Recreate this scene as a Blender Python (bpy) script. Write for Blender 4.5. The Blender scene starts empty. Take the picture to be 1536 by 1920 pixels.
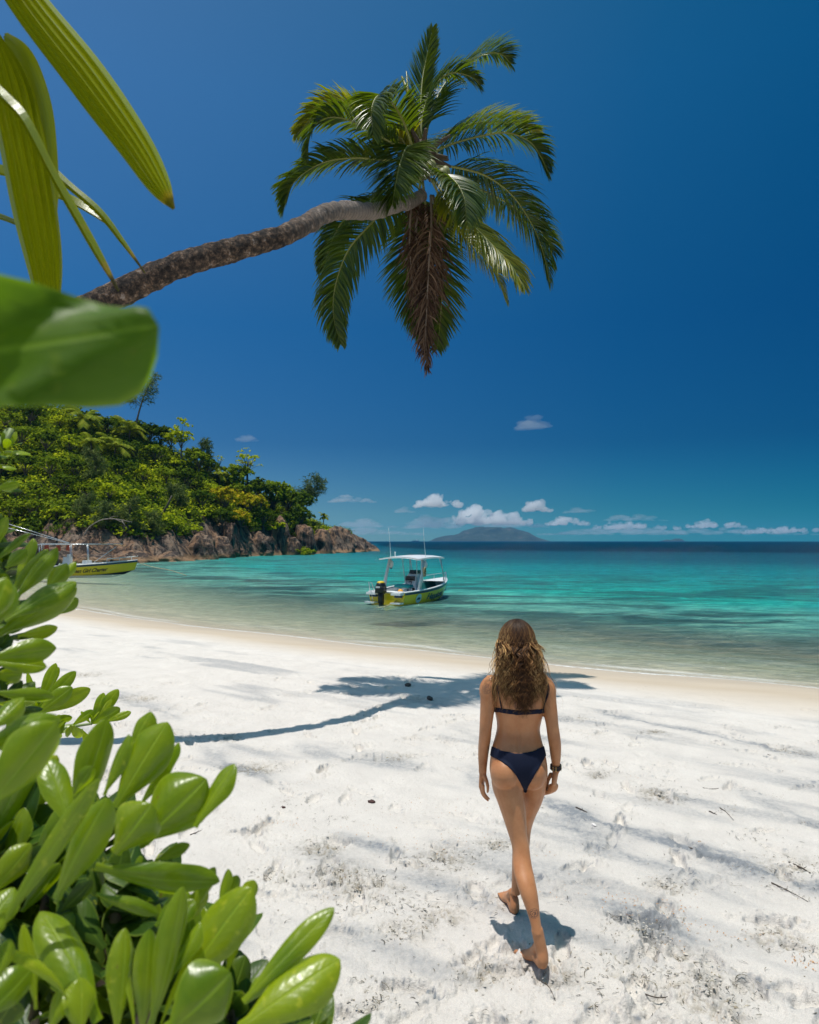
import bpy, bmesh, math, random
import numpy as np
from mathutils import Vector, Matrix, Euler, noise as mnoise
from mathutils.bvhtree import BVHTree

random.seed(7)
np.random.seed(7)
SC = bpy.context.scene
COL = SC.collection
F = 1280.0                       # focal length in pixels of the 1536 wide photograph
CAMZ = 2.05
PITCH = math.atan(54.5 / F)
CA, SA = math.cos(PITCH), math.sin(PITCH)
SEA = -0.6
V = Vector

# ------------------------------------------------------------------ surveying
def P(px, py, Y):
    """point at distance Y in front of the viewpoint seen at photo pixel (px, py)"""
    u = (px - 768) / F; v = (960 - py) / F
    d = V((u, CA - v * SA, SA + v * CA))
    return V((0, 0, CAMZ)) + d * (Y / d.y)

def proj(p):
    q = p - V((0, 0, CAMZ))
    f = q.y * CA + q.z * SA
    u = -q.y * SA + q.z * CA
    return 768 + F * q.x / f, 960 - F * u / f

# ------------------------------------------------------------------ noise in numpy
def _hash(ix, iy, seed):
    h = (ix.astype(np.int64) * 374761393 + iy.astype(np.int64) * 668265263 + seed * 974711) & 0xffffffff
    h = ((h ^ (h >> 13)) * 1274126177) & 0xffffffff
    h = (h ^ (h >> 16)) & 0xffffffff
    return h / 4294967295.0

def vn(x, y, seed=0):
    x = np.asarray(x, float); y = np.asarray(y, float)
    ix = np.floor(x); iy = np.floor(y)
    fx = x - ix; fy = y - iy
    fx = fx * fx * fx * (fx * (fx * 6 - 15) + 10); fy = fy * fy * fy * (fy * (fy * 6 - 15) + 10)
    a = _hash(ix, iy, seed); b = _hash(ix + 1, iy, seed)
    c = _hash(ix, iy + 1, seed); d = _hash(ix + 1, iy + 1, seed)
    return (a + (b - a) * fx) * (1 - fy) + (c + (d - c) * fx) * fy - 0.5

def fbm(x, y, octv=4, seed=0, gain=0.5):
    s = 0; a = 1.0
    for o in range(octv):
        s = s + a * vn(x * 2 ** o + 17.3 * o, y * 2 ** o - 9.1 * o, seed + o)
        a *= gain
    return s

def ridged(x, y, octv=4, seed=0):
    s = 0; a = 1.0
    for o in range(octv):
        s = s + a * (1 - np.abs(vn(x * 2 ** o, y * 2 ** o, seed + o)) * 4)
        a *= 0.5
    return s

def smooth01(t):
    t = np.clip(t, 0, 1)
    return t * t * (3 - 2 * t)

def catmull(pts, n):
    """smooth polyline of n+1 points through pts (tuples or Vectors of any size)"""
    p = [np.array(q, float) for q in pts]
    p = [2 * p[0] - p[1]] + p + [2 * p[-1] - p[-2]]
    out = []
    seg = len(p) - 3
    for k in range(n + 1):
        u = k / n * seg
        i = min(int(u), seg - 1); t = u - i
        a, b, c, d = p[i:i + 4]
        out.append(0.5 * (2 * b + (c - a) * t + (2 * a - 5 * b + 4 * c - d) * t * t + (3 * b - a - 3 * c + d) * t ** 3))
    return out

# ------------------------------------------------------------------ objects
def tag(o, label=None, cat=None, group=None, kind=None):
    if label: o['label'] = label
    if cat: o['category'] = cat
    if group: o['group'] = group
    if kind: o['kind'] = kind
    return o

def empty(name, loc=(0, 0, 0), rz=0.0):
    o = bpy.data.objects.new(name, None)
    o.empty_display_size = 0.2
    COL.objects.link(o)
    o.location = loc; o.rotation_euler = (0, 0, rz)
    return o

def origin_of(o):
    v = V((0, 0, 0))
    while o is not None:
        v = v + V(o.location); o = o.parent
    return v

class MB:
    """collects geometry, then links it as ONE mesh object"""
    def __init__(s):
        s.v = []; s.f = []; s.m = []; s.uv = []; s.n = 0
    def add(s, verts, faces, mi=0, uvs=None):
        b = s.n
        s.v.extend(verts); s.n += len(verts)
        for k, f in enumerate(faces):
            s.f.append(tuple(i + b for i in f)); s.m.append(mi)
        s.uv.extend(uvs if uvs is not None else [(0.0, 0.0)] * len(verts))
    def box(s, c, d, mi=0, rot=None, taper=1.0):
        x, y, z = d[0] / 2, d[1] / 2, d[2] / 2
        vs = []
        for sz in (-1, 1):
            k = taper if sz > 0 else 1.0
            for sx, sy in ((-1, -1), (1, -1), (1, 1), (-1, 1)):
                p = V((sx * x * k, sy * y * k, sz * z))
                if rot: p = rot @ p
                vs.append(tuple(p + V(c)))
        s.add(vs, [(3, 2, 1, 0), (4, 5, 6, 7), (0, 1, 5, 4), (1, 2, 6, 5), (2, 3, 7, 6), (3, 0, 4, 7)], mi)
    def tube(s, pts, rad, seg=8, mi=0, ry=None, up=None, cap=True):
        """pts list of points, rad float or list; ry optional second radius list"""
        pts = [V(p) for p in pts]; n = len(pts)
        if not hasattr(rad, '__len__'): rad = [rad] * n
        if ry is None: ry = rad
        if not hasattr(ry, '__len__'): ry = [ry] * n
        vs = []; fs = []; uvs = []
        ref = V(up) if up is not None else None
        prev = None; L = 0.0
        for i, p in enumerate(pts):
            t = (pts[min(i + 1, n - 1)] - pts[max(i - 1, 0)])
            if t.length < 1e-9: t = V((0, 0, 1))
            t.normalize()
            if ref is not None:
                a = ref - t * ref.dot(t)
            elif prev is None:
                a = t.orthogonal()
            else:
                a = prev - t * prev.dot(t)
            if a.length < 1e-6: a = t.orthogonal()
            a.normalize(); prev = a
            b = t.cross(a)
            if i: L += (pts[i] - pts[i - 1]).length
            for k in range(seg):
                an = 2 * math.pi * k / seg
                vs.append(tuple(p + a * (math.cos(an) * rad[i]) + b * (math.sin(an) * ry[i])))
                uvs.append((k / seg, L))
        for i in range(n - 1):
            for k in range(seg):
                k2 = (k + 1) % seg
                fs.append((i * seg + k, i * seg + k2, (i + 1) * seg + k2, (i + 1) * seg + k))
        if cap:
            fs.append(tuple(range(seg - 1, -1, -1)))
            fs.append(tuple((n - 1) * seg + k for k in range(seg)))
        s.add(vs, fs, mi, uvs)
    def ball(s, c, r, mi=0, seg=12, rings=8, rot=None):
        r = (r, r, r) if not hasattr(r, '__len__') else r
        vs = []; fs = []
        c = V(c)
        for i in range(1, rings):
            th = math.pi * i / rings
            for k in range(seg):
                an = 2 * math.pi * k / seg
                p = V((r[0] * math.sin(th) * math.cos(an), r[1] * math.sin(th) * math.sin(an), r[2] * math.cos(th)))
                if rot: p = rot @ p
                vs.append(tuple(c + p))
        top = V((0, 0, r[2])); bot = V((0, 0, -r[2]))
        if rot: top = rot @ top; bot = rot @ bot
        vs.append(tuple(c + top)); vs.append(tuple(c + bot))
        a = len(vs) - 2; b = len(vs) - 1
        for i in range(rings - 2):
            for k in range(seg):
                k2 = (k + 1) % seg
                fs.append((i * seg + k, (i + 1) * seg + k, (i + 1) * seg + k2, i * seg + k2))
        for k in range(seg):
            k2 = (k + 1) % seg
            fs.append((a, k, k2)); fs.append((b, (rings - 2) * seg + k2, (rings - 2) * seg + k))
        s.add(vs, fs, mi)
    def build(s, name, mats, parent=None, smooth=True, local=False):
        if not isinstance(mats, (list, tuple)): mats = [mats]
        off = np.zeros(3)
        if parent is not None and not local: off = np.array(origin_of(parent))
        me = bpy.data.meshes.new(name)
        va = np.array(s.v, float) - off
        me.from_pydata([tuple(r) for r in va], [], s.f)
        for m in mats: me.materials.append(m)
        me.polygons.foreach_set('material_index', s.m)
        if smooth: me.polygons.foreach_set('use_smooth', [True] * len(s.f))
        uvl = me.uv_layers.new(name='UVMap')
        li = np.zeros(len(me.loops), int); me.loops.foreach_get('vertex_index', li)
        uvl.data.foreach_set('uv', np.array(s.uv, float)[li].ravel())
        me.update()
        o = bpy.data.objects.new(name, me); COL.objects.link(o)
        if parent is not None: o.parent = parent
        return o

def grid_mesh(name, X, Y, Z, mat, wrap=False, attrs=None, parent=None, centre=False):
    """quad sheet from 2-D arrays"""
    r, c = X.shape
    co = np.stack([X, Y, Z], -1).reshape(-1, 3)
    i = np.arange(r - 1)[:, None]; j = np.arange(c if wrap else c - 1)[None, :]
    j2 = (j + 1) % c
    q = np.stack([i * c + j, i * c + j2, (i + 1) * c + j2, (i + 1) * c + j], -1).reshape(-1, 4)
    me = bpy.data.meshes.new(name)
    me.vertices.add(len(co)); me.vertices.foreach_set('co', co.astype(np.float32).ravel())
    nq = len(q)
    me.loops.add(nq * 4); me.polygons.add(nq)
    me.loops.foreach_set('vertex_index', q.astype(np.int32).ravel())
    me.polygons.foreach_set('loop_start', np.arange(0, nq * 4, 4, dtype=np.int32))
    me.polygons.foreach_set('use_smooth', np.ones(nq, bool))
    me.update(calc_edges=True)
    if attrs:
        for k, a in attrs.items():
            at = me.attributes.new(k, 'FLOAT', 'POINT')
            at.data.foreach_set('value', np.asarray(a, np.float32).ravel())
    me.materials.append(mat)
    me.validate()
    o = bpy.data.objects.new(name, me); COL.objects.link(o)
    if parent: o.parent = parent
    return o

def copy_tree(o, parent=None):
    c = o.copy(); COL.objects.link(c)
    if parent is not None: c.parent = parent
    for ch in list(o.children): copy_tree(ch, c)
    return c

def remeshed(mb, voxel, smooth_it=4, fac=0.5, disp=None):
    """melt the overlapping closed shapes of mb into one continuous surface; returns a mesh datablock"""
    me = bpy.data.meshes.new('tmp')
    me.from_pydata([tuple(v) for v in mb.v], [], mb.f); me.update()
    bm = bmesh.new(); bm.from_mesh(me); bmesh.ops.recalc_face_normals(bm, faces=bm.faces[:]); bm.to_mesh(me); bm.free()
    o = bpy.data.objects.new('tmp', me); COL.objects.link(o)
    m = o.modifiers.new('r', 'REMESH'); m.mode = 'VOXEL'; m.voxel_size = voxel; m.use_smooth_shade = True
    if smooth_it:
        s = o.modifiers.new('s', 'SMOOTH'); s.iterations = smooth_it; s.factor = fac
    dg = bpy.context.evaluated_depsgraph_get(); dg.update()
    out = bpy.data.meshes.new_from_object(o.evaluated_get(dg))
    bpy.data.objects.remove(o); bpy.data.meshes.remove(me)
    out.materials.clear()
    return out

# ------------------------------------------------------------------ materials
def newmat(name):
    m = bpy.data.materials.new(name); m.use_nodes = True
    nt = m.node_tree
    for n in list(nt.nodes): nt.nodes.remove(n)
    return m, nt

class NT:
    """tiny node helper"""
    def __init__(s, nt): s.nt = nt
    def n(s, typ, **kw):
        nd = s.nt.nodes.new(typ)
        for k, v in kw.items():
            if k.startswith('i_'): nd.inputs[int(k[2:])].default_value = v
            elif k in nd.inputs.keys() and not hasattr(nd, k): nd.inputs[k].default_value = v
            else: setattr(nd, k, v)
        return nd
    def l(s, a, b): s.nt.links.new(a, b)
    def coord(s, kind='Object', scale=(1, 1, 1), rot=(0, 0, 0), loc=(0, 0, 0)):
        tc = s.n('ShaderNodeTexCoord'); mp = s.n('ShaderNodeMapping')
        mp.inputs['Scale'].default_value = scale; mp.inputs['Rotation'].default_value = rot; mp.inputs['Location'].default_value = loc
        s.l(tc.outputs[kind], mp.inputs['Vector']); return mp.outputs[0]
    def noise(s, vec, scale, detail=4, rough=0.55, dist=0.0):
        nd = s.n('ShaderNodeTexNoise'); nd.inputs['Scale'].default_value = scale
        nd.inputs['Detail'].default_value = detail; nd.inputs['Roughness'].default_value = rough
        nd.inputs['Distortion'].default_value = dist
        if vec is not None: s.l(vec, nd.inputs['Vector'])
        return nd.outputs['Fac']
    def ramp(s, fac, stops, interp='LINEAR'):
        nd = s.n('ShaderNodeValToRGB'); cr = nd.color_ramp; cr.interpolation = interp
        while len(cr.elements) < len(stops): cr.elements.new(0.5)
        for e, (p, c) in zip(cr.elements, stops):
            e.position = p
            e.color = (c, c, c, 1) if not hasattr(c, '__len__') else (c[0], c[1], c[2], 1)
        s.l(fac, nd.inputs[0]); return nd.outputs[0]
    def mix(s, fac, a, b, blend='MIX'):
        nd = s.n('ShaderNodeMix', data_type='RGBA', blend_type=blend)
        for sock, v in ((nd.inputs[0], fac), (nd.inputs[6], a), (nd.inputs[7], b)):
            if hasattr(v, 'is_output'): s.l(v, sock)
            elif hasattr(v, '__len__'): sock.default_value = (v[0], v[1], v[2], 1)
            else: sock.default_value = v
        return nd.outputs[2]
    def math(s, op, a, b=0.0, clamp=False):
        nd = s.n('ShaderNodeMath', operation=op); nd.use_clamp = clamp
        for sock, v in ((nd.inputs[0], a), (nd.inputs[1], b)):
            if hasattr(v, 'is_output'): s.l(v, sock)
            else: sock.default_value = v
        return nd.outputs[0]
    def bump(s, h, strength=0.5, dist=0.02, normal=None):
        nd = s.n('ShaderNodeBump'); nd.inputs['Strength'].default_value = strength; nd.inputs['Distance'].default_value = dist
        s.l(h, nd.inputs['Height'])
        if normal is not None: s.l(normal, nd.inputs['Normal'])
        return nd.outputs[0]
    def out(s, sh, vol=None):
        o = s.n('ShaderNodeOutputMaterial')
        if sh is not None: s.l(sh, o.inputs[0])
        if vol is not None: s.l(vol, o.inputs[1])
    def attr(s, name):
        a = s.n('ShaderNodeAttribute'); a.attribute_name = name; return a.outputs['Fac']

def C3(c): return (c[0], c[1], c[2], 1)

def plain(name, col, rough=0.5, metal=0.0, var=0.08, bump=0.0, bscale=60, coat=0.0, spec=0.5):
    m, nt = newmat(name); N = NT(nt)
    b = N.n('ShaderNodeBsdfPrincipled')
    b.inputs['Roughness'].default_value = rough; b.inputs['Metallic'].default_value = metal
    b.inputs['Coat Weight'].default_value = coat
    b.inputs['Specular IOR Level'].default_value = spec
    co = N.coord('Object')
    f = N.noise(co, 9, 5)
    c = N.mix(f, [x * (1 - var * 2) for x in col], [min(1, x * (1 + var * 2)) for x in col])
    N.l(c, b.inputs['Base Color'])
    if bump:
        N.l(N.bump(N.noise(co, bscale, 6), bump, 0.01), b.inputs['Normal'])
    N.out(b.outputs[0]); return m

def leafmat(name, cols, trans=(0.25, 0.42, 0.03), tw=0.4, rough=0.4, spec=0.4, veins=0, hv=0.0, tip=None):
    """cols: colours picked per leaf; light shines through"""
    m, nt = newmat(name); N = NT(nt)
    g = N.n('ShaderNodeNewGeometry')
    rnd = g.outputs['Random Per Island']
    k = len(cols)
    base = N.ramp(rnd, [(i / max(1, k - 1), c) for i, c in enumerate(cols)])
    if veins:
        tc = N.n('ShaderNodeTexCoord'); sp = N.n('ShaderNodeSeparateXYZ'); N.l(tc.outputs['UV'], sp.inputs[0])
        av = N.math('ABSOLUTE', sp.outputs[1])
        mid = N.ramp(av, [(0.0, 1.0), (0.035, 0.8), (0.075, 0.0)])
        base = N.mix(N.math('MULTIPLY', mid, 0.5), base, (0.28, 0.40, 0.05))
        # side veins: run out from the midrib towards the tip
        ph = N.math('SUBTRACT', N.math('MULTIPLY', sp.outputs[0], 11.0), N.math('MULTIPLY', av, 3.2))
        sv = N.math('SINE', N.math('MULTIPLY', ph, 6.2832))
        sv2 = N.ramp(sv, [(0.0, 0.0), (0.86, 0.0), (1.0, 1.0)])
        base = N.mix(N.math('MULTIPLY', sv2, 0.05 * veins), base, (0.30, 0.42, 0.08))
        blot = N.noise(N.coord('Object'), 22, 4, 0.6)
        base = N.mix(N.ramp(blot, [(0.35, 0.0), (0.75, 0.55)]), base, (cols[-1][0] * 1.5, cols[-1][1] * 1.35, cols[-1][2]))
        sp1 = N.ramp(N.noise(N.coord('Object'), 110, 4, 0.65), [(0.58, 0.0), (0.66, 1.0)])
        sick = N.math('MULTIPLY', sp1, N.ramp(rnd, [(0.55, 0.0), (0.75, 0.8)]))
        base = N.mix(sick, base, (0.34, 0.36, 0.03))
        brn = N.ramp(N.noise(N.coord('Object'), 45, 5, 0.7), [(0.69, 0.0), (0.72, 0.85)])
        base = N.mix(brn, base, (0.16, 0.09, 0.03))
        edge = N.ramp(av, [(0.90, 0.0), (1.0, 0.5)])
        base = N.mix(edge, base, (0.30, 0.38, 0.05))
        if tip:
            tn = N.math('ADD', sp.outputs[0], N.math('MULTIPLY', N.noise(N.coord('Object'), 60, 3), 0.10))
            base = N.mix(N.ramp(tn, [(0.985, 0.0), (1.01, 0.8), (1.04, 1.0)]), base, tip)
        hgt = N.math('ADD', N.math('MULTIPLY', sv, 0.03), N.math('ADD', N.math('MULTIPLY', mid, -1.2), N.math('MULTIPLY', N.noise(N.coord('Object'), 35, 3), 1.2)))
    b = N.n('ShaderNodeBsdfPrincipled'); N.l(base, b.inputs['Base Color'])
    b.inputs['Roughness'].default_value = rough; b.inputs['Specular IOR Level'].default_value = spec
    t = N.n('ShaderNodeBsdfTranslucent')
    tcol = N.mix(1.0, base, (trans[0] * 4, trans[1] * 4, trans[2] * 4), 'MULTIPLY')
    tc2 = N.mix(0.5, tcol, trans)
    N.l(tc2, t.inputs[0])
    if veins:
        nb = N.bump(hgt, 0.35 * veins, 0.004); N.l(nb, b.inputs['Normal'])
    mx = N.n('ShaderNodeMixShader'); mx.inputs[0].default_value = tw
    N.l(b.outputs[0], mx.inputs[1]); N.l(t.outputs[0], mx.inputs[2])
    N.out(mx.outputs[0]); return m
# ================================================================== viewpoint, light, sky
cam_d = bpy.data.cameras.new('camera'); cam = bpy.data.objects.new('camera', cam_d); COL.objects.link(cam)
cam.location = (0, 0, CAMZ); cam.rotation_euler = (math.pi / 2 + PITCH, 0, 0)
cam_d.sensor_fit = 'HORIZONTAL'; cam_d.sensor_width = 24.0; cam_d.lens = 24.0 * F / 1536
cam_d.clip_start = 0.02; cam_d.clip_end = 90000
cam_d.dof.use_dof = True; cam_d.dof.focus_distance = 4.2; cam_d.dof.aperture_fstop = 5.6
SC.camera = cam

SUN = V((-0.08, -0.06, 1.0)).normalized()
sd_ = bpy.data.lights.new('sun', 'SUN'); sd_.energy = 4.25; sd_.angle = math.radians(0.5); sd_.color = (1.0, 0.96, 0.90)
sun = bpy.data.objects.new('sun', sd_); COL.objects.link(sun)
sun.rotation_euler = SUN.to_track_quat('Z', 'Y').to_euler()

w = bpy.data.worlds.new('World'); SC.world = w; w.use_nodes = True
nt = w.node_tree
for n in list(nt.nodes): nt.nodes.remove(n)
N = NT(nt)
sky = N.n('ShaderNodeTexSky'); sky.sky_type = 'NISHITA'; sky.sun_disc = False
sky.sun_elevation = math.asin(SUN.z); sky.sun_rotation = math.atan2(SUN.x, SUN.y) % (2 * math.pi)
sky.altitude = 0; sky.air_density = 1.0; sky.dust_density = 0.1; sky.ozone_density = 3.0
# polarising filter: deepens the blue, most strongly towards the right of the view
tc = N.n('ShaderNodeTexCoord'); sp = N.n('ShaderNodeSeparateXYZ'); N.l(tc.outputs['Generated'], sp.inputs[0])
gam = N.n('ShaderNodeGamma'); gam.inputs[1].default_value = 1.0; N.l(sky.outputs[0], gam.inputs[0])
POL = N.ramp(N.math('ADD', N.math('MULTIPLY', sp.outputs[0], 0.62), 0.5), [(0.0, (0.80, 0.84, 0.80)), (0.20, (0.62, 0.74, 0.74)), (0.50, (0.26, 0.55, 0.59)), (0.68, (0.07, 0.43, 0.49)), (0.84, (0.0, 0.34, 0.41)), (1.0, (0.0, 0.30, 0.36))])
ELV = N.ramp(sp.outputs[2], [(0.0, (0.62, 0.70, 0.86)), (0.05, (0.42, 0.54, 0.75)), (0.14, (0.20, 0.41, 0.67)), (0.30, (0.17, 0.55, 0.86)), (0.55, (0.60, 0.95, 1.18)), (0.70, (0.9, 1.1, 1.2)), (0.80, (7.0, 3.9, 2.3)), (1.0, (8.5, 4.4, 2.5))])  # deepens the low sky; unseen zenith brightened and warmed to lift the shadows
c1 = N.mix(1.0, gam.outputs[0], POL, 'MULTIPLY')
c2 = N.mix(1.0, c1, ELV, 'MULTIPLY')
bg = N.n('ShaderNodeBackground'); bg.inputs[1].default_value = 0.12
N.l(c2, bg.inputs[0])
wo = N.n('ShaderNodeOutputWorld'); N.l(bg.outputs[0], wo.inputs[0])

SC.view_settings.view_transform = 'Standard'; SC.view_settings.look = 'None'
SC.view_settings.exposure = 0.0; SC.view_settings.gamma = 1.0
cy = SC.cycles
cy.max_bounces = 10; cy.diffuse_bounces = 3; cy.glossy_bounces = 3; cy.transmission_bounces = 6
cy.transparent_max_bounces = 16; cy.volume_bounces = 8
cy.caustics_reflective = False; cy.caustics_refractive = False
cy.use_denoising = True
try: cy.denoiser = 'OPENIMAGEDENOISE'
except Exception: pass
cy.sample_clamp_indirect = 6.0
SC.render.film_transparent = False

# ================================================================== the beach profile
_sh = catmull([(-400, 300), (-150, 150), (-70, 88), (-45, 62), (-25, 38.5), (-12.4, 26.2), (-2.4, 18.3), (7.3, 12.4), (16, 7.5), (40, -6), (120, -50), (400, -180)], 300)
_shx = np.array([p[0] for p in _sh]); _shy = np.array([p[1] for p in _sh])

def shore_sd(x, y):
    """roughly the distance inland from the waterline (negative in the water)"""
    x = np.asarray(x, float); y = np.asarray(y, float)
    yy = np.interp(x, _shx, _shy)
    wig = 0.35 * vn(x * 0.28, x * 0 + 3.3, 5) + 0.14 * vn(x * 1.1, x * 0 + 7.1, 6)
    return (yy - y) * 0.825 + wig

def sand_macro(x, y):
    s = shore_sd(x, y)
    land = SEA + 0.62 * (1 - np.exp(-np.maximum(s, 0) / 3.5)) + 0.0015 * np.maximum(s - 12, 0)
    sl = np.interp(np.asarray(x, float), [-30, 12], [0.045, 0.12])
    sea = SEA - 0.5 + 0.5 * np.exp(np.minimum(s, 0) * sl * 2) + np.minimum(s, 0) * sl * 0.5
    return np.where(s > 0, land, np.maximum(sea, -9.0))

def G(px, py):
    """where the ray through photo pixel (px, py) meets the sand"""
    Y = 3.0
    for _ in range(60):
        p = P(px, py, Y)
        e = float(sand_macro(p.x, p.y)) - p.z
        Y -= e / max(0.05, (p.z - CAMZ) / -Y) * 0.8
        Y = max(0.5, Y)
    p = P(px, py, Y); return V((p.x, p.y, float(sand_macro(p.x, p.y))))

# angular spacing: fine in front, coarse behind
def thetas(nf, half, nb):
    a = np.linspace(-half, half, nf, endpoint=False)
    b = np.linspace(half, 2 * math.pi - half, nb, endpoint=False)
    return np.concatenate([a, b])

def sand_detail(X, Y):
    s = shore_sd(X, Y)
    dry = smooth01((s - 2.2) / 3.5)
    al = X * 0.825 - Y * 0.565; ac = X * 0.565 + Y * 0.825
    h = 0.022 * fbm(X * 0.7, Y * 0.7, 3, 11) + 0.016 * fbm(al * 1.3, ac * 3.2, 3, 12)
    lump = fbm(X * 6.5, Y * 6.5, 4, 14, 0.6)
    amt = smooth01(fbm(al * 0.9, ac * 1.5, 3, 15) * 1.6 + 0.55)
    h = h + (0.005 + 0.015 * amt) * lump
    fine = fbm(X * 32, Y * 32, 3, 19, 0.65)
    h = h + 0.006 * fine * (0.3 + amt)
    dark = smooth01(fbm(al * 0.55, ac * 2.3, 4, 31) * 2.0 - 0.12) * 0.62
    return h, dry, dark, amt

TH = thetas(940, 0.78, 110)
R1 = np.geomspace(0.75, 45, 1080); R2 = np.geomspace(46, 900, 60)
RR = np.concatenate([[0.02, 0.2, 0.4, 0.6], R1, R2])
gx = RR[:, None] * np.sin(TH)[None, :]; gy = RR[:, None] * np.cos(TH)[None, :]
gz = sand_macro(gx, gy)
sdist = shore_sd(gx, gy)
h, dry, dark, amt = sand_detail(gx, gy)
near = 1 - smooth01((RR[:, None] - 25) / 20)
h = h * near
# footprints and scuffs
fr = random.Random(5)
foots = []
def trail(p0, p1, step=0.62, wob=0.08):
    d = V((p1[0] - p0[0], p1[1] - p0[1])); L = d.length; d.normalize(); sdv = V((-d.y, d.x))
    k = 0; t = 0.0
    while t < L:
        sg = 1 if k % 2 else -1
        q = V(p0) + d * t + sdv * (0.10 * sg + fr.uniform(-wob, wob))
        foots.append((q.x, q.y, math.atan2(d.y, d.x) + fr.uniform(-.25, .25), fr.uniform(0.7, 1.2)))
        t += step * fr.uniform(0.85, 1.15); k += 1
trail((-1.4, 1.9), (0.2, 12.5)); trail((0.3, 1.6), (0.62, 3.3)); trail((2.3, 1.8), (5.6, 9.5)); trail((-3.5, 6.2), (3.2, 3.0))
trail((-1.9, 3.6), (4.5, 2.1)); trail((0.9, 1.5), (3.8, 5.2)); trail((-0.6, 2.3), (-4.0, 9)); trail((1.4, 2.0), (1.9, 7.0))
for _ in range(430):
    yy = 1.4 + 9.5 * fr.random() ** 1.5
    foots.append((fr.uniform(-0.5, 0.85) * yy, yy, fr.uniform(0, 6.28), fr.uniform(0.3, 0.8)))
for (fx, fy, fa, fs) in foots:
    m = (np.abs(gx - fx) < 0.3) & (np.abs(gy - fy) < 0.3)
    if not m.any(): continue
    dx = gx[m] - fx; dy = gy[m] - fy
    a = dx * math.cos(fa) + dy * math.sin(fa); b = -dx * math.sin(fa) + dy * math.cos(fa)
    b = b + 0.18 * a * a * 10 * 0.1
    wob = 1 + 0.9 * vn(a * 14 + fx * 7, b * 14 + fy * 7, 77) + .4 * vn(a * 40 + fx * 7, b * 40, 79)
    r = np.sqrt((a / 0.125) ** 2 + (b / (0.048 + 0.06 * np.clip(a, -.1, .12))) ** 2) * wob
    pit = -0.042 * fs * (1 - smooth01((r - 0.55) / 0.45))
    rim = 0.024 * fs * np.exp(-((r - 1.22) / 0.24) ** 2) * (0.6 + 1.3 * vn(a * 40 + fx, b * 40 + fy, 78))
    h[m] += pit + rim
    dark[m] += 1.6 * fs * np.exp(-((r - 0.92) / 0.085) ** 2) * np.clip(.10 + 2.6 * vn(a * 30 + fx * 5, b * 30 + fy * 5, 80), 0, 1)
# churned patches where people have walked and dug
CHURN = [(830, 1615, .17), (640, 1640, .13), (690, 1670, .13), (515, 1640, .10), (790, 1312, .14), (480, 1440, .16), (1085, 1348, .12), (1225, 1375, .12), (1240, 1492, .14), (1480, 1410, .14), (1500, 1625, .16),
         (1190, 1740, .13), (1250, 1805, .14), (1305, 1835, .15), (1180, 1820, .10), (1330, 1895, .13), (1040, 1820, .12), (260, 1310, .2), (160, 1265, .22), (310, 1375, .14), (1250, 1660, .09), (760, 1750, .09),
         (690, 1890, .09), (830, 1720, .09), (1450, 1760, .1), (930, 1590, .09), (900, 1830, .09), (600, 1590, .12), (1130, 1455, .1), (740, 1420, .14), (420, 1380, .14)]
churn = np.zeros_like(gx)
for (px, py, r_) in CHURN:
    g0 = G(px, py)
    m = (np.abs(gx - g0.x) < r_ * 3) & (np.abs(gy - g0.y) < r_ * 3)
    dx = gx[m] - g0.x; dy = gy[m] - g0.y
    e = np.exp(-((dx / (r_ * 1.25)) ** 2 + (dy / r_) ** 2)) * np.clip(.75 + 1.6 * fbm(gx[m] * 5, gy[m] * 5, 3, 88), 0, 1.3)
    rg = fbm(gx[m] * 16, gy[m] * 16, 4, 89, .7); cr_ = np.abs(vn(gx[m] * 11 + .4 * rg, gy[m] * 11, 90)) 
    churn[m] = np.maximum(churn[m], e * np.clip(.75 - rg * 1.2, 0, 1))
    h[m] += e * (rg * .040 - .03 * np.exp(-(cr_ / .035) ** 2))
    dark[m] += e * np.clip(.40 * np.exp(-(cr_ / .05) ** 2) - rg * 1.3 + .08, 0, .8)
# long grey streaks of heavy sand, lying along the beach
for (x1, y1, x2, y2, wd_, st) in [(1010, 1500, 1330, 1600, .11, .9), (1290, 1590, 1600, 1680, .13, .9), (1120, 1335, 1560, 1425, .14, .75),
                                  (1380, 1480, 1600, 1560, .10, .5), (560, 1400, 760, 1440, .16, .55), (640, 1570, 740, 1600, .07, .8), (380, 1400, 520, 1470, .1, .45),
                                  (1240, 1490, 1290, 1502, .06, .8), (880, 1440, 960, 1500, .12, .45), (1060, 1540, 1400, 1690, .2, .35),
                                  (560, 1600, 880, 1660, .15, .3), (1130, 1700, 1300, 1760, .08, .55), (1360, 1820, 1420, 1860, .03, .7), (200, 1300, 330, 1345, .2, .5)]:
    a = G(x1, y1); b = G(x2, y2); d = V((b.x - a.x, b.y - a.y)); L = d.length; d.normalize()
    m = (gy < 14) & (RR[:, None] < 16)
    t = (gx[m] - a.x) * d.x + (gy[m] - a.y) * d.y; c = -(gx[m] - a.x) * d.y + (gy[m] - a.y) * d.x
    st = st * 1.25; c = c + 0.18 * vn(t * 1.6, t * 0 + L, 41) + 0.06 * vn(t * 6, t * 0 + L, 42)
    e = np.exp(-(c / (wd_ * (1 + 0.8 * vn(t * 3, t * 0, 43)))) ** 2) * smooth01((t + 0.3) / 0.5) * smooth01((L + 0.3 - t) / 0.5)
    e = e * (0.75 + 1.0 * fbm(t * 5, c * 16, 3, 44))
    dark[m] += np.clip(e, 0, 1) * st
gz = gz + h * dry
gz += (1 - dry) * 0.012 * fbm(gx * 0.6, gy * 1.4, 2, 61) * (sdist > -3)
wet = 1 - smooth01((sdist - 0.5 - 0.9 * vn(gx * 0.35, gy * 0.35, 63)) / 5.0)
deep = SEA - gz

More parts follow.
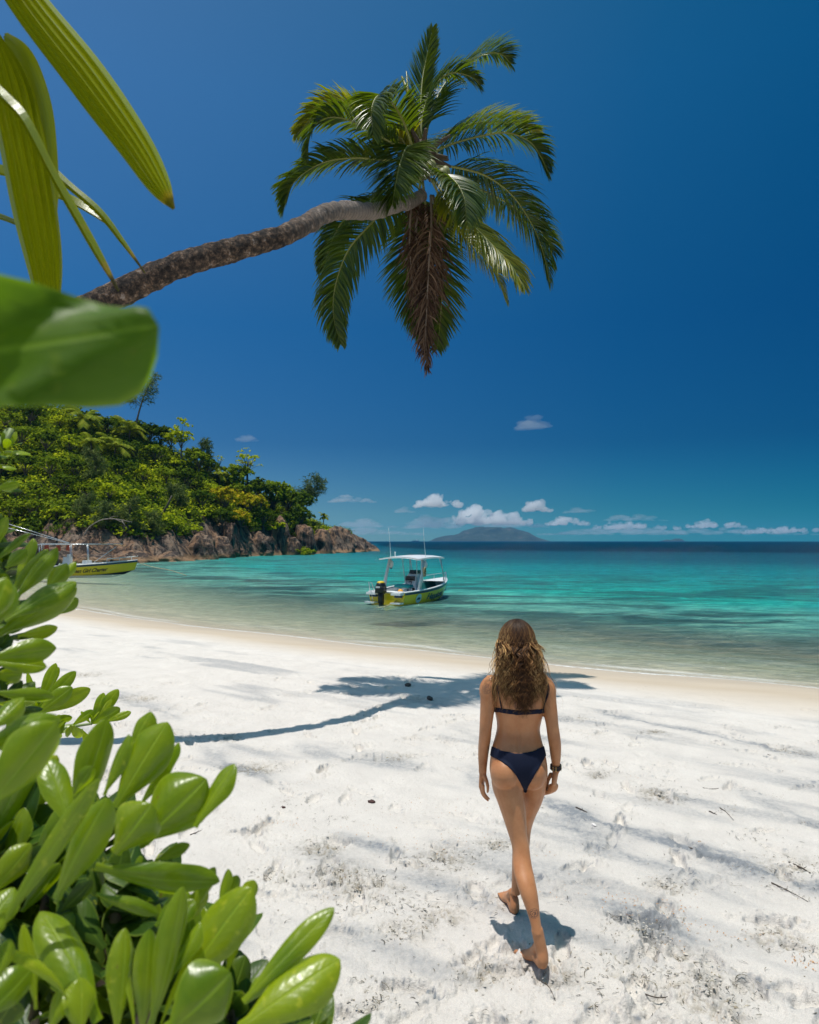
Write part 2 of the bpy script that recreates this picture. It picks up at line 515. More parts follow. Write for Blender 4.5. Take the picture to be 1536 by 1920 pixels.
m_sand, nt = newmat('sand'); N = NT(nt)
co = N.coord('Object')
dk = N.attr('dark'); wt = N.attr('wet')
gn = N.noise(co, 3.0, 6, 0.6)
gn2 = N.noise(co, 220, 3, 0.7)
gn3 = N.noise(co, 28, 5, 0.7)
base = N.mix(N.ramp(gn, [(0.3, 0.0), (0.7, 1.0)]), (0.80, 0.735, 0.665), (0.69, 0.63, 0.57))
base = N.mix(N.ramp(gn2, [(0.40, 0.5), (0.62, 0.0)]), base, (0.50, 0.47, 0.43))
dmask = N.math('MULTIPLY', dk, N.ramp(gn3, [(0.25, 0.35), (0.7, 1.25)]), clamp=True)
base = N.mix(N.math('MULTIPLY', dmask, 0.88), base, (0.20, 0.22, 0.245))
base = N.mix(N.math('MULTIPLY', N.attr('churn'), N.ramp(gn3, [(0.40, 0.0), (0.60, 0.85)])), base, (0.30, 0.25, 0.17))
vo = N.n('ShaderNodeTexVoronoi'); vo.inputs['Scale'].default_value = 34; N.l(co, vo.inputs['Vector'])
clus = N.ramp(N.noise(co, 1.7, 4, 0.6), [(0.52, 0.0), (0.64, 1.0)])
spk = N.math('MULTIPLY', N.ramp(vo.outputs['Distance'], [(0.0, 1.0), (0.13, 0.9), (0.2, 0.0)]), clus)
base = N.mix(N.math('MULTIPLY', spk, 0.65), base, N.mix(vo.outputs['Color'], (0.42, 0.22, 0.08), (0.22, 0.19, 0.14)))
wcol = N.mix(N.noise(N.coord('Object', scale=(0.6, 2.2, 1), rot=(0, 0, 0.6)), 0.8, 5), (0.60, 0.50, 0.38), (0.47, 0.38, 0.28))
wcol = N.mix(N.ramp(wt, [(0.15, 0.0), (0.62, 1.0)]), base, wcol)
uw = N.attr('deep')
bed = N.mix(N.ramp(N.noise(N.coord('Object', scale=(0.8, 2.2, 1), rot=(0, 0, 0.6)), 1.6, 6, 0.7, 0.8), [(0.42, 0.0), (0.54, 1.0)]), (0.74, 0.66, 0.50), (0.40, 0.37, 0.27))  # seabed tones, the mottling also paints in light and dark of surface ripples
col = N.mix(N.ramp(uw, [(0.02, 0.0), (0.35, 1.0)]), wcol, bed)
b = N.n('ShaderNodeBsdfPrincipled'); N.l(col, b.inputs['Base Color'])
N.l(N.ramp(wt, [(0.3, 0.95), (1.0, 0.45)]), b.inputs['Roughness'])
b.inputs['Specular IOR Level'].default_value = 0.25
hh = N.math('ADD', N.math('MULTIPLY', gn2, 0.35), N.math('ADD', N.math('MULTIPLY', N.noise(co, 75, 5, 0.65), 1.0), N.math('MULTIPLY', gn3, 1.2)))
hb = N.math('MULTIPLY', hh, N.ramp(wt, [(0.0, 1.0), (0.7, 0.1)]))
N.l(N.bump(hb, 0.75, 0.014), b.inputs['Normal'])
N.out(b.outputs[0])
# rows run outward, columns go round
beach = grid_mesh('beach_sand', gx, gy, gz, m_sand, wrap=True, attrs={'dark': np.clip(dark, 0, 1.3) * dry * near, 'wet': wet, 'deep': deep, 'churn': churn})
# close the little hole under the viewpoint
beach.data.flip_normals()
tag(beach, 'white coral sand beach with grey streaks and footprints', 'beach', kind='structure')

# ================================================================== the sea
TW = thetas(420, 0.9, 60)
RW = np.concatenate([[0.05], np.geomspace(8, 60, 330), np.geomspace(60.5, 6400, 220)])
wx = RW[:, None] * np.sin(TW)[None, :]; wy = RW[:, None] * np.cos(TW)[None, :]
ws = shore_sd(wx, wy)
wslope = np.interp(wx, [-30, 12], [0.060, 0.21])
wdepth = np.maximum(-ws, 0) * wslope
al = wx * 0.825 - wy * 0.565; ac = wx * 0.565 + wy * 0.825
wz = SEA + np.zeros_like(wx)
amp = smooth01(-ws / 6)
wz += amp * (0.018 * np.sin(ac * 3.0 + 3 * vn(al * 0.2, ac * 0.2, 91)) * (vn(al * .3, ac * .5, 92) + .5) + 0.03 * fbm(al * 0.5, ac * 1.3, 3, 93)) * (RW[:, None] < 400)
# last swash rollers near the sand
wz += 0.035 * np.exp(-((ws + 1.1 + 0.5 * vn(al * .3, ac * 0, 94)) / 0.30) ** 2) * (0.5 + vn(al * .5, ac * 0, 95))
wz += 0.03 * np.exp(-((ws + 2.6 + 0.7 * vn(al * .2, ac * 0, 96)) / 0.4) ** 2) * (0.5 + vn(al * .35, ac * 0, 97))

m_sea, nt = newmat('sea_water'); N = NT(nt)
co = N.coord('Object', rot=(0, 0, 0.60))      # x now runs along the beach
wd = N.attr('wdepth')
# the reef: dark coral patches on the bottom, seen through the water
reefn = N.noise(N.coord('Object', scale=(0.15, 0.36, 1), rot=(0, 0, 0.3)), 1.0, 8, 0.68, 0.6)
reefz = N.ramp(wd, [(0.022, 0.0), (0.05, 1.0), (0.16, 0.75), (0.26, 0.15), (0.5, 0.0)])   # wdepth / 30
reef = N.math('MULTIPLY', N.ramp(reefn, [(0.44, 0.0), (0.56, 1.0)]), reefz)
tonen = N.noise(N.coord('Object', scale=(0.020, 0.055, 1), rot=(0, 0, 0.25)), 1.0, 4, 0.6)
wcol = N.ramp(wd, [(0.0, (0.64, 0.62, 0.48)), (0.018, (0.52, 0.58, 0.44)), (0.045, (0.20, 0.50, 0.41)), (0.10, (0.016, 0.35, 0.31)), (0.26, (0.002, 0.20, 0.235)),
                   (0.46, (0.0, 0.088, 0.135)), (0.82, (0.0, 0.062, 0.105)), (1.0, (0.0, 0.028, 0.06))])
wcol = N.mix(N.math('MULTIPLY', N.ramp(tonen, [(0.4, 0.0), (0.7, 1.0)]), 0.45), wcol, N.mix(1.0, wcol, (1.3, 1.45, 1.3), 'MULTIPLY'))
mot = N.noise(N.coord('Object', scale=(0.55, 1.7, 1), rot=(0, 0, 0.5)), 1.5, 7, 0.72, 0.9)   # weed, rubble and sand ripples, with surface ripples' light and dark painted in
wcol = N.mix(1.0, wcol, N.ramp(mot, [(0.40, (0.58, 0.68, 0.72)), (0.5, (0.95, 0.97, 0.98)), (0.60, (1.7, 1.42, 1.3))]), 'MULTIPLY')
wcol = N.mix(N.math('MULTIPLY', reef, 0.80), wcol, (0.016, 0.058, 0.068))
dif = N.n('ShaderNodeBsdfDiffuse'); N.l(wcol, dif.inputs[0])
trn = N.n('ShaderNodeBsdfTransparent')
N.l(N.ramp(wd, [(0.0, (0.98, 0.98, 0.96)), (0.01, (0.92, 0.94, 0.90)), (0.04, (0.70, 0.86, 0.80))]), trn.inputs[0])
body = N.n('ShaderNodeMixShader')
N.l(N.ramp(wd, [(0.0, 0.0), (0.012, 0.14), (0.035, 0.42), (0.065, 0.88), (0.085, 1.0)]), body.inputs[0])
N.l(trn.outputs[0], body.inputs[1]); N.l(dif.outputs[0], body.inputs[2])
# ripples
rip1 = N.noise(N.coord('Object', scale=(1.0, 2.6, 1), rot=(0, 0, 0.6)), 1.6, 5, 0.62, 0.4)
rip2 = N.noise(N.coord('Object', scale=(0.25, 0.7, 1), rot=(0, 0, 0.35)), 0.5, 5, 0.65, 0.3)
rip3 = N.noise(N.coord('Object', scale=(1.0, 1.7, 1), rot=(0, 0, 0.6)), 7.0, 3, 0.6, 0.6)
hh = N.math('ADD', N.math('MULTIPLY', rip1, 0.30), N.math('ADD', N.math('MULTIPLY', rip2, 1.1), N.math('MULTIPLY', rip3, 0.10)))
nb = N.bump(hh, 1.0, 1.3)
N.l(nb, dif.inputs['Normal'])
gl = N.n('ShaderNodeBsdfGlossy'); gl.inputs['Roughness'].default_value = 0.07; N.l(nb, gl.inputs['Normal'])
fr_ = N.n('ShaderNodeFresnel'); fr_.inputs[0].default_value = 1.33; N.l(nb, fr_.inputs['Normal'])
ff = N.math('MINIMUM', N.math('MULTIPLY', fr_.outputs[0], 0.75), N.ramp(wd, [(0.0, 0.24), (0.3, 0.16), (1.0, 0.04)]))
sf = N.n('ShaderNodeMixShader'); N.l(ff, sf.inputs[0]); N.l(body.outputs[0], sf.inputs[1]); N.l(gl.outputs[0], sf.inputs[2])
# thin lace of foam at the very edge
fo = N.attr('foam')
fn = N.noise(N.coord('Object', scale=(1, 1.8, 1), rot=(0, 0, 0.6)), 9.0, 5, 0.7, 1.2)
fm = N.math('MULTIPLY', fo, N.ramp(fn, [(0.38, 0.0), (0.52, 1.0)]), clamp=True)
fl_ = N.noise(N.coord('Object', scale=(1, 2.4, 1), rot=(0, 0, 0.6)), 13.0, 4, 0.6, 0.8)  # white flecks: small foam plus painted glints over the shallows
fm = N.math('MAXIMUM', fm, N.math('MULTIPLY', N.ramp(fl_, [(0.63, 0.0), (0.68, 0.75)]), N.ramp(wd, [(0.0, 1.0), (0.012, 0.8), (0.028, 0.0)])))
fd = N.n('ShaderNodeBsdfDiffuse'); fd.inputs[0].default_value = (0.75, 0.76, 0.74, 1)
s2 = N.n('ShaderNodeMixShader'); N.l(fm, s2.inputs[0]); N.l(sf.outputs[0], s2.inputs[1]); N.l(fd.outputs[0], s2.inputs[2])
N.out(s2.outputs[0])
foam = 1.1 * np.exp(-((ws - 0.03) / 0.09) ** 2) + 0.5 * np.exp(-((ws + 0.45 + .3 * vn(al * .4, ac * 0, 98)) / 0.10) ** 2) * smooth01(vn(al * .3, ac * 0, 99) * 3 + .4) \
     + 0.10 * np.exp(-((ws + 1.0 + 0.5 * vn(al * .3, ac * 0, 94)) / 0.22) ** 2) * smooth01(vn(al * .6, ac * 0, 95) * 2) \
     + 0.06 * np.exp(-((ws + 2.5 + 0.7 * vn(al * .2, ac * 0, 96)) / 0.25) ** 2) * smooth01(vn(al * .5, ac * 0, 97) * 3 - .2)
foam = foam * (RW[:, None] < 60) * (wx > -40)
sea = grid_mesh('sea_water', wx, wy, wz, m_sea, wrap=True, attrs={'wdepth': np.clip(wdepth / 36, 0, 1), 'foam': foam})
sea.data.flip_normals()
tag(sea, 'clear turquoise sea turning dark blue at the horizon', 'sea', kind='structure')

# ================================================================== the wooded headland
coast = [(-125, 70), (-90, 78), (-60, 84), (-49, 85), (-41, 84.5), (-34, 86.5), (-30.5, 95), (-31, 107), (-28, 118), (-24.5, 128), (-21, 136), (-17.5, 150), (-13.5, 170), (-8.2, 190),
         (-9, 200), (-22, 206), (-45, 200), (-75, 190), (-125, 190)]
ridge = [(-125, 125, 31), (-90, 124, 30), (-65, 126, 26), (-52, 128, 23.2), (-43, 130, 18.2), (-37, 137, 14.2), (-31, 150, 11.0), (-26, 166, 7.3), (-20.5, 180, 5.0), (-16, 187, 3.6), (-11.5, 192, 1.6)]

def seg_dist(x, y, pts):
    best = np.full(x.shape, 1e9); val = np.zeros(x.shape)
    for a, b in zip(pts[:-1], pts[1:]):
        ax, ay = a[0], a[1]; dx, dy = b[0] - ax, b[1] - ay
        t = np.clip(((x - ax) * dx + (y - ay) * dy) / (dx * dx + dy * dy), 0, 1)
        d = np.hypot(x - ax - t * dx, y - ay - t * dy)
        m = d < best
        best = np.where(m, d, best)
        if len(a) > 2: val = np.where(m, a[2] + t * (b[2] - a[2]), val)
    return best, val

def inside(x, y, pts):
    c = np.zeros(x.shape, bool)
    n = len(pts)
    for i in range(n):
        x1, y1 = pts[i][:2]; x2, y2 = pts[(i + 1) % n][:2]
        if y1 == y2: continue
        cond = ((y1 > y) != (y2 > y)) & (x < (x2 - x1) * (y - y1) / (y2 - y1) + x1)
        c ^= cond
    return c

def head_base(x, y):
    x = np.atleast_1d(np.asarray(x, float)); y = np.atleast_1d(np.asarray(y, float))
    dc, _ = seg_dist(x, y, coast + [coast[0]])
    dr, hr = seg_dist(x, y, ridge)
    ins = inside(x, y, coast)
    t = dc / (dc + dr + 1e-6)
    cliff = np.minimum(hr * 0.8, 3.4) * (1 - np.exp(-dc / 3.0))
    h_in = SEA + cliff + np.maximum(hr - cliff, 0) * t ** 0.9
    return np.where(ins, h_in, SEA - 0.05 - dc * 0.5), np.where(ins, dc, -dc)

def head_z(x, y, rocky=True):
    hb, dc = head_base(x, y)
    if not rocky: return hb
    x = np.atleast_1d(x); y = np.atleast_1d(y)
    k = smooth01((dc + 1.2) / 1.5) * (1 - 0.55 * smooth01((dc - 7) / 10))
    big = ridged(x * 0.13 + y * 0.05, y * 0.10, 3, 201) * 0.75
    strat = np.abs(np.mod((x * 0.30 + y * 0.12 + 1.1 * fbm(x * .2, y * .2, 2, 205)), 1.0) - 0.5) * 1.5
    fin = fbm(x * 0.9, y * 0.9, 4, 203) * 0.9
    return hb + k * (big * .8 - 0.4 + strat * .55 - 0.15 + fin) * np.clip(0.35 + dc * 0.25, 0.25, 1.0)

hx, hy = np.meshgrid(np.arange(-124, -3, 0.38), np.arange(66, 210, 0.42))
hz = head_z(hx.ravel(), hy.ravel()).reshape(hx.shape)
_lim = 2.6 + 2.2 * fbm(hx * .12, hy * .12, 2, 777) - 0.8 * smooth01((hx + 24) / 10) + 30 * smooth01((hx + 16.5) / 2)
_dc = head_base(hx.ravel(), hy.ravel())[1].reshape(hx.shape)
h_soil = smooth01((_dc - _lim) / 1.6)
m_rock, nt = newmat('granite'); N = NT(nt)
co = N.coord('Object')
n1 = N.noise(co, 0.35, 6, 0.6); n2 = N.noise(N.coord('Object', scale=(1, 1, 0.22)), 1.3, 6, 0.65, 0.4); n3 = N.noise(co, 3.5, 5, 0.7)
c = N.ramp(n1, [(0.30, (0.17, 0.095, 0.055)), (0.45, (0.30, 0.18, 0.11)), (0.58, (0.26, 0.19, 0.14)), (0.75, (0.10, 0.07, 0.055))])
c = N.mix(N.ramp(n2, [(0.44, 0.0), (0.56, 0.92)]), c, (0.040, 0.033, 0.032))
c = N.mix(N.ramp(n3, [(0.58, 0.0), (0.72, 0.6)]), c, (0.44, 0.39, 0.34))
pz = N.n('ShaderNodeSeparateXYZ'); g_ = N.n('ShaderNodeNewGeometry'); N.l(g_.outputs['Position'], pz.inputs[0])
tide = N.math('ADD', pz.outputs[2], N.math('MULTIPLY', n2, 0.9))
c = N.mix(N.ramp(N.math('MULTIPLY', N.math('ADD', tide, 0.6), 0.4), [(0.0, 0.9), (0.36, 0.8), (0.50, 0.0)]), c, (0.33, 0.20, 0.11))
b = N.n('ShaderNodeBsdfPrincipled'); N.l(c, b.inputs['Base Color']); b.inputs['Roughness'].default_value = 0.9; b.inputs['Specular IOR Level'].default_value = 0.15
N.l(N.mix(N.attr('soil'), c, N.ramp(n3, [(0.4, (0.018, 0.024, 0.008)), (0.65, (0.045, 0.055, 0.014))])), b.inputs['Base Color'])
N.l(N.bump(N.math('ADD', N.math('MULTIPLY', n3, 0.5), n2), 0.9, 0.6), b.inputs['Normal'])
N.out(b.outputs[0])
m_soil, nt = newmat('headland_ground'); N = NT(nt)   # rock near the sea, shaded humus and herbs above
g_ = N.n('ShaderNodeNewGeometry')
head = grid_mesh('headland_terrain', hx, hy, hz, m_rock, attrs={'soil': h_soil})
tag(head, 'steep granite headland rising out of the sea', 'headland', kind='structure')
bpy.data.materials.remove(m_soil)

# ================================================================== island and islet on the horizon
m_isl, nt = newmat('far_island'); N = NT(nt)
co = N.coord('Object')
c = N.ramp(N.noise(co, 0.012, 6, 0.6), [(0.35, (0.012, 0.024, 0.012)), (0.6, (0.03, 0.045, 0.022)), (0.75, (0.08, 0.07, 0.06))])
b = N.n('ShaderNodeBsdfPrincipled'); N.l(c, b.inputs['Base Color']); b.inputs['Roughness'].default_value = 1.0
N.out(b.outputs[0])
def island(name, prof, D, depth, label, seed):
    xs = [P(px, 1014.5, D).x for px, _ in prof]; zs = [(1014.5 - py) / F * D + 1.5 for _, py in prof]
    u = np.linspace(xs[0], xs[-1], 220); v = np.linspace(-1, 1, 70)
    U, W = np.meshgrid(u, v)
    hgt = np.interp(U, xs, zs)
    env = (1 - np.abs(W) ** 1.7)
    gul = ridged(U * 0.006, W * 2.5, 4, seed)
    Z = SEA - 1 + hgt * env * (0.93 + 0.07 * gul) + hgt * 0.10 * gul * (1 - env) * env * 4
    o = grid_mesh(name, U, D + W * depth, Z, m_isl)
    return tag(o, label, 'island', kind='structure')
island('island', [(806, 1014), (818, 1008), (835, 1004), (852, 1003), (862, 1000), (872, 993), (884, 990), (893, 986), (905, 988), (925, 987.5), (945, 988), (958, 985.5), (966, 989), (978, 994), (990, 998), (1003, 1006), (1018, 1014)],
       5600, 420, 'hazy blue mountainous island on the horizon', 301)
island('islet', [(1240, 1014.2), (1250, 1011), (1258, 1012.5), (1266, 1009), (1274, 1008.5), (1279, 1014.2)], 5900, 90, 'low dark islet on the horizon at the right', 302)

# ================================================================== air
m_haze, nt = newmat('haze'); N = NT(nt)
pv = N.n('ShaderNodeVolumePrincipled'); pv.inputs['Density'].default_value = 7.5e-5; pv.inputs['Color'].default_value = (0.16, 0.50, 0.90, 1)
pv.inputs['Anisotropy'].default_value = 0.1
N.out(None, pv.outputs[0])
hm = MB(); hm.box((0, 0, 70), (13000, 13000, 164))
hz_o = hm.build('haze', m_haze, smooth=False); tag(hz_o, 'thin sea haze', 'haze', kind='stuff')
hz_o.display_type = 'WIRE'

# ================================================================== clouds
m_cloud, nt = newmat('cloud'); N = NT(nt)
pv = N.n('ShaderNodeVolumePrincipled'); pv.inputs['Density'].default_value = 0.013; pv.inputs['Color'].default_value = (1, 1, 1, 1)
pv.inputs['Anisotropy'].default_value = 0.3
N.out(None, pv.outputs[0])
m_cloud_thin, nt = newmat('thin_cloud'); N = NT(nt)
pv = N.n('ShaderNodeVolumePrincipled'); pv.inputs['Density'].default_value = 0.0026; pv.inputs['Color'].default_value = (1, 1, 1, 1)
pv.inputs['Anisotropy'].default_value = 0.3
N.out(None, pv.outputs[0])
m_wisp = m_cloud_thin.copy(); m_wisp.name = 'wisp_cloud'
for n_ in m_wisp.node_tree.nodes:
    if n_.type == 'PRINCIPLED_VOLUME': n_.inputs['Density'].default_value = 0.0011
CLOUDS = [  # (left px, right px, top py, bottom py, thin, label)
 (840, 1000, 947, 984, 0, 'broad white cumulus cloud resting above the far island'),
 (776, 868, 926, 951, 0, 'flat white cloud drifting up and left of the island'),
 (982, 1037, 938, 959, 0, 'small round cloud right of and above the island'),
 (1024, 1108, 966, 985, 0, 'low white cloud just right of the island'),
 (1108, 1275, 975, 993, 0, 'long low cloud band right of the island'),
 (1284, 1400, 974, 990, 0, 'long cloud with a raised left end near the right edge'),
 (1395, 1545, 984, 1001, 0, 'flat cloud streak running off the right edge'),
 (616, 706, 924, 943, 1, 'thin ragged cloud above the headland tip'),
 (632, 742, 968, 990, 1, 'low puffy cloud behind the headland tip'),
 (760, 880, 962, 992, 1, 'faint cloud veil left of the island'),
 (905, 1030, 968, 990, 1, 'faint cloud veil hanging over the right slope of the island'),
 (1010, 1560, 983, 1004, 1, 'long faint veil of cloud low along the horizon at right'),
 (600, 800, 985, 1004, 1, 'faint low veil of cloud between the headland tip and the island'),
 (1130, 1250, 960, 978, 1, 'thin cloud veil above the long low cloud band'),
 (972, 1028, 778, 806, 1, 'faint solitary wisp of cloud high over the sea'),
 (446, 480, 810, 828, 1, 'tiny wisp of cloud above the hillside trees'),
 (1056, 1125, 949, 963, 1, 'thin cloud shred right of the small round cloud'),
 (742, 775, 948, 962, 1, 'small thin cloud between headland and island'),
]
cr = random.Random(11)
for k, (xl, xr, yt, yb, thin, lab) in enumerate(CLOUDS):
    D = 9000 + 500 * (k % 4)
    a = P(xl, yb, D); c = P(xr, yt, D); W = c.x - a.x; H = c.z - a.z
    mb = MB(); n = 46 if not thin else (150 if k in (11, 12) else 40)
    for i in range(n):
        t = i / (n - 1) if i < n // 2 else cr.random()
        env = (math.sin(math.pi * min(1, max(0, t)) ** 0.8) ** 0.6) * (0.55 + 0.45 * abs(math.sin(t * 7.3 + k * 1.7)))
        r = H * cr.uniform(0.16, 0.34) * (0.5 + 0.6 * env)
        zz = a.z + r * 0.6 + cr.random() ** 1.3 * max(0, H * env - 1.4 * r)
        sx = cr.uniform(1.1, 1.9) if not thin else cr.uniform(1.8, 3.2)
        x_ = a.x + r + t * (W - 2 * r)
        mb.ball((x_, D + cr.uniform(-.6, .6) * H * 1.2, zz), (r * sx, r * 1.2, r * (0.75 if not thin else 0.55)), seg=12, rings=8)
    me = remeshed(mb, H / 20, 1)
    nv = len(me.vertices); cv = np.zeros(nv * 3); me.vertices.foreach_get('co', cv); cv = cv.reshape(-1, 3)
    nn = np.zeros(nv * 3); me.vertices.foreach_get('normal', nn); nn = nn.reshape(-1, 3)
    s_ = 3.6 / H
    dsp = fbm(cv[:, 0] * s_ + cv[:, 1] * s_ * .7, cv[:, 2] * s_ + cv[:, 1] * s_ * .3, 4, 400 + k, 0.6) * H * (0.42 if not thin else (0.15 if k != 11 else 0.04))
    up = np.clip(nn[:, 2:3] * 0.5 + 0.8, 0.2, 1)
    cv += nn * dsp[:, None] * up
    me.vertices.foreach_set('co', cv.ravel()); me.update()
    me.materials.append(m_wisp if k in (14, 15) else m_cloud_thin if thin else m_cloud)
    o = bpy.data.objects.new('cloud', me); COL.objects.link(o)
    tag(o, lab, 'cloud', 'clouds low over the sea')
# ================================================================== leaves
def leaf(mb, B, T, w, N_, arch=0.1, curl=0.25, fold=0.15, nt=12, nv=6, tipf=1.55, base_w=0.26, wave=0.0, mi=0, rnd=None, slab=False):
    """one obovate leaf from B to T; N_ is the side it shows; arch bows the midrib, curl bends the edges back"""
    B = V(B); T = V(T); ax = T - B; L = ax.length; ax.normalize()
    n = V(N_) - ax * V(N_).dot(ax)
    if n.length < 1e-4: n = ax.orthogonal()
    n.normalize(); s = ax.cross(n)
    M = (B + T) / 2 + n * arch * L * 2
    rnd = rnd or random
    ph = rnd.uniform(0, 6.28)
    vs = []; uv = []; fs = []
    for i in range(nt + 1):
        t = i / nt
        t_ = 1 - (1 - t) ** 1.45
        p = B * (1 - t_) ** 2 + M * 2 * t_ * (1 - t_) + T * t_ * t_
        tg = ((M - B) * 2 * (1 - t_) + (T - M) * 2 * t_).normalized()
        nn = s.cross(tg) * -1
        nn = nn if nn.dot(n) > 0 else -nn
        f = max(base_w * (1 - t_), max(0.0, math.sin(math.pi * min(1, t_) ** tipf)) ** 0.58)
        if slab: f = max(0.02, 1 - abs(2 * t_ - 1) ** 4.0) ** .5
        if i == nt: f = 0.03
        hw = w / 2 * f
        for j in range(nv + 1):
            v = -1 + 2 * j / nv
            off = abs(v) * fold * hw - (v * v) * curl * hw * 1.3
            off += wave * hw * math.sin(v * 3 + t * 9 + ph) * abs(v) + wave * 0.5 * hw * math.sin(t * 14 + ph) * v * v
            vs.append(tuple(p + s * (v * hw * (1 - 0.22 * curl * v * v)) + nn * off)); uv.append((t, v))
    for i in range(nt):
        for j in range(nv):
            a = i * (nv + 1) + j
            fs.append((a, a + 1, a + nv + 2, a + nv + 1))
    mb.add(vs, fs, mi, uv)

m_leaf_bright = leafmat('fresh_green_leaf', [(0.05, 0.115, 0.004), (0.12, 0.19, 0.006), (0.08, 0.15, 0.004), (0.20, 0.26, 0.012)], trans=(0.62, 0.72, 0.002), tw=0.36, rough=0.30, spec=0.5, veins=1.0)
m_leaf_shaded = leafmat('shaded_green_leaf', [(0.022, 0.05, 0.009), (0.04, 0.09, 0.008), (0.09, 0.145, 0.008), (0.02, 0.055, 0.022)], trans=(0.17, 0.25, 0.003), tw=0.32, rough=0.36, spec=0.3, veins=0.8)  # inner leaves: the bush's interior shade is put into this darker colour
m_leaf_mid = leafmat('broad_green_leaf', [(0.04, 0.095, 0.005), (0.06, 0.12, 0.006)], trans=(0.24, 0.40, 0.002), tw=0.42, rough=0.45, spec=0.25, veins=.6)
m_stem = plain('green_stem', (0.20, 0.26, 0.10), 0.6)
m_wood = plain('woody_stem', (0.16, 0.12, 0.08), 0.85, bump=0.6, bscale=40)

def view_dir(p): return (V((0, 0, CAMZ)) - V(p)).normalized()

def pleaf(mb, bx, by, tx, ty, wpx, d0, d1=None, roll=0.0, arch=0.06, curl=0.3, fold=0.2, wave=0.05, rnd=None, tipf=1.55, **kw):
    """a leaf measured off the photograph: where its foot and tip stand, how wide it is and how far away"""
    d1 = d0 if d1 is None else d1
    B = P(bx, by, d0); T = P(tx, ty, d1)
    if rnd is not None and not kw: roll = roll + rnd.uniform(-.38, .38)
    w = wpx * 1.22 / F * (d0 + d1) / 2
    n = view_dir((B + T) / 2)
    ax = (T - B).normalized()
    n = (n + V((0, 0, 0.35))).normalized()
    n = Matrix.Rotation(roll, 3, ax) @ n
    leaf(mb, B, T, w, n, arch, curl, fold, 16, 8, wave=wave, rnd=rnd, tipf=tipf, **kw)

def rosette(mb, smb, c, axis, n, L, w, rnd, spread=1.0, mi=0):
    axis = V(axis).normalized(); a = axis.orthogonal().normalized(); b = axis.cross(a)
    for k in range(n):
        f = k / max(1, n - 1)                # 0 outer .. 1 inner
        an = k * 2.39996 + rnd.uniform(-.3, .3)
        el = math.radians(8 + 62 * f + rnd.uniform(-8, 8)) if spread >= 1 else math.radians(35 + 45 * f)
        d = (a * math.cos(an) + b * math.sin(an)) * math.cos(el) + axis * math.sin(el)
        l = L * rnd.uniform(0.75, 1.1) * (1 - 0.35 * f)
        nn = axis * math.cos(el) - (a * math.cos(an) + b * math.sin(an)) * math.sin(el)
        leaf(mb, V(c) + axis * (0.02 * f - 0.02) * (L / .1), V(c) + d * l, w * rnd.uniform(.85, 1.15) * (1 - .25 * f), nn, rnd.uniform(0.03, 0.09), rnd.uniform(.15, .45), .2, 9, 4, wave=.05, rnd=rnd, mi=mi)

# ---- the big shrub in the lower left corner, measured leaf by leaf
# (crop pixels / 2.194, top at 1300):  foot x, foot y, tip x, tip y, width, foot depth, tip depth, roll, arch
s_ = 2.194
A = [
 (475, 470, 690, 118, 165, .80, .84, .15, .05), (530, 250, 622, 75, 92, .86, .88, -.3, .05), (570, 470, 735, 200, 80, .84, .86, -.9, .03),
 (585, 610, 850, 352, 245, .78, .82, .1, .04), (800, 550, 965, 290, 95, .80, .84, -.5, .03), (470, 660, 625, 455, 190, .74, .76, .1, .06),
 (225, 850, 445, 430, 150, .70, .72, -.15, .05), (290, 540, 440, 105, 130, .82, .86, .2, .05), (425, 420, 530, 168, 75, .80, .83, -.9, .02),
 (-10, 975, 410, 350, 78, .66, .70, .5, -.03), (295, 560, 185, 262, 105, .76, .80, .1, .05), (300, 420, 380, 300, 60, .8, .8, .7, .02),
 (390, 715, 905, 775, 120, .74, .78, .75, .07), (640, 690, 782, 622, 48, .80, .82, .6, .03), (395, 828, 655, 915, 62, .72, .74, .8, .05),
 (735, 1215, 1035, 800, 185, .72, .76, .25, .04), (790, 900, 885, 715, 55, .80, .82, .3, .03), (900, 880, 940, 722, 48, .80, .82, -.6, .02),
 (950, 850, 975, 748, 48, .82, .83, .4, .02), (1000, 880, 1045, 768, 60, .82, .83, .2, .03), (930, 1160, 1020, 860, 70, .74, .77, -.9, .02),
 (620, 1380, 755, 795, 110, .68, .72, .25, .05), (690, 1180, 822, 940, 80, .70, .73, -.7, .02), (655, 1380, 800, 1040, 60, .69, .72, -1.1, .02),
 (690, 1400, 950, 1150, 240, .64, .67, .15, .05), (1000, 1270, 1375, 882, 92, .70, .76, -.15, .04), (985, 1380, 1400, 1095, 195, .68, .73, .25, .05),
 (1010, 1280, 1110, 1180, 70, .72, .73, .9, .03), (405, 1350, 165, 898, 150, .66, .72, .1, .08), (480, 1400, 515, 965, 105, .66, .70, .2, .04), (555, 1400, 515, 1050, 40, .66, .7, 1.2, .02),
 (585, 1400, 615, 970, 100, .70, .73, -.2, .05), (280, 1260, 10, 1050, 62, .64, .62, .5, .12), (330, 1400, 330, 1170, 120, .64, .66, .3, .05),
 (200, 1400, 250, 1210, 90, .64, .66, -.5, .04), (150, 1300, 95, 950, 60, .70, .72, .8, .04), (-30, 1010, 20, 900, 60, .6, .62, .4, .04),
 (-20, 1190, 40, 1010, 70, .6, .62, .2, .03), (640, 960, 760, 830, 70, .78, .8, .4, .03), (690, 980, 800, 850, 75, .78, .8, -.3, .03), (745, 960, 850, 800, 70, .8, .82, .2, .04),
]
